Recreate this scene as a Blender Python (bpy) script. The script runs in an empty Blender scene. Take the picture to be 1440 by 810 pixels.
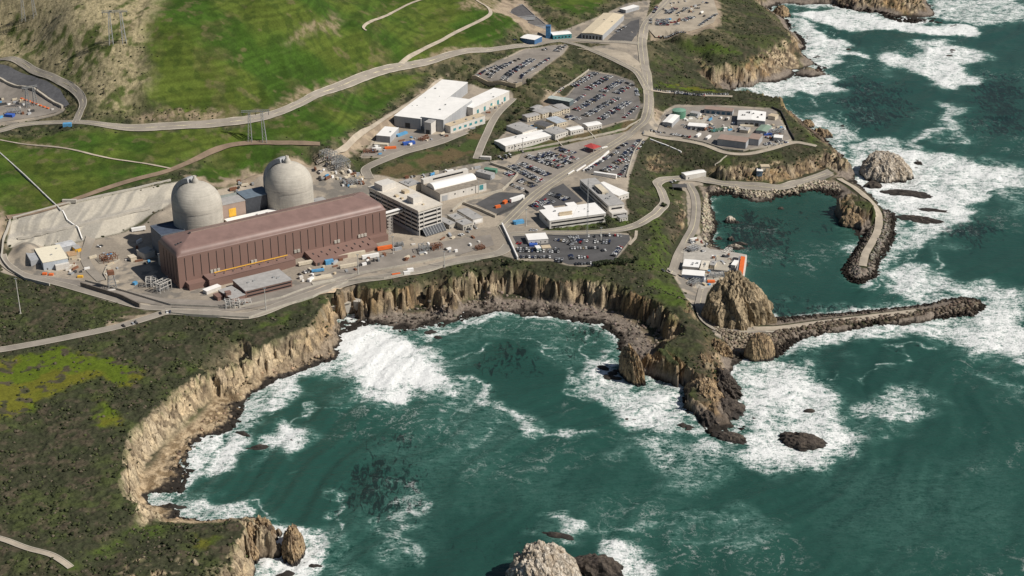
import bpy, bmesh, math, random
import numpy as np
from mathutils import Vector, Matrix
from mathutils.geometry import delaunay_2d_cdt, tessellate_polygon
random.seed(7)
S = bpy.context.scene
C = S.collection
# ------------------------------------------------------------------ camera, sky, sun, exposure
F_PX, DEP, HC = 2200.0, math.radians(25.0), 640.0      # focal length in photo pixels, depression, camera height above the sea
cam_d = bpy.data.cameras.new('camera'); cam = bpy.data.objects.new('camera', cam_d); C.objects.link(cam)
cam.location = (0, 0, HC); cam.rotation_euler = (math.radians(90)-DEP, 0, 0)
cam_d.sensor_width = 36.0; cam_d.lens = 36.0*F_PX/1440.0
cam_d.clip_start = 1.0; cam_d.clip_end = 60000
S.camera = cam
SUN_EL = math.radians(45); SUN_H = Vector((0.965, -0.262))
wd = bpy.data.worlds.new('World'); S.world = wd; wd.use_nodes = True
nt = wd.node_tree; nt.nodes.clear()
sky = nt.nodes.new('ShaderNodeTexSky'); sky.sky_type = 'NISHITA'; sky.sun_disc = False
sky.sun_elevation = SUN_EL; sky.sun_rotation = math.atan2(SUN_H.x, SUN_H.y)
bg = nt.nodes.new('ShaderNodeBackground'); bg.inputs[1].default_value = 0.05
wo = nt.nodes.new('ShaderNodeOutputWorld')
nt.links.new(sky.outputs[0], bg.inputs[0]); nt.links.new(bg.outputs[0], wo.inputs[0])
sl = bpy.data.lights.new('sun', 'SUN'); sl.energy = 5.0; sl.angle = math.radians(0.53); sl.color = (1.0, 0.94, 0.86)
so = bpy.data.objects.new('sun', sl); C.objects.link(so)
sd = Vector((SUN_H.x*math.cos(SUN_EL), SUN_H.y*math.cos(SUN_EL), math.sin(SUN_EL)))
so.rotation_euler = sd.to_track_quat('Z', 'Y').to_euler(); so.location = (0, 1000, 900)
S.view_settings.view_transform = 'Standard'; S.view_settings.look = 'None'
S.view_settings.exposure = 0.0; S.view_settings.gamma = 1.0
S.view_settings.use_curve_mapping = False
S.render.engine = 'CYCLES'
# ------------------------------------------------------------------ survey helpers: photo pixel -> point on a level plane
cD, sD = math.cos(DEP), math.sin(DEP)
def ray(u, v):
    x = u-720.0; y = 405.0-v
    return np.array([x, F_PX*cD+y*sD, -F_PX*sD+y*cD])
def W(u, v, z=0.0):
    d = ray(u, v); t = (HC-z)/(-d[2]); return Vector((d[0]*t, d[1]*t, z))
# ------------------------------------------------------------------ noise
_rs = np.random.RandomState(11); _tab = _rs.rand(256, 256)
def vnoise(x, y, s=0):
    x = x+s*17.31; y = y+s*9.17
    xi = np.floor(x).astype(np.int64); yi = np.floor(y).astype(np.int64)
    fx = x-xi; fy = y-yi; fx = fx*fx*(3-2*fx); fy = fy*fy*(3-2*fy)
    a = _tab[xi & 255, yi & 255]; b = _tab[(xi+1) & 255, yi & 255]
    c = _tab[xi & 255, (yi+1) & 255]; d = _tab[(xi+1) & 255, (yi+1) & 255]
    return (a+(b-a)*fx)*(1-fy)+(c+(d-c)*fx)*fy
def fbm(x, y, sc, oct=3, s=0, ridged=False):
    r = 0; a = 0.5; t = 0; x = x/sc; y = y/sc
    for k in range(oct):
        n = vnoise(x, y, s+k*3)
        if ridged: n = 1-abs(2*n-1)
        r = r+n*a; t += a; a *= 0.5
        x, y = 1.9*x*0.8-1.9*y*0.6, 1.9*x*0.6+1.9*y*0.8
    return r/t
def _h(i, j, k): return _tab[(i*7+k*31) & 255, (j*13+k*17+i*3) & 255]
def cells(x, y, sc, s=0):
    """broken-rock pattern: distance to the nearest joint block centre, and two random numbers per block"""
    x = x/sc; y = y/sc; xi = np.floor(x).astype(np.int64); yi = np.floor(y).astype(np.int64)
    d = np.full(x.shape, 9.0); d2 = d.copy(); r1 = np.zeros(x.shape); r2 = np.zeros(x.shape)
    for a in (-1, 0, 1):
        for b in (-1, 0, 1):
            ci = xi+a; cj = yi+b; q = (x-ci-_h(ci, cj, s))**2+(y-cj-_h(ci, cj, s+1))**2; m = q < d
            d2 = np.where(m, d, np.minimum(d2, q)); d = np.where(m, q, d); r1 = np.where(m, _h(ci, cj, s+2), r1); r2 = np.where(m, _h(ci, cj, s+3), r2)
    return np.sqrt(d2)-np.sqrt(d), r1, r2
def cells3(P, sc, s=0):
    Q = P/sc; I = np.floor(Q).astype(np.int64); d = np.full(len(P), 9.0); d2 = d.copy(); r = np.zeros(len(P))
    for a in (-1, 0, 1):
        for b in (-1, 0, 1):
            for c in (-1, 0, 1):
                J = I+np.array([a, b, c]); h = lambda k: _tab[(J[:, 0]*7+J[:, 2]*19+k*31) & 255, (J[:, 1]*13+J[:, 2]*5+k*17+J[:, 0]*3) & 255]
                q = (Q[:, 0]-J[:, 0]-h(s))**2+(Q[:, 1]-J[:, 1]-h(s+1))**2+(Q[:, 2]-J[:, 2]-h(s+2))**2; m = q < d
                d2 = np.where(m, d, np.minimum(d2, q)); d = np.where(m, q, d); r = np.where(m, h(s+3), r)
    return np.sqrt(d2)-np.sqrt(d), r
def sstep(a, b, x):
    t = np.clip((x-a)/(b-a), 0, 1); return t*t*(3-2*t)
# ------------------------------------------------------------------ the lie of the land: surveyed break lines (photo px, height above sea)
SHORE = [[(352,840),(352,807),(353,767),(383,747),(378,733),(343,725),(320,730),(290,733),(253,727),(247,700),(267,663),(267,647),(290,617),(333,596),(340,567),
 (367,540),(423,522),(476,503),(477,477),(481,460),(476,449),(494,446),(506,452),(522,455),(555,463),(580,467),(610,461),(625,454),(655,447),(675,444),(700,440),
 (735,440),(767,442),(780,443),(810,452),(847,457),(868,475),(873,492),(876,512),(903,530),(925,532),(947,537),(962,547),(967,577),(987,593),(1000,610),(1020,618),
 (1030,600),(1027,587),(1035,560),(1027,530),(1033,512),(1053,507),(1087,508),(1110,486),(1122,477),(1170,467),(1214,459),(1282,452),(1332,447),(1380,438),(1386,431),
 (1375,421),(1350,416),(1328,420),(1300,429),(1240,434),(1190,439),(1130,443),(1085,447),(1070,440),(1060,415),(1049,398),(1042,396),(1049,358),(1027,353),(1000,344),
 (1000,331),(1007,324),(1005,307),(998,287),(994,269),(1015,270),(1062,274),(1104,276),(1120,270),(1149,268),(1178,271),(1176,280),(1180,298),(1193,320),(1212,316),
 (1219,320),(1211,337),(1198,358),(1184,380),(1191,393),(1207,398),(1231,391),(1235,375),(1245,356),(1257,335),(1257,319),(1260,302),(1240,294),(1227,276),(1205,256),
 (1195,240),(1187,222),(1166,204),(1158,194),(1150,190),(1137,183),(1125,170),(1112,163),(1096,158),(1075,150),(1040,140),(1030,132),(1037,126),(1062,119),(1093,114),(1120,106),(1115,99),
 (1157,100),(1142,86),(1123,77),(1131,65),(1122,50),(1111,44),(1105,28),(1077,13),(1093,6),(1167,7),(1197,14),(1235,19),(1262,31),(1309,31),(1315,20),(1306,8),(1296,-4),(1290,-60)]]
LINES = [
 # cliff tops
 (24, [(183,830),(180,797),(200,785),(240,770)]),
 (21, [(313,800),(330,765),(345,745),(370,735),(352,728),(335,731),(305,741),(277,742)]), (21,[(300,760),(260,765),(280,780)]),
 (14, [(233,739),(203,737)]),
 (25, [(193,713),(173,700),(170,677),(180,653),(177,620),(187,600),(217,573),(240,550),(280,527),(310,517),(340,503),(370,483),(400,470),(430,460),(447,443),(457,428),(462,420)]),
 (24, [(507,414),(540,407),(575,405),(590,402),(627,400),(640,390),(665,388),(702,385),(740,380),(755,386),(800,394),(830,394),(860,399),(888,410),(915,424),(935,432),(957,449)]),
 (20, [(950,476),(927,486)]), (17,[(957,503),(966,518)]), (10,[(968,545),(975,565)]), (24,[(972,417),(965,440)]), (20,[(980,462),(980,477),(984,487)]), (15,[(1000,508),(1004,525)]), (9,[(1006,548),(1005,575)]),
 (24, [(945,425),(955,435)]), (21,[(965,465)]), (17,[(980,500)]), (12,[(988,540)]),(7,[(992,575)]),
 # beach backs
 (4.5, [(195,712),(190,690),(200,663),(213,643),(240,617),(277,587),(290,560),(320,535),(353,523),(400,517),(440,503),(463,490)]),
 (3.5, [(215,728),(240,732)]), (3,[(300,600),(310,590)]),
 (3.5, [(520,440),(545,442),(580,433),(615,425),(665,416),(722,411),(752,421),(780,424),(810,428),(850,432),(880,442),(915,458),(935,474)]),
 (3.0, [(907,497),(915,505)]), (2.0,[(700,428),(650,433),(800,442),(845,447),(880,470),(890,490)]),
 # outfall block
 (3, [(480,437),(500,434),(504,440)]), (24,[(462,412),(495,400),(503,407)]),
 # north-east bluffs
 (25, [(925,68),(977,77),(990,82),(1005,92),(1040,92),(1055,86),(1077,68),(1108,60),(1112,52),(1093,37),(1074,18),(1063,5),(1050,-10)]),
 (9,[(1135,92)]),(14,[(1118,72)]),
 (20, [(1120,-30),(1170,-14),(1200,-9),(1240,-7),(1270,-7),(1283,-5),(1290,-20)]),
 (23, [(917,140),(960,140),(1000,138),(1035,127),(1060,128),(1093,138),(1100,150),(1110,163),(1125,178),(1140,192)]),
 (18, [(1165,208),(1178,218),(1184,224)]),
 (23, [(1150,210),(1120,212),(1080,222),(1040,226),(1010,222),(975,212),(935,203)]),
 (19, [(1133,222),(1109,231),(1080,238),(1053,231),(1024,235),(1000,232)]), (14,[(985,238),(960,236),(940,235)]),
 (6.5, [(985,252),(1009,252),(1035,258),(1062,261),(1085,262),(1109,259),(1127,248),(1145,242),(1164,240),(1180,240)]),
 (5.5, [(985,262),(1015,263),(1062,268),(1104,269),(1125,262),(1150,256),(1165,252),(1190,262)]),
 (6.5, [(990,270),(985,290),(985,318),(975,340),(990,352),(1020,362),(1035,366),(1042,390),(1020,400),(990,405),(960,390),(952,380)]),
 (6.5, [(966,262),(968,290),(968,318),(957,338),(945,358),(941,372),(937,383)]),
 (6.5, [(988,410),(978,425),(975,440),(980,452),(1000,468),(1060,474),(1078,470)]), (6.5,[(1000,460),(1060,460),(1075,458)]),
 # road down to the harbour
 (25, [(817,329),(860,327)]), (23,[(892,322),(900,314)]), (19,[(918,300),(928,297)]), (15,[(930,285),(940,283)]),(11,[(928,266),(938,268)]),(9,[(922,257),(938,252),(950,250)]),(8,[(955,262),(952,275),(950,290)]),
 (25, [(880,345),(885,365),(905,385),(915,400),(930,412),(950,415)]), (21,[(930,315),(935,335),(925,355),(927,375)]),(22,[(900,335)]),
 (24, [(900,205),(890,230),(885,250),(893,275),(895,295)]),(16,[(915,235),(915,255),(908,275)]),(20,[(905,215),(925,215)]),
 # breakwaters
 (5.0, [(1060,464),(1090,459),(1150,451),(1220,443),(1300,434),(1340,425),(1370,427)]),(5.0,[(1095,474),(1150,460),(1220,450),(1300,441),(1365,434)]),
 (5.5, [(1195,262),(1215,275),(1230,292),(1232,315),(1222,340),(1210,358),(1207,375),(1211,386)]),(5.5,[(1238,300),(1243,318),(1233,340),(1221,360),(1219,376)]),
 (17, [(1205,275),(1215,283),(1222,290)]),(15,[(1192,280),(1198,292),(1212,296)]),(13,[(1201,305),(1213,305)]),
 # plant level
 (27, [(0,382),(40,393),(90,402),(150,423),(205,436),(240,434),(290,440),(350,445),(400,428),(440,415),(462,408),(500,399),(540,391),(600,380),(650,366),(700,358),(725,366)]),
 (26, [(8,366),(30,352),(90,349),(130,342),(170,333),(210,318),(230,330),(200,360),(120,370),(60,385),(120,395),(180,415),(250,425),(330,425),(400,410),(470,385),(560,360),(640,350),(700,335)]),
 (26.5, [(560,345),(600,335),(640,325),(690,310),(640,290),(590,300)]),
 (26, [(730,362),(775,365),(800,372),(830,374),(862,366),(880,340),(820,332),(740,330)]),
 (26, [(780,318),(850,306),(880,300),(892,290),(885,265),(840,255),(790,262),(760,290)]),
 (26.5,[(705,255),(740,240),(790,228),(830,215),(870,210),(895,200),(870,235),(845,245),(800,245),(740,275),(700,290)]),
 (27, [(520,262),(560,252),(620,242),(690,235),(720,222),(760,213),(800,207),(860,198),(890,190)]),
 # lifted ledge behind the reactors and concrete cut slope
 (27.5, [(23,346),(75,345),(128,338),(168,329),(207,312),(240,300)]), (40,[(27,337),(120,316),(211,296),(240,288)]), (40.5,[(16,333),(133,309),(240,282),(270,270)]), (54,[(11,308),(89,289),(180,270),(240,256),(285,247)]),
 (34, [(310,290),(345,280),(375,275),(330,262),(360,255),(430,262),(440,240),(480,245),(500,230)]), (47,[(285,262),(330,256),(370,246)]),(31,[(470,262),(500,262),(515,255)]),
 (50, [(300,250),(380,238),(440,228)]),
 # hill with tracks
 (57, [(0,308),(60,296),(120,276),(180,256),(230,243),(300,214),(340,203),(400,201),(440,202),(470,205)]),
 (66, [(0,250),(100,240),(200,225),(300,200),(400,188),(460,175)]),
 (76, [(0,192),(72,176),(150,181),(250,181),(320,176),(380,165),(420,150),(450,134)]), (77,[(0,183),(72,169),(150,176),(250,176),(320,171),(380,160),(418,144),(448,128)]),
 (68, [(500,117),(530,106)]),(69,[(500,110),(530,102)]),(62,[(560,98),(620,85)]),(62,[(560,93),(620,79)]),(54,[(680,75),(730,68)]),(55,[(680,68),(730,61)]),(46,[(790,61),(840,61),(880,60)]),(46,[(790,55),(840,52)]),
 (56, [(500,135),(560,118),(610,106),(590,130),(550,152),(510,175),(470,200)]),
 (45, [(620,112),(585,138),(545,163),(505,192),(475,215),(450,230)]),
 (39, [(600,150),(560,170),(530,190),(505,205),(490,222)]),
 (38, [(525,200),(560,180),(610,190),(640,190),(670,165),(705,138),(715,132),(640,120),(600,140),(660,150)]),
 (37, [(545,222),(600,206),(642,194),(690,163),(715,138)]),(30,[(530,250),(600,236),(660,224),(675,222)]), (28,[(520,256),(513,245)]),(34,[(520,235)]),
 (34, [(700,175),(695,195)]),(33,[(690,205),(712,205)]),
 (35, [(712,198),(735,190),(770,192),(800,190),(850,180),(885,172),(900,160),(902,140),(890,115),(860,105),(828,99),(800,130),(780,140),(740,165),(720,178),(800,165),(850,150)]),
 (27.5, [(738,216),(797,204),(850,194),(883,184),(899,172)]),
 (49, [(665,109),(700,87),(740,72),(770,64),(797,66),(790,77),(760,100),(735,118),(700,115),(720,95)]),
 (38, [(640,118),(680,121),(720,126),(735,124)]),
 (38, [(905,175),(915,160),(905,130)]),(40,[(905,100),(915,100)]),(43,[(895,98),(865,83),(900,65),(915,70)]),(45,[(830,68),(800,62)]),(46,[(905,40),(930,10),(960,50),(1000,40),(1012,20),(1000,-5),(880,50),(850,58),(895,25),(960,10)]),
 (43, [(925,58),(970,48),(1008,38),(1020,22),(1008,-5)]),(40,[(800,85),(840,90)]),
 (47, [(735,60),(775,54),(800,52),(850,52),(820,45),(780,45),(860,20),(885,10)]),
 (36, [(1040,20),(1060,30),(1040,60),(1080,50),(1000,70)]),(32,[(960,70)]),(30,[(925,100),(930,120)]),(20,[(985,105),(975,95)]),(22,[(960,118)]),(8,[(1005,112)]),(6,[(1000,116)]),
 (25, [(935,160),(950,150),(1020,150),(1085,158),(1110,195),(1060,205),(1010,200),(940,190),(920,186),(1000,175),(1060,180)]),
 (27, [(920,190),(930,150),(925,135)]),
 # upper hill
 (82, [(400,140),(440,115),(500,95)]),(72,[(560,80),(620,62),(650,50)]),
 (100,[(150,150),(230,140),(320,125),(400,95),(460,70),(540,50)]), (118,[(60,85),(150,100)]),(125,[(230,90),(320,80),(400,50),(470,30)]),(95,[(120,140),(130,160)]),
 (80,[(0,120),(50,140),(90,158),(60,168),(0,175)]), (90,[(0,85),(45,97),(85,115),(112,135),(118,152)]),(92,[(0,76),(45,90),(90,110),(119,133)]),
 (150,[(0,30),(60,30),(150,40),(250,40),(350,20),(420,0)]),(170,[(0,-30),(120,-10),(250,-10),(350,-30)]),(100,[(540,15),(600,-10),(650,-20),(500,0)]),(85,[(600,30),(650,15),(690,12)]),(68,[(690,50),(720,35),(730,20)]),
 (62,[(700,15),(720,-5),(780,10)]),(52,[(740,35),(770,25)]),(56,[(800,25),(830,10),(850,-10)]),(60,[(800,-20),(750,-20)]),(130,[(450,-30),(550,-50)]),(70,[(700,-50),(800,-60)]),(50,[(900,-60),(1000,-60)]),
 # coastal terrace
 (26, [(0,790),(60,790),(120,770),(100,700),(100,620),(140,660),(40,650),(150,580),(100,540),(40,560),(200,530),(250,500),(180,500),(300,480),(350,468),(390,460)]),
 (20, [(150,790),(230,755),(190,750)]),(23,[(100,830),(0,840)]),
 (27, [(0,497),(60,486),(120,473),(180,461),(215,446)]),(24,[(260,455),(320,455),(380,450),(420,435)]),(28,[(60,465),(0,475),(150,450)]),(26,[(90,430),(150,440)]),(30,[(0,420),(30,400),(50,440)]),
 (45, [(-160,380),(-160,480),(-200,600)]),(30,[(-160,700),(-160,830),(-100,900),(60,880),(170,900)]),(75,[(-200,200),(-160,300)]),(150,[(-250,50)]),(190,[(-250,-60),(0,-80),(250,-80)]),
]
SEA = [(1062,374),(1080,376),(1098,379),(1116,382),(1134,385),(1152,388),(1170,390),(1180,392),(1070,385),(1120,393),(1170,400),(1075,366),(1120,370),(1165,375),(300,690),(330,660),(380,620),(400,570),(440,620),(420,700),(330,700),(400,745),(400,790),(420,840),(500,530),(520,480),(560,500),(600,480),(500,600),(500,700),(500,800),(620,520),(680,470),(740,460),(800,470),(840,490),
 (600,600),(700,560),(800,550),(850,530),(840,510),(890,560),(930,560),(940,600),(980,630),(700,680),(850,640),(900,720),(800,780),(600,780),(1050,640),(1060,560),(1060,530),(1100,520),(1130,490),(1220,470),(1300,460),(1390,450),(1410,425),
 (1200,560),(1350,520),(1440,470),(1100,700),(1250,650),(1400,620),(1200,790),(1350,780),(1000,790),(1500,850),(1500,700),(1500,550),(1500,400),(1500,250),(1500,100),(1500,-60),(700,900),(1000,900),(1300,900),(450,900),(240,690+12),(270,712),
 (1060,350),(1100,400),(1080,425),(1150,330),(1160,400),(1170,300),(1050,300),(1030,290),(1100,300),(1150,285),(1030,330),(1015,300),(1180,425),(1250,425),(1320,415),(1350,405),(1240,410),(1265,370),(1280,340),(1280,310),
 (1350,350),(1400,300),(1350,240),(1300,200),(1260,270),(1220,230),(1230,260),(1200,210),(1180,180),(1150,155),(1130,145),(1110,130),(1150,120),(1190,110),(1160,75),(1180,50),(1150,30),(1120,20),(1230,30),(1280,50),(1350,30),
 (1350,0),(1330,-40),(1250,100),(1350,130),(1440,30),(1440,180),(1250,160),(1170,15),(1100,122),(1400,80),(1360,-60),(1060,123.5),(1080,128)]
def dens(pts, step=9.0, closed=False):
    out = []
    for a, b in zip(pts[:-1], pts[1:]):
        n = max(1, int((a-b).length/step))
        for k in range(n): out.append(a.lerp(b, k/n))
    out.append(pts[-1]); return out
P3 = []
for pl in SHORE: P3 += dens([W(u, v, 0) for u, v in pl])
for z, pl in LINES:
    P3 += dens([W(u, v, z) for u, v in pl]) if len(pl) > 1 else [W(pl[0][0], pl[0][1], z)]
P3 += [Vector((p.x, p.y, -9)) for p in (W(u, v, 0) for u, v in SEA)]
for x, y, z in ((-3000,500,60),(-3000,2000,250),(-3000,4500,400),(-1200,4500,300),(0,4500,120),(700,4500,40),(1600,4500,-9),(3000,4500,-9),(3000,500,-9),(0,400,-9),(-1000,400,20),(-300,500,10),(3000,2000,-9)):
    P3.append(Vector((x, y, z)))
co2 = [Vector((p.x, p.y)) for p in P3]
vo, eo, fo, ov, oe, of = delaunay_2d_cdt(co2, [], [], 0, 0.5)
zz = [P3[o[0]].z for o in ov]
DX = 1.5; X0, X1, Y0, Y1 = -1150.0, 1100.0, 780.0, 3200.0
NXg = int((X1-X0)/DX)+1; NYg = int((Y1-Y0)/DX)+1
Hm = np.full((NYg, NXg), -9.0, np.float64)
for f in fo:
    (x1, y1), (x2, y2), (x3, y3) = vo[f[0]], vo[f[1]], vo[f[2]]
    z1, z2, z3 = zz[f[0]], zz[f[1]], zz[f[2]]
    i0 = max(0, int((min(x1,x2,x3)-X0)/DX)); i1 = min(NXg-1, int((max(x1,x2,x3)-X0)/DX)+1)
    j0 = max(0, int((min(y1,y2,y3)-Y0)/DX)); j1 = min(NYg-1, int((max(y1,y2,y3)-Y0)/DX)+1)
    if i1 < i0 or j1 < j0: continue
    den = (y2-y3)*(x1-x3)+(x3-x2)*(y1-y3)
    if abs(den) < 1e-9: continue
    gx, gy = np.meshgrid(X0+DX*np.arange(i0, i1+1), Y0+DX*np.arange(j0, j1+1))
    a = ((y2-y3)*(gx-x3)+(x3-x2)*(gy-y3))/den; b = ((y3-y1)*(gx-x3)+(x1-x3)*(gy-y3))/den; c = 1-a-b
    m = (a > -1e-6) & (b > -1e-6) & (c > -1e-6)
    sub = Hm[j0:j1+1, i0:i1+1]; sub[m] = (a*z1+b*z2+c*z3)[m]
def blur(A, r, n=2):
    for _ in range(n):
        for ax in (0, 1):
            cs = np.cumsum(np.concatenate([np.take(A, [0]*(r+1), ax), A, np.take(A, [-1]*r, ax)], ax), ax)
            A = (np.take(cs, range(2*r+1, cs.shape[ax]), ax)-np.take(cs, range(0, cs.shape[ax]-2*r-1), ax))/(2*r+1)
    return A
def blurs(A, r, n=2):
    for _ in range(n):
        P = np.pad(A, r+1, mode='edge')
        cs = np.cumsum(P, 0); A1 = (cs[2*r+1:]-cs[:-2*r-1])/(2*r+1)
        cs = np.cumsum(A1, 1); A = ((cs[:, 2*r+1:]-cs[:, :-2*r-1])/(2*r+1))[:Hm.shape[0], :Hm.shape[1]]
    return A
blur = blurs
gx, gy = np.gradient(Hm, DX)
slope0 = np.hypot(gx, gy)
land = (Hm > 0.0).astype(float)
seaside = blur((Hm < -2).astype(float), 22, 2)                    # near the sea the breaks stay sharp
w_hill = sstep(50, 62, Hm)
H = Hm*1.0
Hb1 = blur(Hm, 3, 2); Hb2 = blur(Hm, 12, 3)
inl = 1-sstep(0.0005, 0.02, seaside)
H = H*(1-inl)+Hb1*inl
H = H*(1-w_hill)+Hb2*w_hill
H = blur(H, 1, 1)
gyy, gxx = np.gradient(H, DX); slope = np.hypot(gxx, gyy)
def bil(A, x, y):
    fx = np.clip((x-X0)/DX, 0, NXg-1.001); fy = np.clip((y-Y0)/DX, 0, NYg-1.001)
    i = fx.astype(int); j = fy.astype(int); fx = fx-i; fy = fy-j
    return (A[j, i]*(1-fx)+A[j, i+1]*fx)*(1-fy)+(A[j+1, i]*(1-fx)+A[j+1, i+1]*fx)*fy
def hz(x, y): return float(bil(H, np.array([x]), np.array([y]))[0])
def G(u, v):
    """the ground point seen at photo pixel (u, v)"""
    d = ray(u, v); zs = np.linspace(260, -0.5, 1500); t = (HC-zs)/(-d[2])
    x = d[0]*t; y = d[1]*t; h = np.maximum(bil(H, x, y), 0)
    k = np.argmax(zs <= h)
    if zs[k] > h[k]: k = len(zs)-1
    if k > 0:
        a = zs[k-1]-h[k-1]; b = zs[k]-h[k]; w = a/(a-b) if a != b else 1
        tt = t[k-1]+(t[k]-t[k-1])*w
    else: tt = t[k]
    return Vector((d[0]*tt, d[1]*tt, max(HC+d[2]*tt, 0)))
def G2(pts): return [G(u, v) for u, v in pts]
def raster(poly):
    """mask of a world polygon on the survey grid"""
    M = np.zeros(H.shape, bool)
    xs = [p[0] for p in poly]; ys = [p[1] for p in poly]
    i0 = max(0, int((min(xs)-X0)/DX)); i1 = min(NXg-1, int((max(xs)-X0)/DX)+1); j0 = max(0, int((min(ys)-Y0)/DX)); j1 = min(NYg-1, int((max(ys)-Y0)/DX)+1)
    if i1 <= i0 or j1 <= j0: return M
    qx, qy = np.meshgrid(X0+DX*np.arange(i0, i1+1), Y0+DX*np.arange(j0, j1+1)); ins = np.zeros(qx.shape, bool)
    n = len(poly)
    for k in range(n):
        xa, ya = poly[k][0], poly[k][1]; xb, yb = poly[(k+1) % n][0], poly[(k+1) % n][1]
        if ya == yb: continue
        c = (ya > qy) != (yb > qy)
        ins ^= c & (qx < (xb-xa)*(qy-ya)/(yb-ya)+xa)
    M[j0:j1+1, i0:i1+1] = ins; return M
def mask(polys, soft=1, plane=None):
    M = np.zeros(H.shape, bool)
    for p in polys: M |= raster([W(u, v, plane) for u, v in p] if plane is not None else G2(p))
    M = M.astype(float)
    return blur(M, soft, 2) if soft else M
# ------------------------------------------------------------------ roads (centre lines in photo px, laid on the ground), width in metres
def smooth(P, n=6):
    out = []
    for i in range(len(P)-1):
        p0 = P[max(i-1, 0)]; p1 = P[i]; p2 = P[i+1]; p3 = P[min(i+2, len(P)-1)]
        for k in range(n):
            s = k/n; out.append(0.5*((2*p1)+(p2-p0)*s+(2*p0-5*p1+4*p2-p3)*s*s+(3*p1-p0-3*p2+p3)*s**3))
    out.append(P[-1]); return out
ROADS = [
 ('hill_road', [(-60,196),(0,184),(30,176),(72,173),(150,177),(250,178),(320,173),(380,163),(420,147),(450,132),(500,114),(560,96),(620,82),(680,72),(730,65),(790,57),(840,58),(900,62)], 9, 'grey', 1),
 ('hill_road', [(-40,78),(0,84),(40,96),(80,113),(105,128),(117,145),(112,160),(106,172)], 7, 'grey', 1),
 ('main_road', [(965,-25),(945,-5),(925,15),(908,35),(903,60),(906,90),(911,120),(912,150),(904,172),(885,190),(855,208),(820,229),(780,255),(752,275),(728,298),(706,320)], 13, 'grey', 0),
 ('side_road', [(790,58),(820,66),(850,78),(880,92),(900,108),(910,128)], 8, 'grey', 1),
 ('hill_track', [(655,-12),(672,2),(685,10),(690,18),(684,25),(660,37),(640,47),(620,58),(600,68),(578,80),(562,93)], 5, 'dust', 0),
 ('hill_track', [(640,-10),(592,0),(560,14),(530,28),(512,38),(515,44)], 3.5, 'dust', 0),
 ('dirt_track', [(10,306),(60,296),(120,276),(180,256),(230,243),(262,231),(300,214),(340,203),(400,202),(450,203)], 6, 'brown', 0),
 ('footpath', [(0,197),(50,205),(130,218),(200,230),(240,238)], 2.2, 'dust', 0),
 ('service_road', [(722,139),(705,155),(692,173),(684,190),(676,208),(670,224)], 7, 'grey', 1),
 ('service_road', [(655,186),(625,198),(600,206),(570,214),(543,224),(522,233),(514,241),(520,252)], 9, 'grey', 1),
 ('harbour_road', [(718,330),(760,328),(817,328),(860,325),(890,319),(910,309),(926,297),(935,284),(930,269),(924,260),(934,254),(960,252),(990,255),(1020,259),(1060,263),(1095,264),(1120,258),(1150,248),(1168,242)], 8.5, 'grey', 1),
 ('harbour_road', [(968,258),(977,275),(979,295),(976,318),(966,338),(956,358),(950,374),(944,386)], 10, 'grey', 0),
 ('harbour_road', [(990,403),(986,420),(983,437),(990,454),(1012,464),(1040,466),(1075,465)], 9, 'grey', 0),
 ('bluff_road', [(905,188),(925,193),(955,197),(990,204),(1020,215),(1050,217),(1080,211),(1115,201),(1135,203),(1148,206)], 6, 'dust', 1),
 ('coast_road', [(-50,500),(0,493),(60,482),(120,470),(170,459),(210,447),(240,439),(290,441)], 8, 'grey', 1),
 ('perimeter_road', [(2,360),(8,372),(30,386),(60,394),(100,404),(150,418),(200,432),(240,434)], 8, 'grey', 1),
 ('perimeter_road', [(230,438),(290,440),(350,444),(400,427),(440,413),(480,400),(540,390),(600,378),(650,365),(700,357),(716,345)], 10, 'grey', 1),
 ('footpath', [(-15,754),(10,761),(40,772),(70,780),(88,790),(100,799)], 3.5, 'dust', 1),
 ('service_road', [(706,318),(716,335),(724,350)], 8, 'grey', 0),
 ('plant_road', [(128,336),(122,350),(120,365),(128,380),(143,395)], 9, 'grey', 0),
 ('footpath', [(885,345),(893,336),(895,325)], 3, 'dust', 0),
 ('back_track', [(445,232),(472,216),(505,192),(545,164),(585,138),(622,113)], 5, 'dust', 0),
 ('breakwater_road', [(1180,252),(1200,263),(1218,277),(1231,292),(1236,308),(1234,325),(1226,341),(1217,357),(1213,374)], 8, 'dust', 0),
 ('breakwater_road', [(1060,464),(1095,462),(1150,454.5),(1220,446.5),(1290,437.5)], 8, 'dust', 0),
 ('lot_road', [(915,127),(960,131),(1000,135),(1030,136)], 7, 'dust', 0),
]
_rc = []
_rm = np.zeros(H.shape, bool)
for nm, pl, wd_, kd, kb in ROADS:
    P = smooth(G2(pl)); _rc.append(P)
    for a, b_ in zip(P[:-1], P[1:]):
        d = (b_-a); d.z = 0
        if d.length < 1e-3: continue
        L_ = d.length; d.normalize(); n = Vector((-d.y, d.x, 0))*(wd_/2+3.0); d = d*3
        _rm |= raster([a-d+n, b_+d+n, b_+d-n, a-d-n])
Z_road = blur(_rm.astype(float), 1, 1)
# level the ground a little across the roads
Hs = blur(H, 3, 2); _w = blur(_rm.astype(float), 2, 1); H = H*(1-_w*0.8)+Hs*_w*0.8
def smooth_h(x, y, r=1):
    i = int((x-X0)/DX+0.5); j = int((y-Y0)/DX+0.5)
    return float(H[max(j-r, 0):j+r+1, max(i-r, 0):i+r+1].max())
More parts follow.
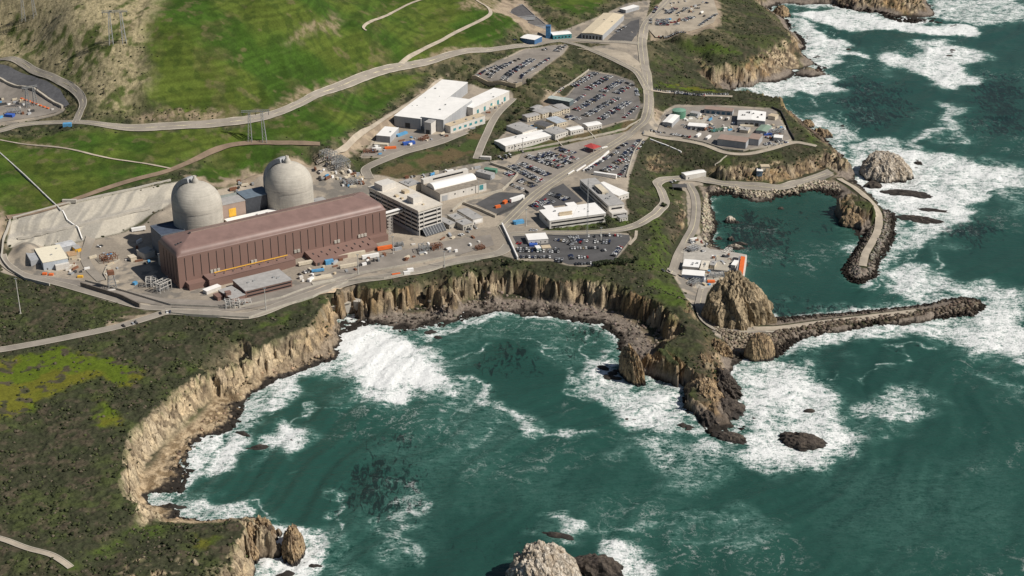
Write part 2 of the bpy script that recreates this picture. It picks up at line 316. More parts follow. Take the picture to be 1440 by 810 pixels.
# ------------------------------------------------------------------ materials
def new_mat(name):
    m = bpy.data.materials.new(name); m.use_nodes = True; t = m.node_tree; t.nodes.clear()
    o = t.nodes.new('ShaderNodeOutputMaterial'); b = t.nodes.new('ShaderNodeBsdfPrincipled'); t.links.new(b.outputs[0], o.inputs[0])
    return m, t, b
def nd(t, typ, **kw):
    n = t.nodes.new(typ)
    for k, v in kw.items():
        if k.startswith('i_'): n.inputs[k[2:].replace('_', ' ')].default_value = v
        else: setattr(n, k, v)
    return n
def noise(t, vec, scale, detail=4, rough=0.6, dist=0.0):
    n = nd(t, 'ShaderNodeTexNoise'); n.inputs['Scale'].default_value = scale; n.inputs['Detail'].default_value = detail
    n.inputs['Roughness'].default_value = rough; n.inputs['Distortion'].default_value = dist; t.links.new(vec, n.inputs['Vector']); return n.outputs[0]
def mapr(t, val, a, b, c, d, smooth=False):
    n = nd(t, 'ShaderNodeMapRange'); n.inputs[1].default_value = a; n.inputs[2].default_value = b; n.inputs[3].default_value = c; n.inputs[4].default_value = d
    if smooth: n.interpolation_type = 'SMOOTHSTEP'
    t.links.new(val, n.inputs[0]); return n.outputs[0]
def math_(t, op, a, b):
    n = nd(t, 'ShaderNodeMath'); n.operation = op
    for i, q in enumerate((a, b)):
        if isinstance(q, (int, float)): n.inputs[i].default_value = q
        else: t.links.new(q, n.inputs[i])
    return n.outputs[0]
def mix(t, fac, a, b, mode='MIX'):
    n = nd(t, 'ShaderNodeMix'); n.data_type = 'RGBA'; n.blend_type = mode
    for i, q in ((0, fac), (6, a), (7, b)):
        if isinstance(q, (int, float)): n.inputs[i].default_value = q
        elif isinstance(q, tuple): n.inputs[i].default_value = (*q[:3], 1)
        else: t.links.new(q, n.inputs[i])
    return n.outputs[2]
def mscale(t, val, rgb):        # colour = rgb * val
    n = nd(t, 'ShaderNodeVectorMath'); n.operation = 'SCALE'
    if isinstance(rgb, tuple): n.inputs[0].default_value = rgb[:3]
    else: t.links.new(rgb, n.inputs[0])
    t.links.new(val, n.inputs[3]); return n.outputs[0]
_mats = {}
def M(name, rgb, rough=0.8, amt=0.25, sc=0.25, metal=0.0, fine=2.0, bump=0.0, streak=False):
    """weathered paint, concrete, roofing: a colour broken up at two sizes"""
    if name in _mats: return _mats[name]
    m, t, b = new_mat(name); g = nd(t, 'ShaderNodeNewGeometry').outputs['Position']
    if streak:
        mp = nd(t, 'ShaderNodeMapping'); mp.inputs['Scale'].default_value = (1, 1, 0.12); t.links.new(g, mp.inputs[0]); gs = mp.outputs[0]
    else: gs = g
    n1 = noise(t, gs, sc, 3); n2 = noise(t, g, fine, 2)
    v = math_(t, 'ADD', mapr(t, n1, 0.3, 0.7, 1-amt, 1+amt*0.6), mapr(t, n2, 0.3, 0.7, -amt*0.4, amt*0.4))
    t.links.new(mscale(t, v, rgb), b.inputs['Base Color']); b.inputs['Roughness'].default_value = rough; b.inputs['Metallic'].default_value = metal
    if bump:
        bn = nd(t, 'ShaderNodeBump'); bn.inputs['Strength'].default_value = 1; bn.inputs['Distance'].default_value = bump
        t.links.new(n2, bn.inputs['Height']); t.links.new(bn.outputs[0], b.inputs['Normal'])
    _mats[name] = m; return m
# ------------------------------------------------------------------ linking helpers
def tag(o, label=None, cat=None, group=None, kind=None):
    if label: o['label'] = label
    if cat: o['category'] = cat
    if group: o['group'] = group
    if kind: o['kind'] = kind
    return o
def link_mesh(name, me, mats, parent=None):
    o = bpy.data.objects.new(name, me)
    for m in (mats if isinstance(mats, (list, tuple)) else [mats]): me.materials.append(m)
    C.objects.link(o)
    if parent: o.parent = parent; o.matrix_parent_inverse = parent.matrix_world.inverted() if False else Matrix.Identity(4)
    return o
def empty(name, loc, rz=0, label=None, cat=None, group=None):
    o = bpy.data.objects.new(name, None); o.location = loc; o.rotation_euler.z = rz; o.empty_display_size = 1; C.objects.link(o)
    return tag(o, label, cat, group)
def np_mesh(name, V, Fq):
    me = bpy.data.meshes.new(name); me.vertices.add(len(V)); me.vertices.foreach_set('co', np.ascontiguousarray(V, np.float32).ravel())
    n = len(Fq); k = Fq.shape[1]
    me.loops.add(n*k); me.loops.foreach_set('vertex_index', np.ascontiguousarray(Fq, np.int32).ravel())
    me.polygons.add(n); me.polygons.foreach_set('loop_start', np.arange(n, dtype=np.int32)*k)
    me.update(calc_edges=True); return me
# ------------------------------------------------------------------ zones (photo px outlines, laid on the ground)
Z = {}
Z['hillgrass'] = mask([[(205,-20),(520,-20),(700,0),(735,30),(700,65),(560,90),(500,110),(400,150),(320,165),(240,150),(165,152),(150,140),(200,120),(215,95),(200,50)],
    [(-60,195),(100,184),(320,181),(400,160),(500,124),(560,104),(610,104),(560,135),(470,203),(400,200),(300,214),(220,247),(60,298),(-60,330)],
    [(270,240),(300,218),(345,206),(440,207),(430,222),(380,235),(300,256),(278,262)], [(60,300),(220,249),(255,243),(240,248),(130,276),(85,288),(20,306)],[(760,-20),(860,-20),(850,5),(820,25),(770,10)]], 3)
Z['tanhill'] = mask([[(-60,10),(60,-20),(235,-20),(205,45),(195,95),(212,110),(190,150),(140,163),(122,130),(60,90),(-60,70)]], 6)
Z['tanpatch'] = mask([[(395,70),(420,50),(460,28),(478,15),(475,35),(450,48),(420,62)],[(170,48),(180,25),(190,32),(185,48)],[(30,196),(70,203),(105,210),(70,210),(30,203)],[(380,155),(430,125),(490,108),(500,112),(440,135),(400,158)],
    [(270,152),(330,165),(400,155),(380,166),(310,172),(200,171),(170,165)],[(560,97),(620,70),(700,62),(640,78),(590,95)],[(325,250),(370,236),(440,228),(370,246),(330,258)],[(640,15),(655,0),(700,0),(690,15)],[(760,88),(790,60),(800,64),(770,95)]], 2)
Z['slopegreen'] = mask([[(520,250),(560,228),(600,212),(650,200),(690,168),(688,180),(668,215),(600,238),(550,250)],[(712,207),(778,193),(847,185),(903,162),(907,158),(902,170),(883,183),(797,203),(738,216),(715,214)],[(545,255),(600,240),(655,228),(600,250)]], 1)
Z['yellow'] = mask([[(-20,515),(30,500),(78,492),(88,488),(130,500),(165,508),(195,520),(198,530),(185,540),(155,535),(140,525),(110,535),(90,550),(60,565),(20,582),(-20,595)],[(135,560),(150,575),(165,585),(160,598),(135,600),(142,580)],
    [(277,757),(292,755),(295,764),(280,765)],[(925,118),(960,120),(1005,128),(1020,131),(960,125)]], 2)
Z['brightgreen'] = mask([[(150,760),(200,740),(230,742),(240,755),(180,775),(130,775)],[(90,790),(140,772),(160,780),(110,800)],[(50,745),(110,752),(130,765),(70,762)],[(260,510),(290,490),(300,515),(280,522)],[(0,415),(30,412),(50,425),(10,432)],[(350,460),(400,440),(440,432),(430,445),(380,460)],
    [(885,405),(930,395),(970,415),(975,440),(950,430),(905,412)],[(925,300),(935,320),(945,340),(950,375),(920,385),(895,380),(910,350),(915,320)],[(915,110),(925,115),(960,122),(920,125)],[(780,312),(850,302),(890,306),(880,318),(790,322),(770,318)],[(1000,60),(1050,78),(1000,78),(960,60)],[(990,210),(1040,220),(1020,228),(985,215)],[(1130,185),(1155,200),(1140,205)]], 2)
Z['dirt'] = mask([[(0,300),(12,305),(8,340),(0,365),(-40,380),(-40,320)],[(440,228),(470,212),(505,190),(545,160),(585,135),(622,107),(645,115),(600,150),(555,180),(500,215),(470,235)],[(265,245),(300,258),(340,245),(375,240),(440,228),(430,240),(330,262),(290,270),(262,262)],
    [(460,415),(490,400),(500,396),(495,408),(466,420)],[(700,0),(735,0),(755,20),(800,50),(740,45),(720,25),(690,15)],[(918,150),(935,158),(930,175),(918,180)],[(150,455),(205,440),(215,446),(150,465)],
    [(988,270),(1000,275),(1003,300),(1000,330),(985,335),(982,300)],[(915,20),(940,-10),(1005,-10),(1016,20),(1005,40),(970,49),(925,58),(912,60)],[(770,128),(800,133),(780,160),(750,170)]], 1)
PLANT = [(6,366),(20,345),(128,338),(168,329),(207,311),(240,284),(330,262),(440,234),(480,228),(515,245),(560,252),(640,235),(700,225),(740,214),(800,203),(885,183),(903,165),(908,120),(915,120),(922,185),(900,205),(890,235),(885,250),(880,285),(885,302),(850,306),(772,318),(760,325),(730,328),(728,365),(700,358),(650,364),(600,378),(540,389),(503,396),(470,402),(440,413),(400,426),(350,445),(290,441),(240,436),(205,437),(150,423),(90,402),(40,394),(0,382)]
Z['pave'] = mask([PLANT, [(715,335),(770,328),(885,328),(889,338),(865,367),(830,375),(800,374),(775,367),(728,366)], [(505,222),(525,195),(560,178),(650,118),(720,128),(722,138),(700,160),(650,190),(600,206),(545,222)],
    [(663,110),(700,85),(740,68),(795,62),(800,66),(790,78),(735,119),(725,122),(680,115)],[(790,158),(798,133),(828,98),(862,104),(892,115),(903,150),(895,168),(850,180),(800,192),(715,206),(697,200),(720,175),(760,155)],[(735,62),(735,50),(800,40),(850,20),(880,5),(915,0),(905,40),(905,65),(850,62),(790,58)],
    [(0,108),(45,125),(95,150),(88,158),(0,178),(-60,170),(-60,100)],[(915,188),(935,155),(950,147),(1020,148),(1090,153),(1112,190),(1115,200),(1085,208),(1045,212),(1000,205),(960,197)],
    [(905,60),(910,100),(880,90),(830,66)],[(945,385),(960,345),(985,330),(1000,352),(1045,368),(1045,400),(1000,405),(985,425),(975,440),(965,420)],[(950,262),(960,250),(985,252),(990,262),(975,262),(985,330),(968,330),(965,270)],[(1130,258),(1165,243),(1175,245),(1150,258)],[(1000,460),(1060,458),(1075,463),(1110,460),(1100,475),(1060,475),(1005,472)]], 1)
Z['rocky'] = mask([[(1010,233),(1053,229),(1110,230),(1150,215),(1185,222),(1190,242),(1130,247),(1100,257),(1060,259),(1010,249)],[(975,78),(1005,93),(1040,92),(1077,70),(1112,60),(1125,95),(1110,112),(1060,121),(1005,123),(985,105)],[(800,396),(860,400),(915,425),(955,450),(945,480),(925,470),(880,440),(830,432)],
    [(1182,270),(1200,285),(1215,295),(1222,315),(1205,320),(1188,312),(1178,290)],[(910,215),(940,215),(945,235),(925,245),(912,235)],[(962,412),(986,420),(990,450),(968,445)],[(345,733),(385,735),(388,760),(345,812),(300,812),(322,775)],[(183,790),(300,775),(300,830),(170,830)],[(975,500),(1012,500),(1040,560),(1030,620),(980,600),(965,540)],
    [(955,268),(966,270),(966,330),(955,340)],[(1120,60),(1110,25),(1070,10),(1090,5),(1120,40),(1140,62)],[(1170,0),(1240,0),(1310,5),(1315,30),(1240,18)]], 1)
Z['conc'] = mask([[(8,345),(16,310),(89,289),(180,269),(267,252),(262,275),(245,284),(215,300),(168,328),(128,337),(75,344),(23,346)]], 1)
Z['expose'] = 1-mask([[(994,266),(1060,268),(1180,262),(1222,300),(1215,340),(1195,400),(1230,425),(1085,450),(1045,420),(1000,350)]], 3, 0.0)
# ------------------------------------------------------------------ ground mesh: one sheet, finer where the land is near
def grid(nx, ny, ya, yb, extra=False):
    q = np.linspace(1/ya, 1/yb, ny); ys = 1/q; s = np.linspace(-1, 1, nx)
    if extra:
        ys = np.concatenate([[-6000, 300], ys, [5000, 30000]]); s = np.concatenate([[-60, -2.5], s, [2.5, 60]])
    hw = np.clip(ys, 300, 4000)*0.327*1.17+50
    X = s[None, :]*hw[:, None]; Y = np.repeat(ys[:, None], len(s), 1)
    return X, Y
NX, NY = 1500, 1250
X, Y = grid(NX, NY, 835, 3150)
sl_b = blur(slope*(H < 32), 3, 2)
sea_b = blur((Hm < -2).astype(float), 14, 2)
smallhill = sstep(24, 34, H)
cliffm_g = sstep(0.42, 0.95, sl_b)*(1-sstep(28, 36, H))*sstep(0.001, 0.03, seaside)
cliffm_g = np.maximum(cliffm_g*(1-Z['pave']), 0)
cm = bil(blur(cliffm_g, 2, 1), X, Y)
wx = (fbm(X, Y, 17, 3, 1)-0.5)*22+(fbm(X, Y, 5.5, 2, 4)-0.5)*7
wy = (fbm(X, Y, 17, 3, 7)-0.5)*24+(fbm(X, Y, 5.5, 2, 9)-0.5)*7
_am = 0.35+1.3*fbm(X, Y, 55, 2, 170); e0, r0a, r0b = cells(X, Y, 24.0, 21); e1, ra, rb = cells(X+Y*0.35, Y-X*0.2, 9.0, 3); e2, rc_, rd = cells(X-Y*0.3, Y*1.1, 4.0, 9)
wx = wx*0.7*_am+(r0a-0.5)*9+(ra-0.5)*5.5+(rc_-0.5)*4; wy = wy*0.7*_am+(r0b-0.5)*11+(rb-0.5)*7+(rd-0.5)*4.5
_lf = 1-0.45*sstep(-130, -200, X); Xs = X+wx*cm*_lf; Ys = Y+wy*cm*_lf
Zt = bil(H, Xs, Ys)
pave = np.clip(bil(np.maximum(np.maximum(Z['pave'], Z['conc']), Z_road), X, Y), 0, 1)
NT = 1-sstep(0.02, 0.4, pave)                                      # natural ground
ex, ey = X+(fbm(X, Y, 9, 3, 20)-0.5)*16, Y+(fbm(X, Y, 9, 3, 22)-0.5)*24
def zs(k): return np.clip(bil(Z[k], ex, ey), 0, 1)
slp = bil(slope, Xs, Ys)
_rz = bil(Z['rocky'], ex, ey)
cm = np.maximum(cm, _rz*0.8)
rockm = np.maximum(cm*sstep(0.35, 0.75, slp+(fbm(X, Y, 6, 3, 30)-0.5)*0.5), _rz*sstep(0.35, 0.55, slp*0.6+fbm(X, Y, 7, 3, 33)*0.6)*(1-pave))
low = (1-sstep(4.5, 9.5, Zt+(fbm(X, Y, 12, 3, 31)-0.5)*4))*sstep(0.004, 0.05, bil(sea_b, X, Y))
rockm = np.maximum(rockm, low)*NT
grass = np.maximum.reduce([zs('hillgrass'), zs('slopegreen')*0.9, zs('yellow')*0.8, zs('brightgreen')*0.5]); tanh = zs('tanhill')
scrub = np.clip((1-grass)*(1-rockm)*NT*(1-zs('dirt')), 0, 1)*sstep(7, 12, Zt)
lump = fbm(X, Y, 4.2, 3, 40); lump2 = fbm(X, Y, 11, 2, 45)
Zt = Zt+scrub*((lump-0.5)*3.4*(1-0.6*tanh)+(lump2-0.5)*1.6)
Zt = Zt+rockm*sstep(6, 11, Zt)*((fbm(X, Y, 4.5, 3, 50, True)-0.6)*4.2+(fbm(X, Y, 1.9, 2, 51, True)-0.6)*2.2+(fbm(X*0.7+Y*0.7, (Y-X)*0.35, 5, 2, 52, True)-0.6)*3.0)
Zt = Zt+rockm*sstep(3, 8, Zt)*((ra-0.5)*3.2+(rc_-0.5)*2.4-1.6*(1-sstep(0.0, 0.22, e1))-0.9*(1-sstep(0.0, 0.2, e2)))
_st = (Zt+X*0.22+Y*0.06+fbm(X, Y, 20, 2, 175)*6)/4.6; _st = _st-np.floor(_st); Zt = Zt+rockm*sstep(4, 8, Zt)*(_st-0.5)*1.9
Zt = Zt+zs('hillgrass')*(1-sstep(0.0, 0.25, bil(blur(_rm.astype(float), 7, 2), X, Y)))*sstep(78, 95, Zt)*(fbm(X+Y*0.3, Y*0.5, 75, 3, 178, True)-0.6)*22
Zt = Zt+low*NT*(fbm(X, Y, 3.2, 3, 55)-0.42)*np.clip(2.6-Zt*0.2, 0.9, 2.6)
Zt = Zt+grass*NT*((fbm(X, Y, 30, 3, 57)-0.5)*3)*sstep(50, 60, Zt)
# colours of the ground, with the shade of rock crevices painted in
def c3(*c): return np.array(c)
def lerp(A, B, m): return A+(B-A)*m[..., None]
n_a = fbm(X, Y, 26, 4, 60); n_b = fbm(X, Y, 70, 3, 63); n_c = fbm(X, Y, 8, 3, 66); n_d = fbm(X, Y, 3.0, 2, 69)
col = np.broadcast_to(c3(0.043, 0.045, 0.025), X.shape+(3,)).copy()
col = lerp(col, c3(0.058, 0.072, 0.024), sstep(0.5, 0.66, n_a)*0.8); col = lerp(col, c3(0.085, 0.068, 0.047), sstep(0.54, 0.68, n_c)*0.7)
col = lerp(col, c3(0.035, 0.042, 0.02), sstep(0.5, 0.4, lump)*0.6)
inland = sstep(900, 1500, Y+X*0.2)*sstep(30, 45, Zt)
col = lerp(col, c3(0.13, 0.115, 0.065), inland*sstep(0.45, 0.65, n_c)*0.8)
gcol = lerp(np.broadcast_to(c3(0.038, 0.078, 0.010), col.shape), c3(0.074, 0.102, 0.017), sstep(0.4, 0.65, n_b)); gcol = lerp(gcol, c3(0.095, 0.090, 0.034), sstep(0.60, 0.76, n_a)*0.5)
trail = fbm(X*0.012+3, Zt/2.0, 1.0, 3, 140); gcol = gcol*(1+0.36*(sstep(0.3, 0.7, trail)-0.5))[..., None]; gcol = lerp(gcol, c3(0.13, 0.11, 0.055), sstep(0.66, 0.74, fbm(X, Y, 14, 4, 143))*0.6)
gcol = lerp(gcol, c3(0.024, 0.046, 0.008), sstep(0.52, 0.35, n_c)*0.5)
col = lerp(col, gcol, zs('hillgrass'))
col = lerp(col, lerp(np.broadcast_to(c3(0.05, 0.072, 0.022), col.shape), c3(0.105, 0.080, 0.042), sstep(0.42, 0.6, n_a)), zs('slopegreen'))
tcol = lerp(np.broadcast_to(c3(0.36, 0.305, 0.18), col.shape), c3(0.085, 0.11, 0.03), sstep(0.53, 0.68, n_a*0.5+n_c*0.5)); tcol = lerp(tcol, c3(0.10, 0.095, 0.045), sstep(0.55, 0.65, n_d)*0.5)
col = lerp(col, tcol, tanh)
col = lerp(col, lerp(np.broadcast_to(c3(0.27, 0.21, 0.14), col.shape), c3(0.12, 0.11, 0.05), sstep(0.45, 0.62, n_d*0.6+n_c*0.4)), zs('tanpatch')*0.85)
col = lerp(col, lerp(np.broadcast_to(c3(0.085, 0.120, 0.012), col.shape), c3(0.118, 0.118, 0.016), sstep(0.42, 0.58, n_a)), np.clip(zs('yellow')*1.5, 0, 1)*sstep(0.72, 0.58, n_c))
col = lerp(col, c3(0.060, 0.092, 0.016), zs('brightgreen')*sstep(0.35, 0.6, n_c*0.5+n_a*0.5)*0.9)
rk = lerp(np.broadcast_to(c3(0.30, 0.220, 0.130), col.shape), c3(0.47, 0.375, 0.245), sstep(0.45, 0.62, n_a)); rk = lerp(rk, c3(0.075, 0.058, 0.044), sstep(0.47, 0.60, fbm(X*0.5+Y, Y*0.5-X, 6, 5, 72))*0.85)
rk = lerp(rk, c3(0.32, 0.205, 0.095), sstep(0.54, 0.66, n_b)*0.6)
rk = lerp(rk, c3(0.13, 0.095, 0.065), sstep(0.62, 0.9, _st)*0.5); rk = lerp(rk, c3(0.56, 0.46, 0.31), sstep(-130, -220, X)*0.6); rk = lerp(rk, c3(0.11, 0.08, 0.055), sstep(0.55, 0.8, rc_)*0.6); rk = lerp(rk, c3(0.45, 0.37, 0.26), sstep(0.75, 0.95, ra)*0.5); rk = lerp(rk, c3(0.06, 0.047, 0.036), (1-sstep(0.0, 0.12, e1))*0.7)  # last mix paints crevice shade along the block joints
rk = lerp(rk, c3(0.13, 0.14, 0.06), sstep(15, 24, Zt)*sstep(0.48, 0.6, n_c)*0.7)
col = lerp(col, rk, rockm)
bch = lerp(np.broadcast_to(c3(0.40, 0.31, 0.20), col.shape), c3(0.20, 0.145, 0.085), sstep(0.45, 0.62, n_d*0.5+n_c*0.5))
bch = lerp(bch, c3(0.20, 0.168, 0.138), sstep(-250, -100, X))
bch = lerp(bch, c3(0.045, 0.037, 0.03), sstep(2.6, 0.9, Zt+(n_c-0.5)*3.0))
bch = lerp(bch, c3(0.085, 0.065, 0.048), sstep(120, 190, X)*sstep(-40, 0, 1100-Y))
col = lerp(col, bch, low*NT)
col = lerp(col, c3(0.028, 0.024, 0.02), sstep(2.2, 0.8, Zt+(n_c-0.5)*2.5)*NT)
col = lerp(col, lerp(np.broadcast_to(c3(0.33, 0.265, 0.19), col.shape), c3(0.24, 0.19, 0.14), sstep(0.45, 0.6, n_c)), zs('dirt')*(1-low))
pv = np.clip(bil(Z['pave'], X, Y), 0, 1)
pcol = lerp(np.broadcast_to(c3(0.27, 0.235, 0.19), col.shape), c3(0.36, 0.31, 0.245), sstep(0.45, 0.62, n_a)); pcol = lerp(pcol, c3(0.155, 0.145, 0.13), sstep(0.52, 0.62, n_c*0.5+n_b*0.5)*0.8)
col = lerp(col, pcol, sstep(0.3, 0.7, pv))
cn = np.clip(bil(Z['conc'], X, Y), 0, 1)
rib = fbm(X*1.0-Y*0.3, Y*0.12, 5, 3, 80)
ccol = lerp(np.broadcast_to(c3(0.41, 0.378, 0.315), col.shape), c3(0.29, 0.272, 0.235), sstep(0.42, 0.62, rib)); ccol = lerp(ccol, c3(0.30, 0.28, 0.245), sstep(39, 40, Zt)*sstep(42.5, 41.5, Zt))
col = lerp(col, ccol, sstep(0.3, 0.7, cn))
Zt = Zt+sstep(0.4, 0.8, cn)*(rib-0.5)*1.3
Zt = np.where(Zt < 0.0, Zt*1.0-0.3, Zt)
idx = np.arange(NX*NY).reshape(NY, NX)
Fq = np.stack([idx[:-1, :-1], idx[:-1, 1:], idx[1:, 1:], idx[1:, :-1]], -1).reshape(-1, 4)[:, ::1]
# rows run away from the camera (y grows): counter-clockwise seen from above
zf = Zt.ravel(); keep = (zf[Fq].max(1) > -4); Fq = Fq[keep]
used = np.zeros(NX*NY, bool); used[Fq.ravel()] = True; remap = np.cumsum(used)-1
Vv = np.stack([X.ravel(), Y.ravel(), zf], 1)[used]; Fq = remap[Fq]
me = np_mesh('ground', Vv, Fq)
ca = me.color_attributes.new('Col', 'FLOAT_COLOR', 'POINT')
cc = np.concatenate([col.reshape(-1, 3), np.clip(rockm+0.5*scrub+0.22*np.maximum(grass, tanh), 0, 1).reshape(-1, 1)], 1)[used].astype(np.float32)
ca.data.foreach_set('color', cc.ravel())
m, t, b = new_mat('ground_cover')
at = nd(t, 'ShaderNodeAttribute'); at.attribute_name = 'Col'
gp = nd(t, 'ShaderNodeNewGeometry').outputs['Position']
fn = noise(t, gp, 0.55, 5, 0.7); fn2 = noise(t, gp, 0.13, 4, 0.65)
v = math_(t, 'MULTIPLY', mapr(t, fn, 0.3, 0.7, 0.62, 1.4), mapr(t, fn2, 0.3, 0.7, 0.8, 1.2))
sm = math_(t, 'ADD', mapr(t, fn, 0.3, 0.7, 0.93, 1.07), 0)
vv = nd(t, 'ShaderNodeMix'); vv.data_type = 'FLOAT'; t.links.new(mapr(t, at.outputs['Alpha'], 0, 0.4, 0.3, 1), vv.inputs[0]); t.links.new(sm, vv.inputs[2]); t.links.new(v, vv.inputs[3])
t.links.new(mscale(t, vv.outputs[0], at.outputs['Color']), b.inputs['Base Color']); b.inputs['Roughness'].default_value = 0.95; b.inputs['Specular IOR Level'].default_value = 0.15
bn = nd(t, 'ShaderNodeBump'); bn.inputs['Distance'].default_value = 1.3; t.links.new(math_(t, 'MULTIPLY', at.outputs['Alpha'], 0.8), bn.inputs['Strength'])
t.links.new(fn, bn.inputs['Height']); t.links.new(bn.outputs[0], b.inputs['Normal'])
ground = link_mesh('ground', me, m); tag(ground, 'coastal terrace, cliffs and green hillside', None, None, 'structure')
# ------------------------------------------------------------------ water
WX, WY = grid(1300, 1000, 840, 3100, True)
wf = np.zeros(WX.shape); inb = (WY > Y0) & (WY < Y1)
def fm(polys, d, soft): return mask(polys, soft, 0.0)*d
FO = np.zeros(H.shape)
def addf(polys, d, soft):
    global FO
    FO = np.maximum(FO, fm(polys, d*0.74 if d < 0.56 else d, soft))
addf([[(476,452),(494,445),(522,454),(555,462),(575,482),(600,500),(620,520),(630,538),(615,556),(580,562),(545,556),(515,548),(495,533),(480,515),(468,500)]], 1.5, 9)
addf([[(470,480),(560,465),(640,500),(665,545),(650,580),(600,575),(540,560),(500,550),(480,530)]], 0.52, 8)
addf([[(590,545),(680,560),(760,600),(720,640),(640,640),(560,590)]], 0.22, 12)
addf([[(490,505),(505,520),(450,545),(400,562),(370,572),(340,578),(345,558),(385,527),(430,514),(476,498)]], 0.85, 4)
addf([[(262,655),(280,632),(320,608),(345,598),(372,604),(368,622),(345,642),(310,655),(290,675),(272,705),(250,722),(242,700)],[(250,720),(300,712),(335,722),(320,735),(270,732)]], 0.85, 4)
addf([[(395,590),(415,586),(440,600),(442,615),(425,630),(415,650),(400,645),(395,625),(388,610)]], 0.85, 4)
addf([[(352,810),(350,780),(365,755),(390,740),(420,740),(440,765),(455,790),(445,840),(352,840)]], 0.9, 4)
addf([[(440,740),(500,760),(520,800),(470,830),(430,790)]], 0.4, 7)
addf([[(640,452),(675,440),(740,435),(770,438),(760,446),(700,448),(665,458),(625,470),(600,480),(590,470)]], 0.75, 2)
addf([[(640,455),(720,455),(820,470),(850,500),(800,520),(740,480),(680,470),(600,500),(580,480)]], 0.30, 8)
addf([[(822,515),(850,498),(872,505),(900,540),(930,535),(955,545),(968,575),(960,590),(930,600),(900,600),(870,590),(840,560),(825,540)]], 0.8, 5)
addf([[(870,620),(900,600),(950,600),(990,618),(1030,655),(1010,690),(965,692),(920,670),(880,648)]], 0.50, 6)
addf([[(1030,515),(1090,505),(1105,515),(1130,545),(1180,565),(1212,595),(1222,628),(1160,648),(1110,672),(1060,664),(1020,640),(1048,612),(1032,588),(1040,555)]], 0.88, 6)
addf([[(960,585),(1000,612),(1030,640),(1000,655),(960,620)]], 0.7, 4)
addf([[(1080,512),(1115,482),(1214,458),(1332,446),(1390,438),(1392,415),(1350,410),(1300,395),(1255,382),(1290,378),(1345,390),(1400,395),(1450,415),(1460,520),(1400,500),(1330,478),(1250,476),(1170,490),(1120,510)]], 0.82, 6)
addf([[(1245,380),(1300,388),(1350,410),(1320,425),(1280,412),(1255,398)]], 0.75, 4)
addf([[(1190,240),(1200,215),(1240,195),(1290,215),(1350,222),(1425,240),(1440,270),(1370,295),(1310,330),(1262,350),(1240,378),(1233,395),(1215,402),(1235,370),(1262,320),(1300,318),(1240,290),(1205,262)]], 0.88, 6)
addf([[(1360,220),(1460,240),(1460,300),(1400,290)]], 0.5, 8)
addf([[(1105,25),(1130,30),(1160,50),(1190,65),(1210,78),(1185,82),(1165,95),(1180,110),(1190,125),(1150,132),(1110,138),(1060,128),(1030,128),(1065,119),(1120,104),(1155,98),(1140,85),(1120,75),(1130,62)]], 0.85, 4)
addf([[(1110,18),(1150,11),(1190,12),(1240,20),(1310,33),(1385,40),(1370,50),(1300,47),(1230,42),(1180,40),(1130,28)]], 0.95, 4)
addf([[(1285,58),(1335,58),(1382,75),(1365,93),(1300,88)],[(1225,78),(1260,72),(1300,85),(1350,95),(1378,115),(1340,125),(1300,108),(1250,98)]], 0.85, 5)
addf([[(1310,-10),(1390,5),(1430,28),(1380,36),(1330,28),(1315,18)],[(1350,0),(1440,-10),(1450,30),(1400,20)]], 0.65, 6)
addf([[(1212,548),(1250,543),(1300,555),(1285,592),(1245,600),(1215,578)]], 0.62, 5)
addf([[(1135,160),(1165,165),(1200,180),(1215,200),(1190,215),(1165,205),(1150,188)]], 0.65, 4)
addf([[(1220,385),(1232,395),(1215,404),(1190,400)]], 0.5, 2)
addf([[(755,742),(780,735),(815,740),(830,752),(800,765),(770,760)],[(850,775),(880,772),(920,782),(935,800),(920,830),(860,840),(845,820)]], 0.75, 4)
addf([[(700,620),(760,640),(700,690),(560,680),(520,640),(600,600)],[(560,680),(620,700),(600,780),(540,790),(500,720)]], 0.2, 12)
addf([[(640,620),(1000,700),(1000,780),(800,740),(640,700)],[(1150,660),(1400,640),(1440,760),(1200,800)]], 0.13, 14)
addf([[(1090,430),(1150,440),(1140,443),(1085,447)]], 0.3, 2)
for pl, wdt, d in (([(663,535),(690,562),(730,590),(760,608),(800,622)], 7, 0.65), ([(730,760),(800,755),(960,745),(1060,752)], 5, 0.36), ([(940,760),(960,748),(1100,735)],4,0.36),([(1338,150),(1330,175),(1300,190),(1290,210)], 12, 0.6), ([(1335,160),(1350,175),(1340,200)], 9, 0.5),
    ([(1200,150),(1225,165)], 4, 0.4), ([(555,690),(575,720),(560,770),(570,800)], 9, 0.42), ([(620,560),(700,570),(690,620)], 8, 0.3), ([(1320,330),(1325,370)], 5, 0.3), ([(1395,470+60),(1440,560)], 6, 0.3), ([(1130,435),(1180,433),(1190,431)],4,.4),([(1180,290),(1195,330)],3,.28)):
    for a, bb in zip(pl[:-1], pl[1:]):
        A = W(*a); B = W(*bb); dd = (B-A).normalized()*wdt; nn = Vector((-dd.y, dd.x, 0))
        FO = np.maximum(FO, blur(raster([A-dd+nn, B+dd+nn, B+dd-nn, A-dd-nn]).astype(float), 3, 2)*d)
landf = (H > 0.2).astype(float)
lb = blur(landf, 4, 2); lb2 = blur(landf, 11, 2)
shoref = np.maximum(sstep(0.02, 0.42, lb)*0.72, sstep(0.01, 0.5, lb2)*0.45)*(0.15+0.85*Z['expose'])
FO = np.maximum(FO, shoref*(0.55+0.8*fbm(*np.meshgrid(X0+DX*np.arange(NXg), Y0+DX*np.arange(NYg)), 45, 3, 90)))
_gn = fbm(*np.meshgrid(X0+DX*np.arange(NXg), Y0+DX*np.arange(NYg)), 30, 3, 160); _lw = lb2+(_gn-0.5)*0.16
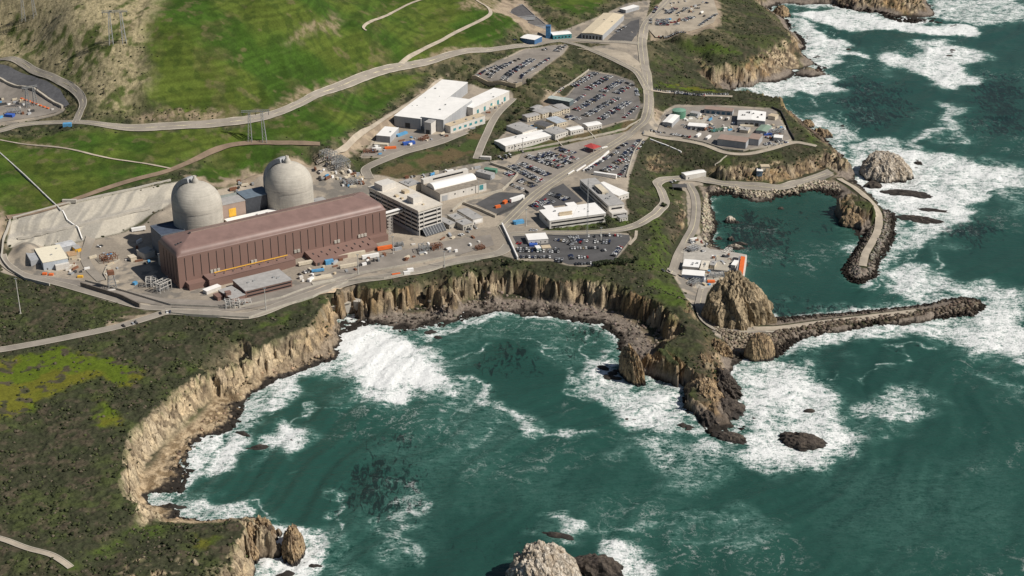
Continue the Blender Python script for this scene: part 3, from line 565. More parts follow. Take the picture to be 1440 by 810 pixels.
lb3r = blur(landf, 24, 2); lb3 = lb3r+(_gn-0.5)*0.10*sstep(0.004, 0.05, lb3r)-0.01*(lb3r < 0.006)
FO = np.maximum(FO, Z['expose']*0.46*(1-landf)*np.maximum(sstep(0.012, 0.022, lb3)*(1-sstep(0.024, 0.036, lb3))*sstep(0.42, 0.55, _gn), sstep(0.10, 0.125, _lw)*(1-sstep(0.13, 0.17, _lw))))
KE = np.zeros(H.shape)
for pl, d in (([(660,500),(700,485),(760,490),(770,530),(740,550),(690,555),(660,530)],.42), ([(450,690),(510,670),(580,620),(520,590),(560,650),(600,740),(520,730),(470,720)],.6), ([(500,600),(560,600),(590,640),(540,660)],.5),
    ([(1000,300),(1080,290),(1110,330),(1120,390),(1060,360),(1020,350)],.62), ([(1180,105),(1290,120),(1260,180),(1200,180),(1170,140)],.55), ([(1350,120),(1440,100),(1450,200),(1380,190)],.6), ([(1250,480),(1320,490),(1300,510),(1255,500)],.45),
    ([(1310,310),(1400,300),(1420,330),(1340,350)],.6), ([(1070,425),(1120,436),(1200,432),(1260,430),(1240,440),(1130,447),(1080,450)],1.0), ([(560,480),(620,470),(640,520)],.0), ([(900,480),(780,480),(790,440),(870,460)],.45), ([(1120,290),(1180,300),(1190,340),(1130,340)],.35),([(650,760),(720,740),(700,800)],.5),([(1300,240),(1240,235),(1235,275),(1290,290),(1310,260)],.6),([(450,640),(480,600),(520,620)],.3),([(780,470),(840,480),(850,520),(790,500)],.45)):
    KE = np.maximum(KE, fm([pl], d, 10))
_qx = WX+(fbm(WX, WY, 34, 4, 110)-0.5)*62; _qy = WY+(fbm(WX, WY, 34, 4, 113)-0.5)*80
foam = np.where(inb, bil(FO, _qx, _qy)*(0.72+0.56*fbm(WX, WY, 38, 4, 116)), 0)
foam = np.maximum(foam, np.where(inb, bil(shoref, WX, WY), 0)*0.9); kelp = np.where(inb, bil(KE, _qx, _qy), 0)
nyw, nxw = WX.shape; idx = np.arange(nxw*nyw).reshape(nyw, nxw)
Fw = np.stack([idx[:-1, :-1], idx[:-1, 1:], idx[1:, 1:], idx[1:, :-1]], -1).reshape(-1, 4)
_ph = (WX*0.80-WY*0.45)/42*6.283+fbm(WX, WY, 160, 3, 150)*16
swell = (np.sin(_ph)*0.55+np.sin(_ph*2.7+fbm(WX, WY, 60, 2, 152)*9)*0.16)*inb+((fbm(WX*0.5+WY, WY*0.35-WX*0.1, 26, 2, 95)-0.5)*1.1+(fbm(WX, WY, 7, 2, 97)-0.5)*0.5)*inb
swell = swell*np.where(inb, bil(0.25+0.75*Z['expose'], WX, WY), 0)+foam*0.5*(fbm(WX, WY, 3, 2, 99)-0.3)
me = np_mesh('water', np.stack([WX.ravel(), WY.ravel(), swell.ravel()], 1), Fw)
for nm, arr in (('foam', foam), ('kelp', kelp)):
    a = me.attributes.new(nm, 'FLOAT', 'POINT'); a.data.foreach_set('value', arr.astype(np.float32).ravel())
m, t, b = new_mat('sea_water')
gp = nd(t, 'ShaderNodeNewGeometry').outputs['Position']
fa = nd(t, 'ShaderNodeAttribute'); fa.attribute_name = 'foam'; ka = nd(t, 'ShaderNodeAttribute'); ka.attribute_name = 'kelp'
big = noise(t, gp, 0.006, 3)
def voro(vec, scale):
    wn = nd(t, 'ShaderNodeTexNoise'); wn.inputs['Scale'].default_value = scale*1.3; wn.inputs['Detail'].default_value = 3; t.links.new(vec, wn.inputs['Vector'])
    wv = nd(t, 'ShaderNodeVectorMath'); wv.operation = 'MULTIPLY_ADD'; t.links.new(wn.outputs[1], wv.inputs[0]); wv.inputs[1].default_value = (1.6/scale,)*3; t.links.new(vec, wv.inputs[2])
    vo_ = nd(t, 'ShaderNodeTexVoronoi'); vo_.feature = 'DISTANCE_TO_EDGE'; vo_.inputs['Scale'].default_value = scale; t.links.new(wv.outputs[0], vo_.inputs['Vector']); return vo_.outputs['Distance']
lace = math_(t, 'MAXIMUM', mapr(t, voro(gp, 0.30), 0, 0.22, 1, 0), mapr(t, voro(gp, 0.11), 0, 0.15, 0.9, 0))
nn1 = noise(t, gp, 0.055, 6, 0.62, 2.2); mps = nd(t, 'ShaderNodeMapping'); mps.inputs['Scale'].default_value = (0.28, 1, 1); mps.inputs['Rotation'].default_value = (0, 0, 0.5); t.links.new(gp, mps.inputs[0]); stk = noise(t, mps.outputs[0], 0.22, 5, 0.6, 1.8); nn2 = noise(t, gp, 0.7, 4, 0.7)
lac = math_(t, 'ADD', math_(t, 'MULTIPLY', lace, 0.26), math_(t, 'ADD', math_(t, 'MULTIPLY', mapr(t, nn1, 0.3, 0.7, 0, 1), 0.42), math_(t, 'ADD', math_(t, 'MULTIPLY', mapr(t, stk, 0.32, 0.68, 0, 1), 0.34), math_(t, 'MULTIPLY', nn2, 0.10))))
val = math_(t, 'ADD', math_(t, 'MULTIPLY', fa.outputs['Fac'], 0.95), math_(t, 'MULTIPLY', math_(t, 'SUBTRACT', lac, 0.60), mapr(t, fa.outputs['Fac'], 0.0, 0.4, 0, 1.5)))
sparse = mapr(t, math_(t, 'MULTIPLY', mapr(t, nn1, 0.47, 0.68, 0, 1), mapr(t, lace, 0.45, 1, 0, 1)), 0.15, 0.8, 0, 0.55)
fo_ = math_(t, 'MAXIMUM', mapr(t, val, 0.22, 1.0, 0, 1, True), math_(t, 'MULTIPLY', sparse, mapr(t, big, 0.52, 0.70, 0.0, 1)))
deep = mix(t, mapr(t, big, 0.35, 0.65, 0, 1), (0.0085, 0.043, 0.033), (0.0135, 0.062, 0.046))
aer = mix(t, mapr(t, val, -0.05, 0.5, 0, 0.85), deep, (0.10, 0.215, 0.18))
mp = nd(t, 'ShaderNodeMapping'); mp.inputs['Scale'].default_value = (1, 0.35, 1); mp.inputs['Rotation'].default_value = (0, 0, 0.35); t.links.new(gp, mp.inputs[0])
kn = math_(t, 'ADD', math_(t, 'MULTIPLY', noise(t, mp.outputs[0], 0.20, 6, 0.70, 1.0), 0.86), math_(t, 'MULTIPLY', noise(t, gp, 0.028, 3, 0.6, 1.0), 0.16))
kf = mapr(t, math_(t, 'ADD', math_(t, 'MULTIPLY', ka.outputs['Fac'], 0.36), kn), 0.64, 0.74, 0, 0.93, True)
kf = math_(t, 'MAXIMUM', kf, math_(t, 'MULTIPLY', mapr(t, kn, 0.72, 0.78, 0, 1), 0.5))
c1 = mix(t, kf, aer, (0.010, 0.022, 0.020)); cfin = mix(t, fo_, c1, (0.77, 0.785, 0.77))
t.links.new(cfin, b.inputs['Base Color']); t.links.new(mapr(t, fo_, 0, 0.6, 0.22, 0.9), b.inputs['Roughness']); b.inputs['IOR'].default_value = 1.33
b.inputs['Specular IOR Level'].default_value = 0.4
mp2 = nd(t, 'ShaderNodeMapping'); mp2.inputs['Scale'].default_value = (0.35, 1, 1); mp2.inputs['Rotation'].default_value = (0, 0, -0.25); t.links.new(gp, mp2.inputs[0])
wv1 = noise(t, mp2.outputs[0], 0.22, 6, 0.68)
bn = nd(t, 'ShaderNodeBump'); bn.inputs['Distance'].default_value = 2.0; bn.inputs['Strength'].default_value = 0.7
t.links.new(math_(t, 'ADD', wv1, math_(t, 'MULTIPLY', math_(t, 'MULTIPLY', fo_, lac), 0.5)), bn.inputs['Height']); t.links.new(bn.outputs[0], b.inputs['Normal'])
water = link_mesh('water', me, m); tag(water, 'dark green sea with white surf', None, None, 'structure')
for o in (ground, water):
    o.data.polygons.foreach_set('use_smooth', [True]*len(o.data.polygons))
# ------------------------------------------------------------------ mesh builder
class MB:
    def __init__(s): s.v = []; s.f = []; s.m = []; s.k = 0
    def poly(s, P, Fs, mi=0):
        o = len(s.v); s.v += [tuple(p) for p in P]; s.f += [tuple(o+i for i in f) for f in Fs]; s.m += [mi]*len(Fs); return s
    def box(s, x0, x1, y0, y1, z0, z1, mi=0):
        if x1 < x0: x0, x1 = x1, x0
        if y1 < y0: y0, y1 = y1, y0
        return s.poly([(x0,y0,z0),(x1,y0,z0),(x1,y1,z0),(x0,y1,z0),(x0,y0,z1),(x1,y0,z1),(x1,y1,z1),(x0,y1,z1)], [(0,3,2,1),(4,5,6,7),(0,1,5,4),(1,2,6,5),(2,3,7,6),(3,0,4,7)], mi)
    def prism(s, P, z0, z1, mi=0):
        n = len(P); ar = sum(P[i][0]*P[(i+1) % n][1]-P[(i+1) % n][0]*P[i][1] for i in range(n))
        if ar < 0: P = P[::-1]
        V = [(p[0], p[1], z0) for p in P]+[(p[0], p[1], z1) for p in P]
        return s.poly(V, [tuple(range(n))[::-1], tuple(range(n, 2*n))]+[(i, (i+1) % n, n+(i+1) % n, n+i) for i in range(n)], mi)
    def bar(s, a, b, w, d=None, mi=0):
        a = Vector(a); b = Vector(b); z = (b-a)
        if z.length < 1e-6: return s
        z.normalize(); x = z.orthogonal().normalized() if abs(z.z) > 0.99 else Vector((0,0,1)).cross(z).normalized(); y = z.cross(x); d = d or w
        P = [q+x*sx*w/2+y*sy*d/2 for q in (a, b) for sx, sy in ((-1,-1),(1,-1),(1,1),(-1,1))]
        return s.poly(P, [(0,3,2,1),(4,5,6,7),(0,1,5,4),(1,2,6,5),(2,3,7,6),(3,0,4,7)], mi)
    def rev(s, prof, n=24, cx=0, cy=0, a0=0, a1=2*math.pi, mi=0):
        full = abs(a1-a0-2*math.pi) < 1e-6; m_ = n if full else n+1; V = []
        for r, z in prof:
            for k in range(m_):
                a = a0+(a1-a0)*k/n; V.append((cx+r*math.cos(a), cy+r*math.sin(a), z))
        Fs = []
        for i in range(len(prof)-1):
            for k in range(n if full else n):
                k2 = (k+1) % m_; Fs.append((i*m_+k, i*m_+k2, (i+1)*m_+k2, (i+1)*m_+k))
        return s.poly(V, Fs, mi)
    def build(s, name, mats, parent=None, smooth=False, bevel=0):
        me = bpy.data.meshes.new(name); me.from_pydata(s.v, [], s.f)
        me.polygons.foreach_set('material_index', s.m)
        if smooth: me.polygons.foreach_set('use_smooth', [True]*len(me.polygons))
        me.update(); return link_mesh(name, me, mats, parent)
# ------------------------------------------------------------------ road and lot surfaces
m_road = {'grey': M('road_asphalt', (0.275, 0.245, 0.205), 0.9, 0.22, 0.05), 'dust': M('dusty_road', (0.40, 0.345, 0.27), 0.95, 0.25, 0.08), 'brown': M('dirt_road', (0.205, 0.15, 0.105), 0.95, 0.3, 0.07)}
m_kerb = M('pale_kerb', (0.42, 0.38, 0.31), 0.9, 0.15)
def ribbon(name, P, w, mat, dz, off=0.0, label=None):
    V = []; n = len(P)
    q = [-1, -0.33, 0.33, 1]
    for i, p in enumerate(P):
        d = P[min(i+1, n-1)]-P[max(i-1, 0)]; d.z = 0; d.normalize(); nn = Vector((-d.y, d.x, 0))
        for s in q:
            c = p+nn*(off+s*w/2); V.append((c.x, c.y, smooth_h(c.x, c.y)+dz))
    V = np.array(V); k = len(q)
    Z_ = V[:, 2].reshape(n, k)
    Z_[1:-1] = (Z_[:-2]+2*Z_[1:-1]+Z_[2:])/4+0.02; V[:, 2] = Z_.ravel()
    Fs = [(i*k+j, i*k+j+1, (i+1)*k+j+1, (i+1)*k+j)[::-1] for i in range(n-1) for j in range(k-1)]
    me = bpy.data.meshes.new(name); me.from_pydata(V.tolist(), [], Fs); me.update()
    me.flip_normals() if me.polygons[0].normal.z < 0 else None
    o = link_mesh(name, me, mat); tag(o, None, None, None, 'structure'); return o
def resample(P, step):
    out = [P[0].copy()]; acc = 0
    for a, b in zip(P[:-1], P[1:]):
        L_ = (b-a).length; 
        if L_ < 1e-6: continue
        k = max(1, int(round(L_/step)))
        for i in range(1, k+1): out.append(a.lerp(b, i/k))
    return out
for q_, ((nm, pl, wd_, kd, kb), P) in enumerate(zip(ROADS, _rc)):
    P = resample(P, 5.0); ribbon(nm, P, wd_, m_road[kd], 0.26+0.012*q_)
    if kb:
        for s in (-1, 1): ribbon('kerb', P, 0.9 if kd != 'dust' else 0.7, m_kerb, 0.40+0.012*q_, s*(wd_/2+0.46))
for q_, ((nm, pl, wd_, kd, kb), P) in enumerate(zip(ROADS, _rc)):
    if nm in ('main_road', 'hill_road', 'harbour_road', 'side_road'):
        for k_ in ((-1, 0, 1) if nm == 'main_road' else (0,)): ribbon('road_marking', resample(P, 5.0), 0.4 if k_ else 0.5, M('road_paint', (0.62, 0.56, 0.36), 0.8), 0.30+0.012*q_, k_*(wd_/2-1.2))
def sheet(name, pts, mat, dz=0.24, world=False, label=None):
    P = pts if world else G2(pts)
    c2 = [Vector((p.x, p.y)) for p in P]; n = len(c2)
    dn = []; ed = []
    for i in range(n):
        a = c2[i]; b = c2[(i+1) % n]; k = max(1, int((b-a).length/8))
        for j in range(k): dn.append(a.lerp(b, j/k))
    nb = len(dn); ed = [(i, (i+1) % nb) for i in range(nb)]
    xs = [p.x for p in c2]; ys = [p.y for p in c2]
    x = min(xs)+4
    while x < max(xs):
        y = min(ys)+4
        while y < max(ys): dn.append(Vector((x+random.uniform(-1, 1), y))); y += 8
        x += 8
    vo_, e_, f_, a_, b_, c_ = delaunay_2d_cdt(dn, ed, [list(range(nb))], 2, 0.05)
    # keep only faces inside the outline
    def inside(p):
        c = False
        for i in range(n):
            p1 = c2[i]; p2 = c2[(i+1) % n]
            if (p1.y > p.y) != (p2.y > p.y) and p.x < (p2.x-p1.x)*(p.y-p1.y)/(p2.y-p1.y)+p1.x: c = not c
        return c
    V = [(p.x, p.y, smooth_h(p.x, p.y)+dz) for p in vo_]
    Fs = []
    for f in f_:
        c = sum((Vector((vo_[i][0], vo_[i][1])) for i in f), Vector((0, 0)))/len(f)
        if inside(c): Fs.append(tuple(f))
    me = bpy.data.meshes.new(name); me.from_pydata(V, [], Fs); me.update()
    if len(me.polygons) and me.polygons[0].normal.z < 0: me.flip_normals()
    o = link_mesh(name, me, mat); tag(o, None, None, None, 'structure'); return o
m_as1 = M('parking_asphalt', (0.165, 0.152, 0.138), 0.9, 0.25, 0.06); m_as2 = M('new_asphalt', (0.082, 0.080, 0.080), 0.9, 0.25, 0.08); m_as3 = M('old_asphalt', (0.25, 0.222, 0.19), 0.9, 0.25, 0.05)
m_dirt = M('packed_dirt', (0.36, 0.31, 0.24), 0.95, 0.25, 0.06); m_slab = M('concrete_slab', (0.40, 0.365, 0.30), 0.9, 0.2, 0.1)
LOTS = [([(718,331),(770,329),(885,331),(886,338),(864,366),(832,373),(800,372),(776,364),(730,361)], m_as2),
 ([(702,256),(735,216),(800,204),(875,188),(850,205),(805,236),(765,262),(745,274),(712,262)], m_as3),
 ([(668,287),(700,270),(735,272),(743,280),(722,294),(703,303)], m_as2),
 ([(746,291),(775,266),(792,258),(820,283),(800,288),(770,291),(755,297)], m_as2),
 ([(800,134),(828,100),(862,106),(890,116),(899,140),(901,152),(893,167),(848,177),(820,178),(790,160),(768,150)], m_as1),
 ([(668,109),(702,87),(740,70),(780,64),(797,66),(790,77),(762,97),(734,117),(722,119),(682,114)], m_as3),
 ([(822,243),(850,221),(878,198),(906,195),(890,220),(878,250),(845,244)], m_as1),
 ([(916,47),(907,38),(918,15),(945,-12),(1000,-10),(1010,20),(1003,33),(970,44),(922,54)], m_dirt),
 ([(852,59),(862,50),(887,30),(899,27),(899,42),(886,62)], m_as2),
 ([(922,190),(935,160),(950,150),(1020,150),(1085,156),(1108,185),(1110,198),(1085,206),(1048,210),(1015,208),(960,192)], m_as3),
 ([(530,196),(560,182),(600,190),(645,188),(705,137),(716,138),(655,184),(600,204),(545,220),(510,220)], m_as3),
 ([(805,68),(830,71),(865,84),(895,99),(903,104),(905,92),(880,74),(850,68)], m_dirt),
 ([(30,386),(90,398),(150,414),(190,424),(240,432),(330,438),(400,424),(470,398),(430,398),(330,424),(230,420),(120,396),(60,388)], m_as3),
 ([(430,398),(470,397),(560,375),(640,360),(695,345),(690,330),(620,340),(540,358),(470,380)], m_as3),
 ([(0,112),(45,128),(88,150),(80,158),(0,172),(-50,165),(-50,105)], m_as3),
 ([(1078,468),(1062,462),(1100,459),(1108,460),(1112,464),(1105,466)], m_slab),
 ([(955,345),(985,335),(1000,354),(1030,364),(1030,398),(995,402),(975,397),(958,385)], m_slab)]
for q_, (pl, mt) in enumerate(LOTS):
    sheet('breakwater_road' if mt is m_slab and pl[0][0] == 1078 else 'parking_surface', pl, mt, 0.12+0.008*q_)
sheet('cove_ramp', [(422,415),(455,402),(488,393),(492,399),(470,412),(440,418)], M('sandy_ramp', (0.50, 0.39, 0.27), 0.95, 0.12), 0.3)
# ------------------------------------------------------------------ buildings
m_win = M('window_glass', (0.010, 0.012, 0.015), 0.5, 0.2)
m_door = M('door_grey', (0.12, 0.12, 0.12), 0.7)
m_white = M('white_roofing', (0.80, 0.785, 0.75), 0.75, 0.07, 0.1); m_offw = M('off_white_wall', (0.60, 0.57, 0.52), 0.8, 0.12, 0.3, streak=True)
m_cream = M('cream_wall', (0.58, 0.51, 0.39), 0.85, 0.12, 0.3, streak=True); m_greyr = M('grey_roofing', (0.36, 0.35, 0.335), 0.85, 0.18, 0.2); m_greyw = M('grey_wall', (0.36, 0.37, 0.38), 0.8, 0.15, 0.3, streak=True)
m_tan = M('tan_roofing', (0.52, 0.43, 0.30), 0.85, 0.12, 0.2); m_bluew = M('blue_wall', (0.055, 0.14, 0.28), 0.7, 0.15, 0.3); m_dkg = M('dark_roofing', (0.10, 0.10, 0.105), 0.85, 0.2)
m_brn = M('brown_cladding', (0.205, 0.125, 0.102), 0.62, 0.05, 0.03); m_brr = M('brown_roof', (0.225, 0.145, 0.125), 0.5, 0.16, 0.10); m_pink = M('mauve_roofing', (0.30, 0.22, 0.18), 0.8, 0.12)
m_conc = M('building_concrete', (0.44, 0.41, 0.355), 0.9, 0.16, 0.15, streak=True); m_steel = M('galvanised_steel', (0.36, 0.37, 0.37), 0.55, 0.15, 1.0, 0.3); m_orange = M('orange_paint', (0.72, 0.15, 0.03), 0.6, 0.15); m_yel = M('yellow_paint', (0.75, 0.42, 0.04), 0.6, 0.15)
m_gtank = M('green_tank_paint', (0.10, 0.24, 0.16), 0.6, 0.12); m_groof = M('green_roofing', (0.22, 0.30, 0.23), 0.7, 0.12); m_red = M('red_roofing', (0.42, 0.055, 0.05), 0.7, 0.15); m_teal = M('teal_panel', (0.06, 0.25, 0.27), 0.6)
m_rust = M('rusty_steel', (0.20, 0.09, 0.05), 0.8, 0.3); m_dark = M('dark_steel', (0.05, 0.05, 0.052), 0.7)
def frame(A, B, Cc, h):
    zg = 26.0
    for _ in range(4):
        a = W(*A, zg+h); b = W(*B, zg+h); c = W(*Cc, zg+h); u = (b-a); u.z = 0; L_ = u.length; u.normalize(); n = Vector((-u.y, u.x, 0)); D_ = (c-a).dot(n)
        ctr = a+u*L_/2+n*D_/2; zg = hz(ctr.x, ctr.y)
    return Vector((a.x, a.y, zg)), math.atan2(u.y, u.x), L_, D_
def win_row(root, face, L_, D_, n, z0, z1, frac=0.55, mat=None, a=0.04, b=0.96, name='window'):
    for k in range(n):
        t0 = a+(b-a)*(k+0.5-frac/2)/n; t1 = a+(b-a)*(k+0.5+frac/2)/n; mb = MB(); e = 0.06
        if face == 'f': mb.box(t0*L_, t1*L_, -e, 0.02, z0, z1)
        elif face == 'r': mb.box(L_-0.02, L_+e, t0*D_, t1*D_, z0, z1)
        elif face == 'l': mb.box(-e, 0.02, t0*D_, t1*D_, z0, z1)
        else: mb.box(t0*L_, t1*L_, D_-0.02, D_+e, z0, z1)
        mb.build(name, mat or m_win, root)
def building(name, label, cat, A, B, Cc, h, wall, roof, group=None, over=0.25, gable=0.0, para=0.0, wins=(), units=0, door=True, fr=None, unit_mat=None, doors=()):
    loc, rz, L_, D_ = fr or frame(A, B, Cc, h)
    root = empty(name, loc, rz, label, cat, group)
    MB().box(0, L_, 0, D_, -2.5, h-0.35).build('wall', wall, root)
    mb = MB(); o = over
    if gable:
        if L_ >= D_: P = [(-o,-o,h-0.35),(-o,D_+o,h-0.35),(-o,D_/2,h+gable),(L_+o,-o,h-0.35),(L_+o,D_+o,h-0.35),(L_+o,D_/2,h+gable)]
        else: P = [(L_+o,-o,h-0.35),(-o,-o,h-0.35),(L_/2,-o,h+gable),(L_+o,D_+o,h-0.35),(-o,D_+o,h-0.35),(L_/2,D_+o,h+gable)]
        mb.poly(P, [(0,1,2),(3,5,4),(0,2,5,3),(1,4,5,2),(0,3,4,1)])
    else: mb.box(-o, L_+o, -o, D_+o, h-0.35, h)
    rf = mb.build('roof', roof, root)
    if para:
        w_ = 0.4; mp_ = MB()
        mp_.box(-o, L_+o, -o, -o+w_, h, h+para); mp_.box(-o, L_+o, D_+o-w_, D_+o, h, h+para); mp_.box(-o, -o+w_, -o+w_, D_+o-w_, h, h+para); mp_.box(L_+o-w_, L_+o, -o+w_, D_+o-w_, h, h+para)
        mp_.build('parapet', wall, root)
    for wspec in wins:
        face, n, z0, z1, fr_ = wspec[:5]; win_row(root, face, L_, D_, n, z0, z1, fr_, *(wspec[5:]))
    if door:
        MB().box(L_*0.12, L_*0.12+1.3, -0.08, 0.02, -0.2, 2.1).build('door', m_door, root)
    for dsp in doors: win_row(root, dsp[0], L_, D_, 1, -0.2, dsp[1], 1.0, dsp[2], dsp[3], dsp[4], 'door')
    rr = random.Random(int(L_*100))
    for k in range(units):
        x = rr.uniform(0.12, 0.85)*L_; y = rr.uniform(0.2, 0.75)*D_; s = rr.uniform(0.8, 1.7); z = h+(gable*(1-abs(y-D_/2)/(D_/2)) if gable and L_ >= D_ else (gable*(1-abs(x-L_/2)/(L_/2)) if gable else 0))-0.1
        MB().box(x, x+s*1.3, y, y+s, z, z+s*0.8).build('roof_vent', unit_mat or m_steel, root)
    return root, L_, D_
# ---- turbine hall
TN = Vector((-308.0, 1314.8, 26)); TA = math.radians(32.753); tu = Vector((math.cos(TA), math.sin(TA), 0)); tn = Vector((-math.sin(TA), math.cos(TA), 0))
def TW(x, y, z=None):
    p = TN+tu*x+tn*y; p.z = hz(p.x, p.y) if z is None else z; return p
TL, TD = 218.0, 47.0
th = empty('turbine_hall', TN, TA, 'very long brown metal-clad hall with rounded eaves and narrow vertical slots', 'turbine hall')
MB().box(0, TL, 0, TD, -3, 31.5).build('wall', m_brn, th)
prof = [(0, 31.5)]+[(6*(1-math.cos(a)), 31.5+6*math.sin(a)) for a in [math.radians(q) for q in (15,30,45,60,75,88)]]+[(TD/2-0.6, 42.6)]
def rect_ring(d, z, rad):
    x0, x1, y0, y1 = d, TL-d, d, TD-d; r = max(min(rad, (y1-y0)/2-0.01), 0.02); P = []
    for cx, cy, a0 in ((x1-r, y0+r, -90), (x1-r, y1-r, 0), (x0+r, y1-r, 90), (x0+r, y0+r, 180)):
        for k in range(5): a = math.radians(a0+k*22.5); P.append((cx+r*math.cos(a), cy+r*math.sin(a), z))
    return P
mb = MB(); rings = []
for d, z in prof:
    if d > 10:      # hip ridge: long ends pulled in further
        x0, x1 = 24, TL-24; P = []
        for cx, cy, a0 in ((x1, TD/2-0.3, -90), (x1, TD/2+0.3, 0), (x0, TD/2+0.3, 90), (x0, TD/2-0.3, 180)):
            P += [(cx, cy, z)]*5
        P = [(p[0]+0.001*i, p[1], p[2]) for i, p in enumerate(P)]
    else: P = rect_ring(d, z, max(0.6, 5.0-d*0.6) if d > 0 else 0.1)
    rings.append(P)
V = [p for r in rings for p in r]; n = len(rings[0]); Fs = [(i*n+k, i*n+(k+1) % n, (i+1)*n+(k+1) % n, (i+1)*n+k) for i in range(len(rings)-1) for k in range(n)]
Fs.append(tuple(range((len(rings)-1)*n, len(rings)*n)))
rf = mb.poly(V, Fs).build('roof', m_brr, th, False)
sm = np.zeros(len(rf.data.polygons), bool); sm[:(len(rings)-2)*n] = True; rf.data.polygons.foreach_set('use_smooth', sm)
MB().bar((24, TD/2, 42.75), (TL-24, TD/2, 42.75), 0.9, 0.4).build('ridge_cap', m_pink, rf)
MB().box(22.5, 24, TD/2-1, TD/2+1, 42.4, 43.6).build('roof_vent', m_dark, rf)
for k in range(3): MB().box(5+k*2.6, 6.6+k*2.6, TD*0.30, TD*0.30+2.5, 36.9+0.5*k, 38.0+0.6*k).build('roof_vent', m_dark, rf)
m_slot = M('slot_glass_painted_shade', (0.006, 0.006, 0.007), 0.9)  # near-black colour stands in for the shade inside recessed slots
for k in range(27):
    x = 7+k*(TL-14)/26; hi = 29.6; lo = 9.2 if k % 3 else 6.8
    MB().box(x-0.36, x+0.36, -0.03, 0.4, lo, hi).build('window_slot', m_slot, th)
for k in range(5): MB().box(-0.08, 0.4, 4+k*7.5, 5.0+k*7.5, 5, 29).build('window_slot', m_slot, th)
for x, n_ in ((31, 3), (72, 2), (117, 2), (160, 2), (186, 3)):
    for k in range(n_): MB().box(x+k*3.4, x+2.5+k*3.4, -1.0, 0.1, 8.6, 11.6).build('louvre', m_conc, th)
a1 = MB(); a1.box(6, 31, -9, -0.05, -2, 6.0); a1.build('annex', m_brn, th)
a1 = MB(); a1.box(24, 112, -13.5, -0.05, -2, 8.2); an = a1.build('annex', m_brn, th)
rr = MB(); rr.box(23.7, 112.3, -13.8, 0.0, 8.2, 8.5); rr.build('roof', m_brr, an)
for k in range(9): MB().box(32+k*9, 33+k*9, -8, -7, 8.5, 9.3).build('roof_vent', m_dark, an)
pp = MB(); pp.bar((33, -4.5, 10.2), (108, -4.5, 10.2), 0.55, 0.7)
for k in range(8): pp.bar((34+k*10, -4.5, 8.5), (34+k*10, -4.5, 9.7), 0.4)
o = pp.build('crane_rail', m_yel, th); tag(o, 'yellow rail beam on the brown annex roof')
a2 = MB(); a2.poly([(128,-24,-2),(212-14,-20,-2),(198,-0.05,-2),(128,-0.05,-2),(128,-24,4.2),(198,-20,4.2),(198,-0.05,7.5),(128,-0.05,7.5)], [(0,3,2,1),(4,5,6,7),(0,1,5,4),(1,2,6,5),(2,3,7,6),(3,0,4,7)]); an = a2.build('lean_to', m_brn, th)
for k in range(7): MB().box(136+k*9, 137.4+k*9, -16, -12, 5.0, 6.4).build('roof_vent', m_brr, an); 
for k in range(7): MB().box(133+k*9, 134+k*9, -9, -6, 5.9, 6.9).build('roof_vent', m_dark, an)
MB().box(196, 216, -7, -0.05, -2, 7.5).build('annex', m_brn, th)
MB().box(130, 132, -24.3, -22, -1, 3.8).build('door', m_dark, th)
dz_ = MB(); dz_.box(78, 113, -28, -24.1, -1, 3.6); 
# ---- containment domes
def dome_mat():
    m, t, b = new_mat('banded_dome_concrete'); g = nd(t, 'ShaderNodeNewGeometry').outputs['Position']
    mp = nd(t, 'ShaderNodeMapping'); mp.inputs['Scale'].default_value = (0.05, 0.05, 1.0); t.links.new(g, mp.inputs[0])
    n1 = noise(t, mp.outputs[0], 0.9, 4, 0.7); n2 = noise(t, g, 0.08, 3); mp3 = nd(t, 'ShaderNodeMapping'); mp3.inputs['Scale'].default_value = (1, 1, 0.08); t.links.new(g, mp3.inputs[0]); n3 = noise(t, mp3.outputs[0], 0.35, 3)
    v = math_(t, 'ADD', mapr(t, n1, 0.3, 0.7, 0.86, 1.09), math_(t, 'ADD', mapr(t, n2, 0.3, 0.7, -0.1, 0.08), mapr(t, n3, 0.3, 0.7, -0.08, 0.06)))
    t.links.new(mscale(t, v, (0.455, 0.425, 0.365)), b.inputs['Base Color']); b.inputs['Roughness'].default_value = 0.92
    bn = nd(t, 'ShaderNodeBump'); bn.inputs['Distance'].default_value = 0.35; t.links.new(n1, bn.inputs['Height']); t.links.new(bn.outputs[0], b.inputs['Normal'])
    return m
m_dome = dome_mat()
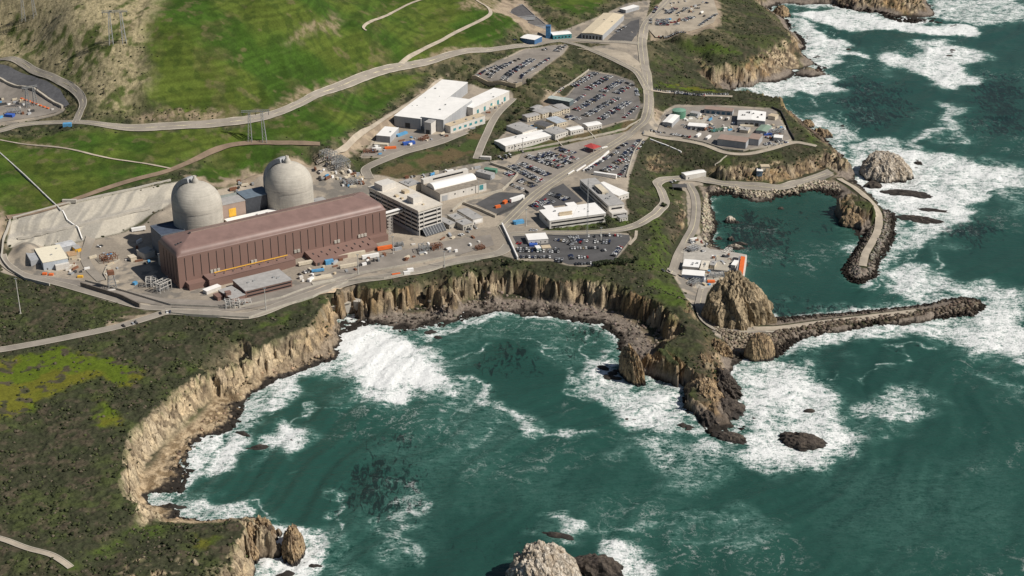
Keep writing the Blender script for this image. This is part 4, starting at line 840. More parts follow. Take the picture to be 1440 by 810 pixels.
def containment(x, y, label):
    p = TN+tu*x+tn*y; p.z = 28
    root = empty('containment_dome', p, TA, label, 'reactor dome', 'concrete containment domes')
    R = 24.0
    MB().rev([(R, -4), (R, 42)]+[(R*math.cos(math.radians(q)), 42+R*math.sin(math.radians(q))) for q in range(5, 90, 5)]+[(0.01, 42+R)], 72).build('shell', m_dome, root, True)
    MB().rev([(3.6, 64.5), (3.3, 68.0), (2.6, 69.2), (1.7, 70.2), (1.6, 72.6), (1.2, 72.7), (1.2, 71.0)], 20).build('vent_cap', m_conc, root, True)
    # vent duct running up the back of the shell on to the crown
    a = math.radians(118); c = Vector((math.cos(a), math.sin(a), 0)); sd_ = Vector((-c.y, c.x, 0)); mb = MB(); path = [(R+0.1, -3), (R+0.1, 20), (R+0.1, 42)]+[((R+0.1)*math.cos(math.radians(q)), 42+(R+0.1)*math.sin(math.radians(q))) for q in range(6, 80, 6)]
    V = []
    for i, (r, z) in enumerate(path):
        if z <= 42: o_ = Vector((1, 0))
        else: q = math.atan2(z-42, r); o_ = Vector((math.cos(q), math.sin(q)))
        for w_, e in ((-4.5, 0), (4.5, 0), (4.5, 4.6), (-4.5, 4.6)):
            rr_ = r+o_.x*e; V.append(tuple(c*rr_+sd_*w_+Vector((0, 0, z+o_.y*e))))
    n_ = len(path); Fs = [(i*4+k, i*4+(k+1) % 4, (i+1)*4+(k+1) % 4, (i+1)*4+k) for i in range(n_-1) for k in range(4)]+[(n_*4-4, n_*4-3, n_*4-2, n_*4-1)]
    mb.poly(V, Fs).build('vent_duct', m_greyw, root)
    MB().rev([(R+0.25, 40.6), (R+0.25, 42.0)], 72).build('ring_band', m_conc, root)
    return root
containment(54.7, 81.7, 'nearer left concrete reactor dome with vent cap beside the cut slope')
containment(153.5, 83.7, 'right-hand concrete reactor dome with vent cap behind the long brown hall')
# auxiliary and fuel buildings round the domes, set out in the hall's frame
def tbuild(name, label, cat, x0, x1, y0, y1, h, wall, roof, z=27, **k):
    p = TN+tu*x0+tn*y0; p.z = z
    return building(name, label, cat, None, None, None, h, wall, roof, fr=(p, TA, x1-x0, y1-y0), **k)
r_, L_, D_ = tbuild('fuel_building', 'tan block with a big orange door between the two domes', 'industrial building', 79, 104, 80, 98, 38, M('tan_cladding', (0.33, 0.245, 0.20), 0.8, 0.1), m_greyr, door=False)
tag(MB().box(7, 14.5, -0.3, 0.0, 24, 32.5).build('door', m_yel, r_), 'orange roll-up door')
tbuild('auxiliary_building', 'low grey block with white roof wedged between hall and domes', 'industrial building', 80, 135, 49, 78, 24, m_conc, m_white, units=6, door=False)
tbuild('valve_building', 'dark blue-grey box building on the left flank of the nearer dome', 'industrial building', 10, 34, 66, 94, 26, M('slate_blue_cladding', (0.13, 0.15, 0.18), 0.7), M('slate_roof', (0.06, 0.08, 0.12), 0.8), para=1.2, door=False)
tbuild('valve_building', 'dark box building on the left flank of the right-hand dome', 'industrial building', 106, 134, 84, 106, 38, M('charcoal_cladding', (0.05, 0.055, 0.065), 0.7), M('slate_blue_roof', (0.13, 0.17, 0.21), 0.8), door=False)
tbuild('warehouse', 'long cream shed with white roof right of the right-hand dome', 'warehouse', 176, 232, 62, 75, 12, m_cream, m_white, gable=1.2, door=False)
tbuild('warehouse', 'small pale shed behind the right-hand dome by the dirt slope', 'warehouse', 183, 205, 100, 116, 8, m_cream, m_greyr, units=4, door=False)
tbuild('access_building', 'grey low building under the nearer dome behind the hall', 'industrial building', 4, 30, 50, 64, 10, m_conc, m_greyr, units=3, door=False)
tbuild('concrete_terrace', 'long grey concrete deck behind the fuel building', 'terrace', 80, 132, 108, 124, 30, m_conc, M('grey_green_deck', (0.27, 0.29, 0.26), 0.9), door=False)
# ---- office block
loc, rz, L_, D_ = frame((588,296), (621,286), (520,262), 27)
ob = empty('office_block', loc, rz, 'six-storey office block with white spandrel bands and dark window bands beside the brown hall', 'office building')
MB().box(0.8, L_-0.8, 0.8, D_-0.8, -2, 26.2).build('wall', m_win, ob)
for k in range(6):
    z = 1.2+k*4.3; z1 = z+1.75
    if k == 0: continue
    mb = MB(); mb.box(0, L_, 0, 0.79, z, z1); mb.box(0, L_, D_-0.79, D_, z, z1); mb.box(0, 0.79, 0.79, D_-0.79, z, z1); mb.box(L_-0.79, L_, 0.79, D_-0.79, z, z1); mb.build('spandrel', m_offw, ob)
MB().box(-0.3, 0.79, 0.8, D_-1, -2, 3.4).build('wall', m_greyw, ob)  # grey base on the left face: its shade is put into the colour
for x in (0.6, 6.2, L_-6.5, L_-1.1):
    for y in (0.79,): MB().box(x, x+0.7, -0.25, 0.0, -1, 25).build('pilaster', m_offw, ob)
for k in range(9): MB().box(-0.25, 0, 1+k*(D_-3)/8, 1.7+k*(D_-3)/8, -1, 25).build('pilaster', m_greyw, ob)  # greyer than the front pilasters, painting in the shade of this side
rf = MB().box(-0.7, L_+0.7, -0.7, D_+0.7, 25.2, 27).build('roof', M('cream_roofing', (0.60, 0.55, 0.47), 0.85, 0.12), ob)
for x0, x1, y0, y1, hh in ((6, 17, 16, 26, 6.5), (3, 20, D_-20, D_-6, 6), (5, 7.5, 34, 37, 1.5), (4, 7.5, 42, 46, 1.8), (16, 22, 44, 50, 3), (10, 13, 30, 32, 1.3), (12, 14, 8, 10, 1.0)):
    MB().box(x0, x1, y0, y1, 27, 27+hh).build('penthouse' if hh > 4 else 'roof_unit', m_offw if hh > 4 else m_tan, ob)
mb = MB(); mb.poly([(4,-7,0),(L_+0.5,-7,0),(L_+0.5,-0.3,6.5),(4,-0.3,6.5),(4,-0.3,0),(L_+0.5,-0.3,0)], [(0,1,2,3),(0,3,4),(1,5,2),(0,4,5,1),(3,2,5,4)]); cn_ = mb.build('glass_canopy', M('canopy_glass', (0.010, 0.015, 0.024), 0.6), ob)
for k in range(9): MB().bar((4.2+k*(L_-4)/8, -7.0, 0.15), (4.2+k*(L_-4)/8, -0.4, 6.6), 0.25).build('glazing_bar', m_steel, cn_)
# covered bridge from the hall to the offices
a = TW(TL+0.3, 12, 45); c = loc+Vector((math.cos(rz), math.sin(rz), 0))*(-0.3)+Vector((-math.sin(rz), math.cos(rz), 0))*(D_*0.32); c.z = 45
bd = (c-a); bl = bd.length; sb = empty('covered_bridge', a-Vector((0, 0, 0)), math.atan2(bd.y, bd.x), 'white covered footbridge joining the brown hall to the office block', 'footbridge')
MB().box(0, bl, -2, 2, -0.4, 0.0).build('deck', m_offw, sb); MB().box(0, bl, -2.2, 2.2, 3.0, 3.5).build('roof', m_white, sb)
for s in (-1, 1): MB().box(0, bl, s*1.9, s*2.0, 0, 1.1).build('wall', m_offw, sb)
mb = MB()
for k in range(8):
    for s in (-1, 1): mb.bar((0.3+k*(bl-0.6)/7, s*1.95, 1.1), (0.3+k*(bl-0.6)/7, s*1.95, 3.0), 0.25)
mb.build('posts', m_offw, sb)
st = empty('stair_tower', TW(TL+4, 2), TA, 'open white steel stair tower at the end of the brown hall', 'stair tower'); mb = MB()
for x in (0, 4):
    for y in (0, 4): mb.bar((x, y, 0), (x, y, 20), 0.35)
mb.build('frame', m_offw, st)
for k in range(6): MB().poly([(0,0,k*3.2),(4,0,k*3.2+3),(4,4,k*3.2+3),(0,4,k*3.2)], [(0,1,2,3)]).build('stair_flight', m_offw, st)
# ---- long vaulted shops behind the offices
loc, rz, L_, D_ = frame((619,272.5), (684,256.5), (592,257), 9)
vs = empty('vaulted_workshop', loc, rz, 'long pale workshop with a white barrel roof behind the office block', 'workshop')
MB().box(0, L_, 0, D_, -2, 8.6).build('wall', m_offw, vs); MB().box(-0.3, L_+0.3, -0.3, D_+0.3, 8.6, 9).build('roof', M('brownish_flat_roof', (0.26, 0.225, 0.18), 0.9), vs)
mb = MB(); n_ = 12; V = []; y0, y1 = D_*0.33, D_*0.72
for x in (1, L_-4):
    for k in range(n_+1): a = math.pi*k/n_; V.append((x, (y0+y1)/2-math.cos(a)*(y1-y0)/2, 9+math.sin(a)*4.8))
mb.poly(V, [(k, k+1, n_+2+k, n_+1+k)[::-1] for k in range(n_)]+[tuple(range(n_+1)), tuple(range(n_+1, 2*n_+2))[::-1]]).build('barrel_roof', m_white, vs)
rw = MB().box(0, L_*0.98, D_*0.86, D_, 9, 14).build('clerestory', m_offw, vs)
for k in range(18): MB().box(12+k*(L_-20)/18, 12.0+k*(L_-20)/18+2.0, D_*0.86-0.08, D_*0.86, 11.2, 13).build('window', m_win, rw)
MB().box(2, 9, -0.1, 0, 0, 6).build('door', m_greyw, vs); MB().box(L_-9, L_-4, -0.1, 0, 2, 7.5).build('door', m_teal, vs)
win_row(vs, 'f', L_, D_, 5, 4, 5.5, 0.15)
building('workshop', 'grey flat-roofed shed at the far end of the vaulted workshop', 'workshop', (690,246), (696,243), (676,237), 6, m_greyw, m_greyr, units=2)
building('workshop', 'tan block with rooftop plant between office block and vaulted workshop', 'workshop', (575,262), (592,257), (566,254), 8, m_cream, m_greyr, units=5, door=False)
building('gatehouse', 'small grey flat-roofed shop next to the office block canopy', 'shop', (651,316.5), (665,312.5), (640,311), 6, m_conc, m_greyr, units=2, wins=(('f', 3, 2, 3.4, 0.4),))
building('gatehouse', 'low dark-roofed shop behind the small grey shops', 'shop', (640,309.5), (654,306), (628,303), 6, m_conc, m_greyr, para=0.6, units=1)
building('gatehouse', 'narrow grey shop closest to the office block', 'shop', (632,316), (641,313), (621,306), 5, m_conc, m_greyr, units=1)
building('gatehouse', 'long grey shop with a white front facing the security gate', 'shop', (665,308.5), (679,305), (644,295), 6, m_offw, m_greyr, units=1, wins=(('f', 1, 1.5, 4.5, 0.8, m_white),))
# ---- big white warehouse
WH = dict(over=0.3, door=False)
building('white_warehouse', 'largest white warehouse nave with grey gable end below the hill road', 'warehouse', (554.2,162.5), (591.7,167), (630,112.5), 13, m_greyw, m_white, units=5, wins=(('f', 1, 0, 6, 0.2, m_dark),), **WH)
building('white_warehouse', 'raised white hall in the middle of the warehouse complex', 'warehouse', (592.5,164), (623.5,168.3), (634,136), 15, m_greyw, m_white, units=2, **WH)
building('white_warehouse', 'low tan-roofed front wing of the warehouse complex', 'warehouse', (624.5,174.5), (633.5,177.5), (655,153), 9, m_offw, m_tan, units=3, wins=(('r', 6, 2, 5, 0.5, m_teal),), **WH)
building('white_warehouse', 'right-hand white hall of the warehouse complex nearest the upper car park', 'warehouse', (643,147), (665,151.7), (685,121.5), 11, m_offw, m_white, units=3, wins=(('r', 5, 0.5, 6, 0.3, m_teal),), **WH)
building('entry_tower', 'tall pale entry box on the grey end of the warehouse complex', 'warehouse', (596.7,171.5), (606,173), (603,167), 14, m_offw, m_greyr, doors=(('f', 5, m_dark, 0.2, 0.8),), **WH)
building('small_warehouse', 'small grey warehouse with white roof in the yard left of the big white warehouse', 'warehouse', (529,190), (548.3,191.7), (545,178), 8, m_greyw, m_white, units=1, **WH)
# ---- trailer village
TR = 'pale portable office buildings'
for k, (A, B, Cc, h, roof, lab, wn) in enumerate((
 ((741.7,165),(760,161),(731.7,161.7),6,m_greyr,'two-storey cream portable office at the left front of the cluster of four',4),
 ((754,153),(764,149),(744.5,151),5,m_greyr,'cream portable office furthest back on the left of the cluster',3),
 ((763,160),(775,156.7),(751,154),6,m_greyr,'cream portable office second from the left in the back row',3),
 ((776.7,158.3),(790,155),(763.3,150.7),6,m_greyr,'cream portable office in the middle of the back row',4),
 ((788.3,154),(801.7,151.7),(778.3,147.3),6,m_greyr,'cream portable office at the right end of the back row by the car park',3),
 ((783.3,173.3),(798,170),(770,165.7),5,M('pale_blue_roof',(0.42,0.46,0.50),0.8),'portable office with pale blue roof in the centre of the cluster',4),
 ((768,178),(779,174),(752,172.5),5,m_dkg,'portable office with dark ribbed roof in front of the cream ones',3),
 ((735,185.5),(755,180),(717.5,175),5,m_greyr,'wide low portable office with grey roof at the left edge of the cluster',5),
 ((711,204),(778,188.5),(695,196),5,m_white,'longest low white-roofed office above the grass bank',14),
 ((781,188.6),(799,183.3),(768.3,181),5,m_greyr,'grey-roofed portable office at the end of the long white one',5),
 ((802.5,183.6),(821,180),(793.3,180),5,m_white,'white-roofed portable office above the grass bank, left of the last one',5),
 ((826.7,177.5),(846.7,174),(818,173.3),5,m_white,'white-roofed portable office at the right end of the bank',5))):
    building('portable_office', lab, 'portable office', A, B, Cc, h, m_cream if k < 7 else m_offw, roof, TR, gable=0.4, units=2 if k in (7, 8, 9) else 0, wins=(('f', wn, 1.1, 2.3, 0.4),)+((('f', wn, 3.9, 5.0, 0.4),) if h >= 6 else ()))
building('storage_shed', 'long grey-green shed at the head of the sloping car park', 'shed', (770,137.5), (801,142.5), (777,134), 7, M('grey_green_cladding', (0.10, 0.13, 0.14), 0.7), M('pale_green_roof', (0.40, 0.45, 0.42), 0.7), gable=0.5)
# red canopy
loc, rz, L_, D_ = frame((835,209), (845,205.3), (825,203.3), 6)
rc = empty('red_canopy', loc, rz, 'red-roofed open canopy at the car park checkpoint', 'canopy'); MB().poly([(-.5,-.5,5.6),(L_+.5,-.5,5.6),(L_+.5,D_+.5,5.6),(-.5,D_+.5,5.6),(L_/2,D_/2,7.2)], [(0,1,4),(1,2,4),(2,3,4),(3,0,4),(0,3,2,1)]).build('roof', m_red, rc)
for x in (0.5, L_-0.5):
    for y in (0.5, D_-0.5): MB().box(x-0.2, x+0.2, y-0.2, y+0.2, -0.5, 5.6).build('post', m_offw, rc)
# ---- administration buildings
AW = (('f', 1, 1.2, 2.9, 0.94, m_win, 0.0, 1.0, 'window_band'), ('f', 1, 5.4, 7.0, 0.94, m_win, 0.0, 1.0, 'window_band'), ('l', 1, 5.4, 7.0, 0.5, m_win, 0.1, 0.6, 'window_band'))
r_, L_, D_ = building('administration_building', 'white two-storey office with white roof and black window bands by the lower car park', 'office building', (773,310.3), (852,299.5), (753.3,296), 9.2, m_offw, m_white, wins=AW, units=5)
for x0, x1, y0, y1, hh in ((L_*0.22, L_*0.45, D_*0.25, D_*0.30, 1.3), (L_*0.25, L_*0.48, D_*0.42, D_*0.48, 1.5), (L_*0.22, L_*0.45, D_*0.33, D_*0.38, .9)): MB().box(x0, x1, y0, y1, 9.2, 9.2+hh).build('roof_duct', m_tan, r_)
for x0, x1 in ((L_*0.12, L_*0.27), (L_*0.52, L_*0.68)): MB().box(x0, x1, D_+0.3, D_+9, -2, 9.0).build('rear_wing', m_offw, r_); MB().box(x0-.2, x1+.2, D_+0.3, D_+9.2, 9.0, 9.3).build('roof', m_white, r_)
r_, L_, D_ = building('administration_building', 'long grey two-storey office block stepping back behind the white one', 'office building', (856,289.3), (878,286.3), (794,255.3), 10, m_offw, m_greyr, wins=(('f', 1, 5.2, 7.0, 0.8, m_win, 0.1, 0.95, 'window_band'), ('l', 1, 2.0, 3.6, 0.9, m_win, 0, 1, 'window_band'), ('l', 1, 6.0, 7.6, 0.9, m_win, 0, 1, 'window_band')), units=7)
MB().box(L_*0.35, L_*0.75, D_*0.4, D_*0.68, 10, 12.5).build('penthouse', m_cream, r_); MB().box(L_*0.2, L_*0.34, D_*0.42, D_*0.66, 10, 11.5).build('roof_unit', m_dark, r_)
MB().box(0, L_, -9, -0.3, -2, 4.6).build('front_wing', m_offw, r_)
for k in range(7): MB().box(L_*0.1+k*L_*0.12, L_*0.1+k*L_*0.12+1.8, -9.1, -9, 1.4, 3.2).build('window', m_win, r_)
building('annex_building', 'white-roofed square annex on the far side of the grey office block', 'office building', (870,275.3), (884.5,271), (841.5,257.5), 6, m_offw, m_white, wins=(('f', 3, 1.5, 2.8, 0.3),))
building('guard_building', 'small white block on the slope right of the dark tree', 'small building', (872,306.5), (883,304.5), (868,303), 4, m_offw, m_greyr, wins=(('f', 3, 1.2, 2.4, 0.4),))
building('parking_office', 'pale grey shed with small windows in the lower car park', 'shed', (743,337.5), (771,335.5), (739,329), 5, m_offw, m_white, wins=(('f', 4, 1.2, 2.6, 0.25),), door=False)
building('parking_office', 'tiny white kiosk between rows of the lower car park', 'kiosk', (755,349.3), (761,348.6), (753,345.3), 3.5, M('kiosk_green_wall', (0.2, 0.3, 0.27), 0.8), m_white, door=False)
building('parking_office', 'tan roofed shelter next to the white kiosk', 'shelter', (763,349), (775,348), (761,345), 3.2, m_conc, m_tan, door=False)
# ---- bluff yard
t_ = Vector(W(955, 155, 34)); t_.z = hz(t_.x, t_.y)
wt = empty('water_tank', t_, 0, 'round green water tank at the corner of the bluff yard', 'tank'); MB().rev([(8.2, -1), (8.2, 9)], 40).build('shell', m_gtank, wt, True); MB().rev([(8.5, 9), (8.5, 9.3), (4, 10.4), (0.01, 11)], 40).build('roof', M('tank_roof', (0.16, 0.30, 0.22), 0.6), wt)
building('yard_building', 'white ribbed-roof building beside the green tank', 'workshop', (931.5,171), (945,172.8), (941,160), 6, m_greyw, m_white, gable=0.4)
building('yard_building', 'small white-roofed wing tucked between green tank and ribbed-roof building', 'workshop', (951,163), (960,161), (948,158.5), 5, m_offw, m_white, door=False)
building('yard_building', 'long shed with brown roof and blue bays at the back of the bluff yard', 'workshop', (990.5,153), (1030,156.5), (990.5,148.5), 6, m_greyw, m_pink, wins=(('f', 5, 0.5, 4, 0.6, M('blue_bay', (0.05, 0.13, 0.2), 0.6)),), door=False)
building('yard_building', 'large building with bright white vented roof in the bluff yard', 'workshop', (1037,167.8), (1076,170), (1043,155), 8, m_greyw, m_white, gable=0.8, units=9, wins=(('f', 3, 0.3, 4.5, 0.7, m_dark, 0.25, 0.8),), unit_mat=m_dkg, door=False)
building('yard_building', 'building with pale green roof near the cliff side of the bluff yard', 'workshop', (1063,182.8), (1078,185), (1069,174.5), 5, m_greyw, m_groof, gable=0.5, door=False)
building('yard_building', 'long grey-walled shed with mauve roof nearest the bluff road', 'warehouse', (1009,195), (1049,200), (1014,188.5), 8, m_greyw, m_pink, door=False)
building('yard_building', 'second grey-walled shed with mauve roof, set back against the long one', 'warehouse', (1052.5,194.3), (1067,196.2), (1049,186), 8, m_greyw, m_pink, door=False)
building('yard_building', 'white-roofed low office with windows in the middle of the bluff yard', 'office building', (967,176.5), (991.7,178.5), (969,172), 4, m_offw, m_white, wins=(('f', 7, 1, 2.4, 0.5),))
building('yard_slab', 'pale raised slab with a green edge in the bluff yard', 'slab', (965,171), (990,173.5), (976,161.5), 1.0, m_conc, M('pale_slab', (0.42, 0.39, 0.33), 0.9), door=False)
# ---- buildings at the top of the road
building('blue_building', 'blue-walled shed with white roof beside the hill road', 'workshop', (731.7,47.5), (751.7,50.7), (737,41.5), 8, m_bluew, m_white, gable=0.6, door=False)
building('blue_tower', 'tall narrow blue tower between the two blue sheds', 'tower', (767.5,36.8), (774,37), (769,34.5), 17, M('bright_blue_wall', (0.07, 0.22, 0.42), 0.7), m_bluew, door=False)
building('blue_building', 'low blue shed with white ribbed roof right of the blue tower', 'workshop', (778,49.2), (804,47), (775,44.5), 6, m_teal, m_white, gable=0.6, wins=(('f', 5, 1, 3, 0.4),), door=False)
building('tan_warehouse', 'long cream-roofed warehouse beside the top of the main road', 'warehouse', (817.5,46), (847.5,48.8), (857,18.5), 8, m_greyw, M('cream_metal_roof', (0.62, 0.53, 0.38), 0.7, 0.1), gable=1.2, units=2, wins=(('f', 6, 0.5, 5, 0.5),), door=False)
building('small_shed', 'small white shed behind the cream-roofed warehouse', 'shed', (871.5,12), (880,14), (880,4), 5, m_greyw, m_white)
building('retaining_block', 'dark stepped concrete basin above the blue shed', 'basin', (725,24), (752,22), (712,8), 3, m_greyw, M('dark_basin', (0.10, 0.095, 0.095), 0.9), door=False, para=0.8)
building('retaining_block', 'second dark stepped basin next to the blue tower', 'basin', (744,36), (768,34), (734,24), 3, m_greyw, M('dark_basin2', (0.13, 0.125, 0.12), 0.9), door=False, para=0.8)
# ---- left yard
r_, L_, D_ = building('maintenance_building', 'cream-roofed maintenance building with pale walls in the left yard below the concrete slope', 'workshop', (60.3,369.2), (95.5,362.7), (38,351.7), 8.5, M('pale_blue_wall', (0.42, 0.46, 0.50), 0.8, 0.1, streak=True), M('ivory_roof', (0.74, 0.68, 0.53), 0.7, 0.06), units=2, wins=(('f', 4, 2, 3.5, 0.4, m_win, 0.5, 0.95),))
MB().box(-9, -0.3, D_*0.35, D_, -2, 7).build('side_wing', m_greyw, r_); MB().box(L_*0.45, L_, -4, -0.3, -2, 4.5).build('front_wing', m_offw, r_)
building('storage_shed', 'long pale grey shed behind the cream-roofed maintenance building', 'shed', (84,348.5), (107,343), (75.5,342.5), 5, m_greyw, M('pale_metal_roof', (0.5, 0.51, 0.52), 0.7), gable=0.4)
building('storage_shed', 'small tan shed beside the cream-roofed maintenance building', 'shed', (97,360), (108,358), (96,354), 4.5, m_tan, M('tan_shed_roof', (0.42, 0.27, 0.15), 0.8))
building('storage_shed', 'small yellow shed by the foot of the concrete slope', 'shed', (106,350), (114,348), (103,345), 4, m_yel, m_greyr)
building('annex_building', 'grey-roofed two-storey brown office in front of the long brown hall', 'office building', (345,409.3), (410.5,393.3), (324,394.3), 7.5, m_brn, m_greyr, wins=(('f', 1, 1.2, 2.5, 0.95, m_win, 0, 1, 'window_band'), ('f', 1, 4.6, 5.9, 0.95, m_win, 0, 1, 'window_band')), units=5, door=False)
building('annex_building', 'low grey-roofed wing at the left end of the brown office', 'small building', (326,420), (345,414), (306,408), 5, m_brn, m_greyr, units=2, door=False)
building('annex_building', 'small brown cube hut left of the brown office', 'hut', (306,418), (313,416), (300,413), 4, m_brn, m_brn, door=False)
building('annex_building', 'brown lift-tower hut standing over the brown office wing', 'hut', (318,412), (325,410.5), (315,409.5), 8, m_brn, m_brn, door=False)
building('white_container', 'long white box trailer against the brown annex wall', 'trailer', (290.5,409.5), (311,402), (288,405.5), 3.6, m_offw, m_white, door=False)
building('pump_house', 'small pale block at the dark end of the long brown hall', 'small building', (203,357), (218,352), (196,350), 6, m_offw, m_conc, units=2, door=False)
building('pump_house', 'tiny cream hut left of the pale block by the brown hall', 'hut', (184,363), (192,361), (180,359), 4, m_cream, m_cream, door=False)
# ------------------------------------------------------------------ harbour intake
m_rockpale = None
def placed(u, v, up=0.0):
    p = G(u, v); p.z = smooth_h(p.x, p.y)+up; return p
ik = empty('intake_structure', W(958, 392, 6.5), 0, 'concrete seawater intake deck with orange gate crane at the water edge of the cove', 'intake structure')
def IK(pts, z): return [(W(u, v, z)-ik.location) for u, v in pts]
def ipr(name, pts, z, z0, mat, par=None):
    P = IK(pts, z); return MB().prism([(p.x, p.y) for p in P], z0-ik.location.z, z-ik.location.z).build(name, mat, par or ik)
m_deck = M('intake_concrete', (0.40, 0.375, 0.33), 0.9, 0.2, 0.2)
ipr('deck', [(958,391),(984,407),(1006,401),(1043,400),(1050,358),(1028,354),(1000,350),(990,347),(962,350)], 7.4, -4, m_deck)
ipr('gate_slab', [(1008,361),(1027,363),(1024,381),(1004,379)], 8.4, 7.4, m_slab); ipr('gate_slab', [(996,385),(1022,386),(1019,397),(994,394)], 8.6, 7.4, m_slab)
ipr('trench', [(994,378),(1041,381),(1041,384),(994,381)], 7.7, 7.4, m_dark)
ipr('crane_deck', [(1042,360),(1048,361),(1043,399),(1036,398)], 10.5, 9.6, m_orange); ipr('sea_wall', [(1048,359),(1050.5,359),(1044.5,400),(1042.5,400)], 9.2, -4, m_offw)
ipr('walkway', [(1039,360),(1041.5,360),(1038,383),(1035,383)], 9.5, 9.0, m_steel)
for k in range(9):
    u = 1031-0.35*k; v = 361.5+k*2.0; ipr('pump', [(u,v),(u+5,v+.3),(u+5,v+1.4),(u,v+1.1)], 9.6, 7.4, m_dark)
for k in range(5):
    u = 1024-0.3*k; v = 387+k*2.2; ipr('pump', [(u,v),(u+4,v+.3),(u+4,v+1.5),(u,v+1.2)], 9.6, 7.4, m_dark)
building('intake_building', 'white-roofed pump building at the land side of the intake deck', 'pump house', (960,374), (982.5,376), (962,364), 5, m_offw, m_white, units=3, fr=None)
building('intake_building', 'cream flat-roofed block in the middle of the intake deck', 'pump house', (984,378.5), (994,379.5), (986.5,366), 5, m_cream, M('pale_cream_roof', (0.66, 0.60, 0.50), 0.85), units=5, door=False)
building('intake_building', 'long blue-grey walled hall nearest the sea rock on the intake deck', 'pump house', (959,385.5), (990,388), (961,378.5), 8, M('blue_grey_wall', (0.26, 0.31, 0.40), 0.7), m_white, door=False, wins=(('f', 1, 1, 4.5, 0.5, m_dark),))
building('harbour_shed', 'long white shed under the bluff at the head of the harbour road', 'shed', (964.5,248.5), (993,243.5), (961,244), 5, m_offw, m_white, gable=0.5)
building('harbour_shed', 'white and blue hut by the harbour road under the bluff', 'hut', (1063,259.5), (1071,260), (1064,256), 4.5, M('blue_hut_wall', (0.25, 0.35, 0.45), 0.7), m_white)
building('harbour_shed', 'tan roofed shelter beside the white and blue harbour hut', 'shelter', (1069,256), (1081,256), (1069,252.5), 4, m_cream, m_tan, door=False)
r_ = empty('covered_bay', placed(948, 266), 0.0, 'dark flat solar canopy beside the bend of the harbour road', 'canopy'); MB().box(-2, 14, -4, 6, 3.2, 3.5).build('roof', m_as2, r_)
for x in (-1.5, 13.5):
    for y in (-3.5, 5.5): MB().box(x-.15, x+.15, y-.15, y+.15, -1, 3.2).build('post', m_offw, r_)
ofp = W(480, 430, 0)
of = empty('outfall_structure', ofp, 0, 'concrete discharge wall where white water pours out under the cliff', 'outfall')
def OF(pts, z): return [(W(u, v, z).x-ofp.x, W(u, v, z).y-ofp.y) for u, v in pts]
MB().prism(OF([(464,431.5),(493,425.5),(496,419),(468,424)], 12), -4, 12).build('wall', m_conc, of); MB().prism(OF([(497,424),(507,425),(507,418),(498,417)], 13), -4, 13).build('side_wall', m_conc, of)
MB().prism(OF([(466,431),(493,425.3),(493,424.2),(466,430)], 12.8), 12, 12.8).build('coping', m_kerb, of)
# ------------------------------------------------------------------ walls and fences
def wall(name, label, cat, pl, h, w, mat, post=0, sm_=False):
    P = G2(pl); P = smooth(P, 4) if sm_ else P; P = resample(P, 6); o = P[0].copy(); o.z = smooth_h(o.x, o.y)
    root = empty(name, o, 0, label, cat); mb = MB()
    for a, b in zip(P[:-1], P[1:]):
        d = b-a; d.z = 0; d.normalize(); n = Vector((-d.y, d.x, 0))*w/2; za = smooth_h(a.x, a.y)-o.z; zb = smooth_h(b.x, b.y)-o.z
        V = []
        for q, z in ((a, za), (b, zb)):
            for s in (-1, 1):
                for hh in (-1.2, h): p = q+n*s-o; V.append((p.x, p.y, z+hh))
        mb.poly(V, [(0,2,3,1),(4,5,7,6),(0,1,5,4),(2,6,7,3),(1,3,7,5)])
    mb.build('panels' if post else 'wall', mat, root)
    if post:
        for k, p in enumerate(P[::post]):
            q = p-o; z = smooth_h(p.x, p.y)-o.z; MB().box(q.x-.12, q.x+.12, q.y-.12, q.y+.12, z-.5, z+h+.3).build('post', m_steel, root)
    return root
m_fence = M('pale_fence_mesh', (0.42, 0.39, 0.33), 0.9, 0.2); m_retw = M('dark_retaining_wall', (0.17, 0.145, 0.12), 0.95, 0.3)
wall('retaining_wall', 'dark brown retaining wall along the perimeter road left of the hall', 'wall', [(114,403),(140,411),(170,420),(197,433)], 4.5, 1.2, m_retw)
wall('retaining_wall', 'pale retaining wall at the left edge of the plant', 'wall', [(15,313),(5,343),(2,364),(14,380),(36,394),(70,402)], 2.5, 1.0, m_conc)
wall('security_wall', 'straight white security wall beside the lower car park', 'wall', [(706,317),(715,336),(728,365)], 3.0, 1.2, m_white)
wall('security_wall', 'crooked pale security wall round the vaulted workshop', 'wall', [(690,231),(712,238),(728,246),(718,258),(706,269),(680,276),(655,283),(645,290),(636,298)], 2.6, 1.4, m_kerb)
wall('security_wall', 'pale wall between the dark asphalt and the small shops', 'wall', [(652,287),(675,296),(697,306)], 2.6, 1.4, m_kerb)
wall('security_fence', 'dark mesh fence along the edge of the new asphalt by the main road', 'fence', [(738,269),(744,273),(724,291),(700,303)], 2.4, 0.3, m_dark, 4)
wall('security_fence', 'perimeter fence above the cliff in front of the long brown hall', 'fence', [(240,442),(290,446),(350,449),(400,431),(440,419),(470,407),(490,397),(540,393),(600,383),(650,370),(695,361)], 2.2, 0.35, m_fence, 6)
wall('security_fence', 'fence between the perimeter road and the service yard', 'fence', [(120,396),(180,412),(240,430),(330,434),(395,420),(440,404),(480,391),(560,376),(640,360)], 2.0, 0.3, m_fence, 6)
wall('security_fence', 'fence along the cliff side of the bluff yard', 'fence', [(1085,152),(1098,158),(1104,170),(1110,185),(1117,197)], 2.4, 0.4, m_dark, 4)
wall('retaining_wall', 'pale wall under the front edge of the bluff yard', 'wall', [(960,195),(990,201),(1018,211),(1045,213),(1080,207),(1112,198)], 1.8, 0.8, m_kerb)
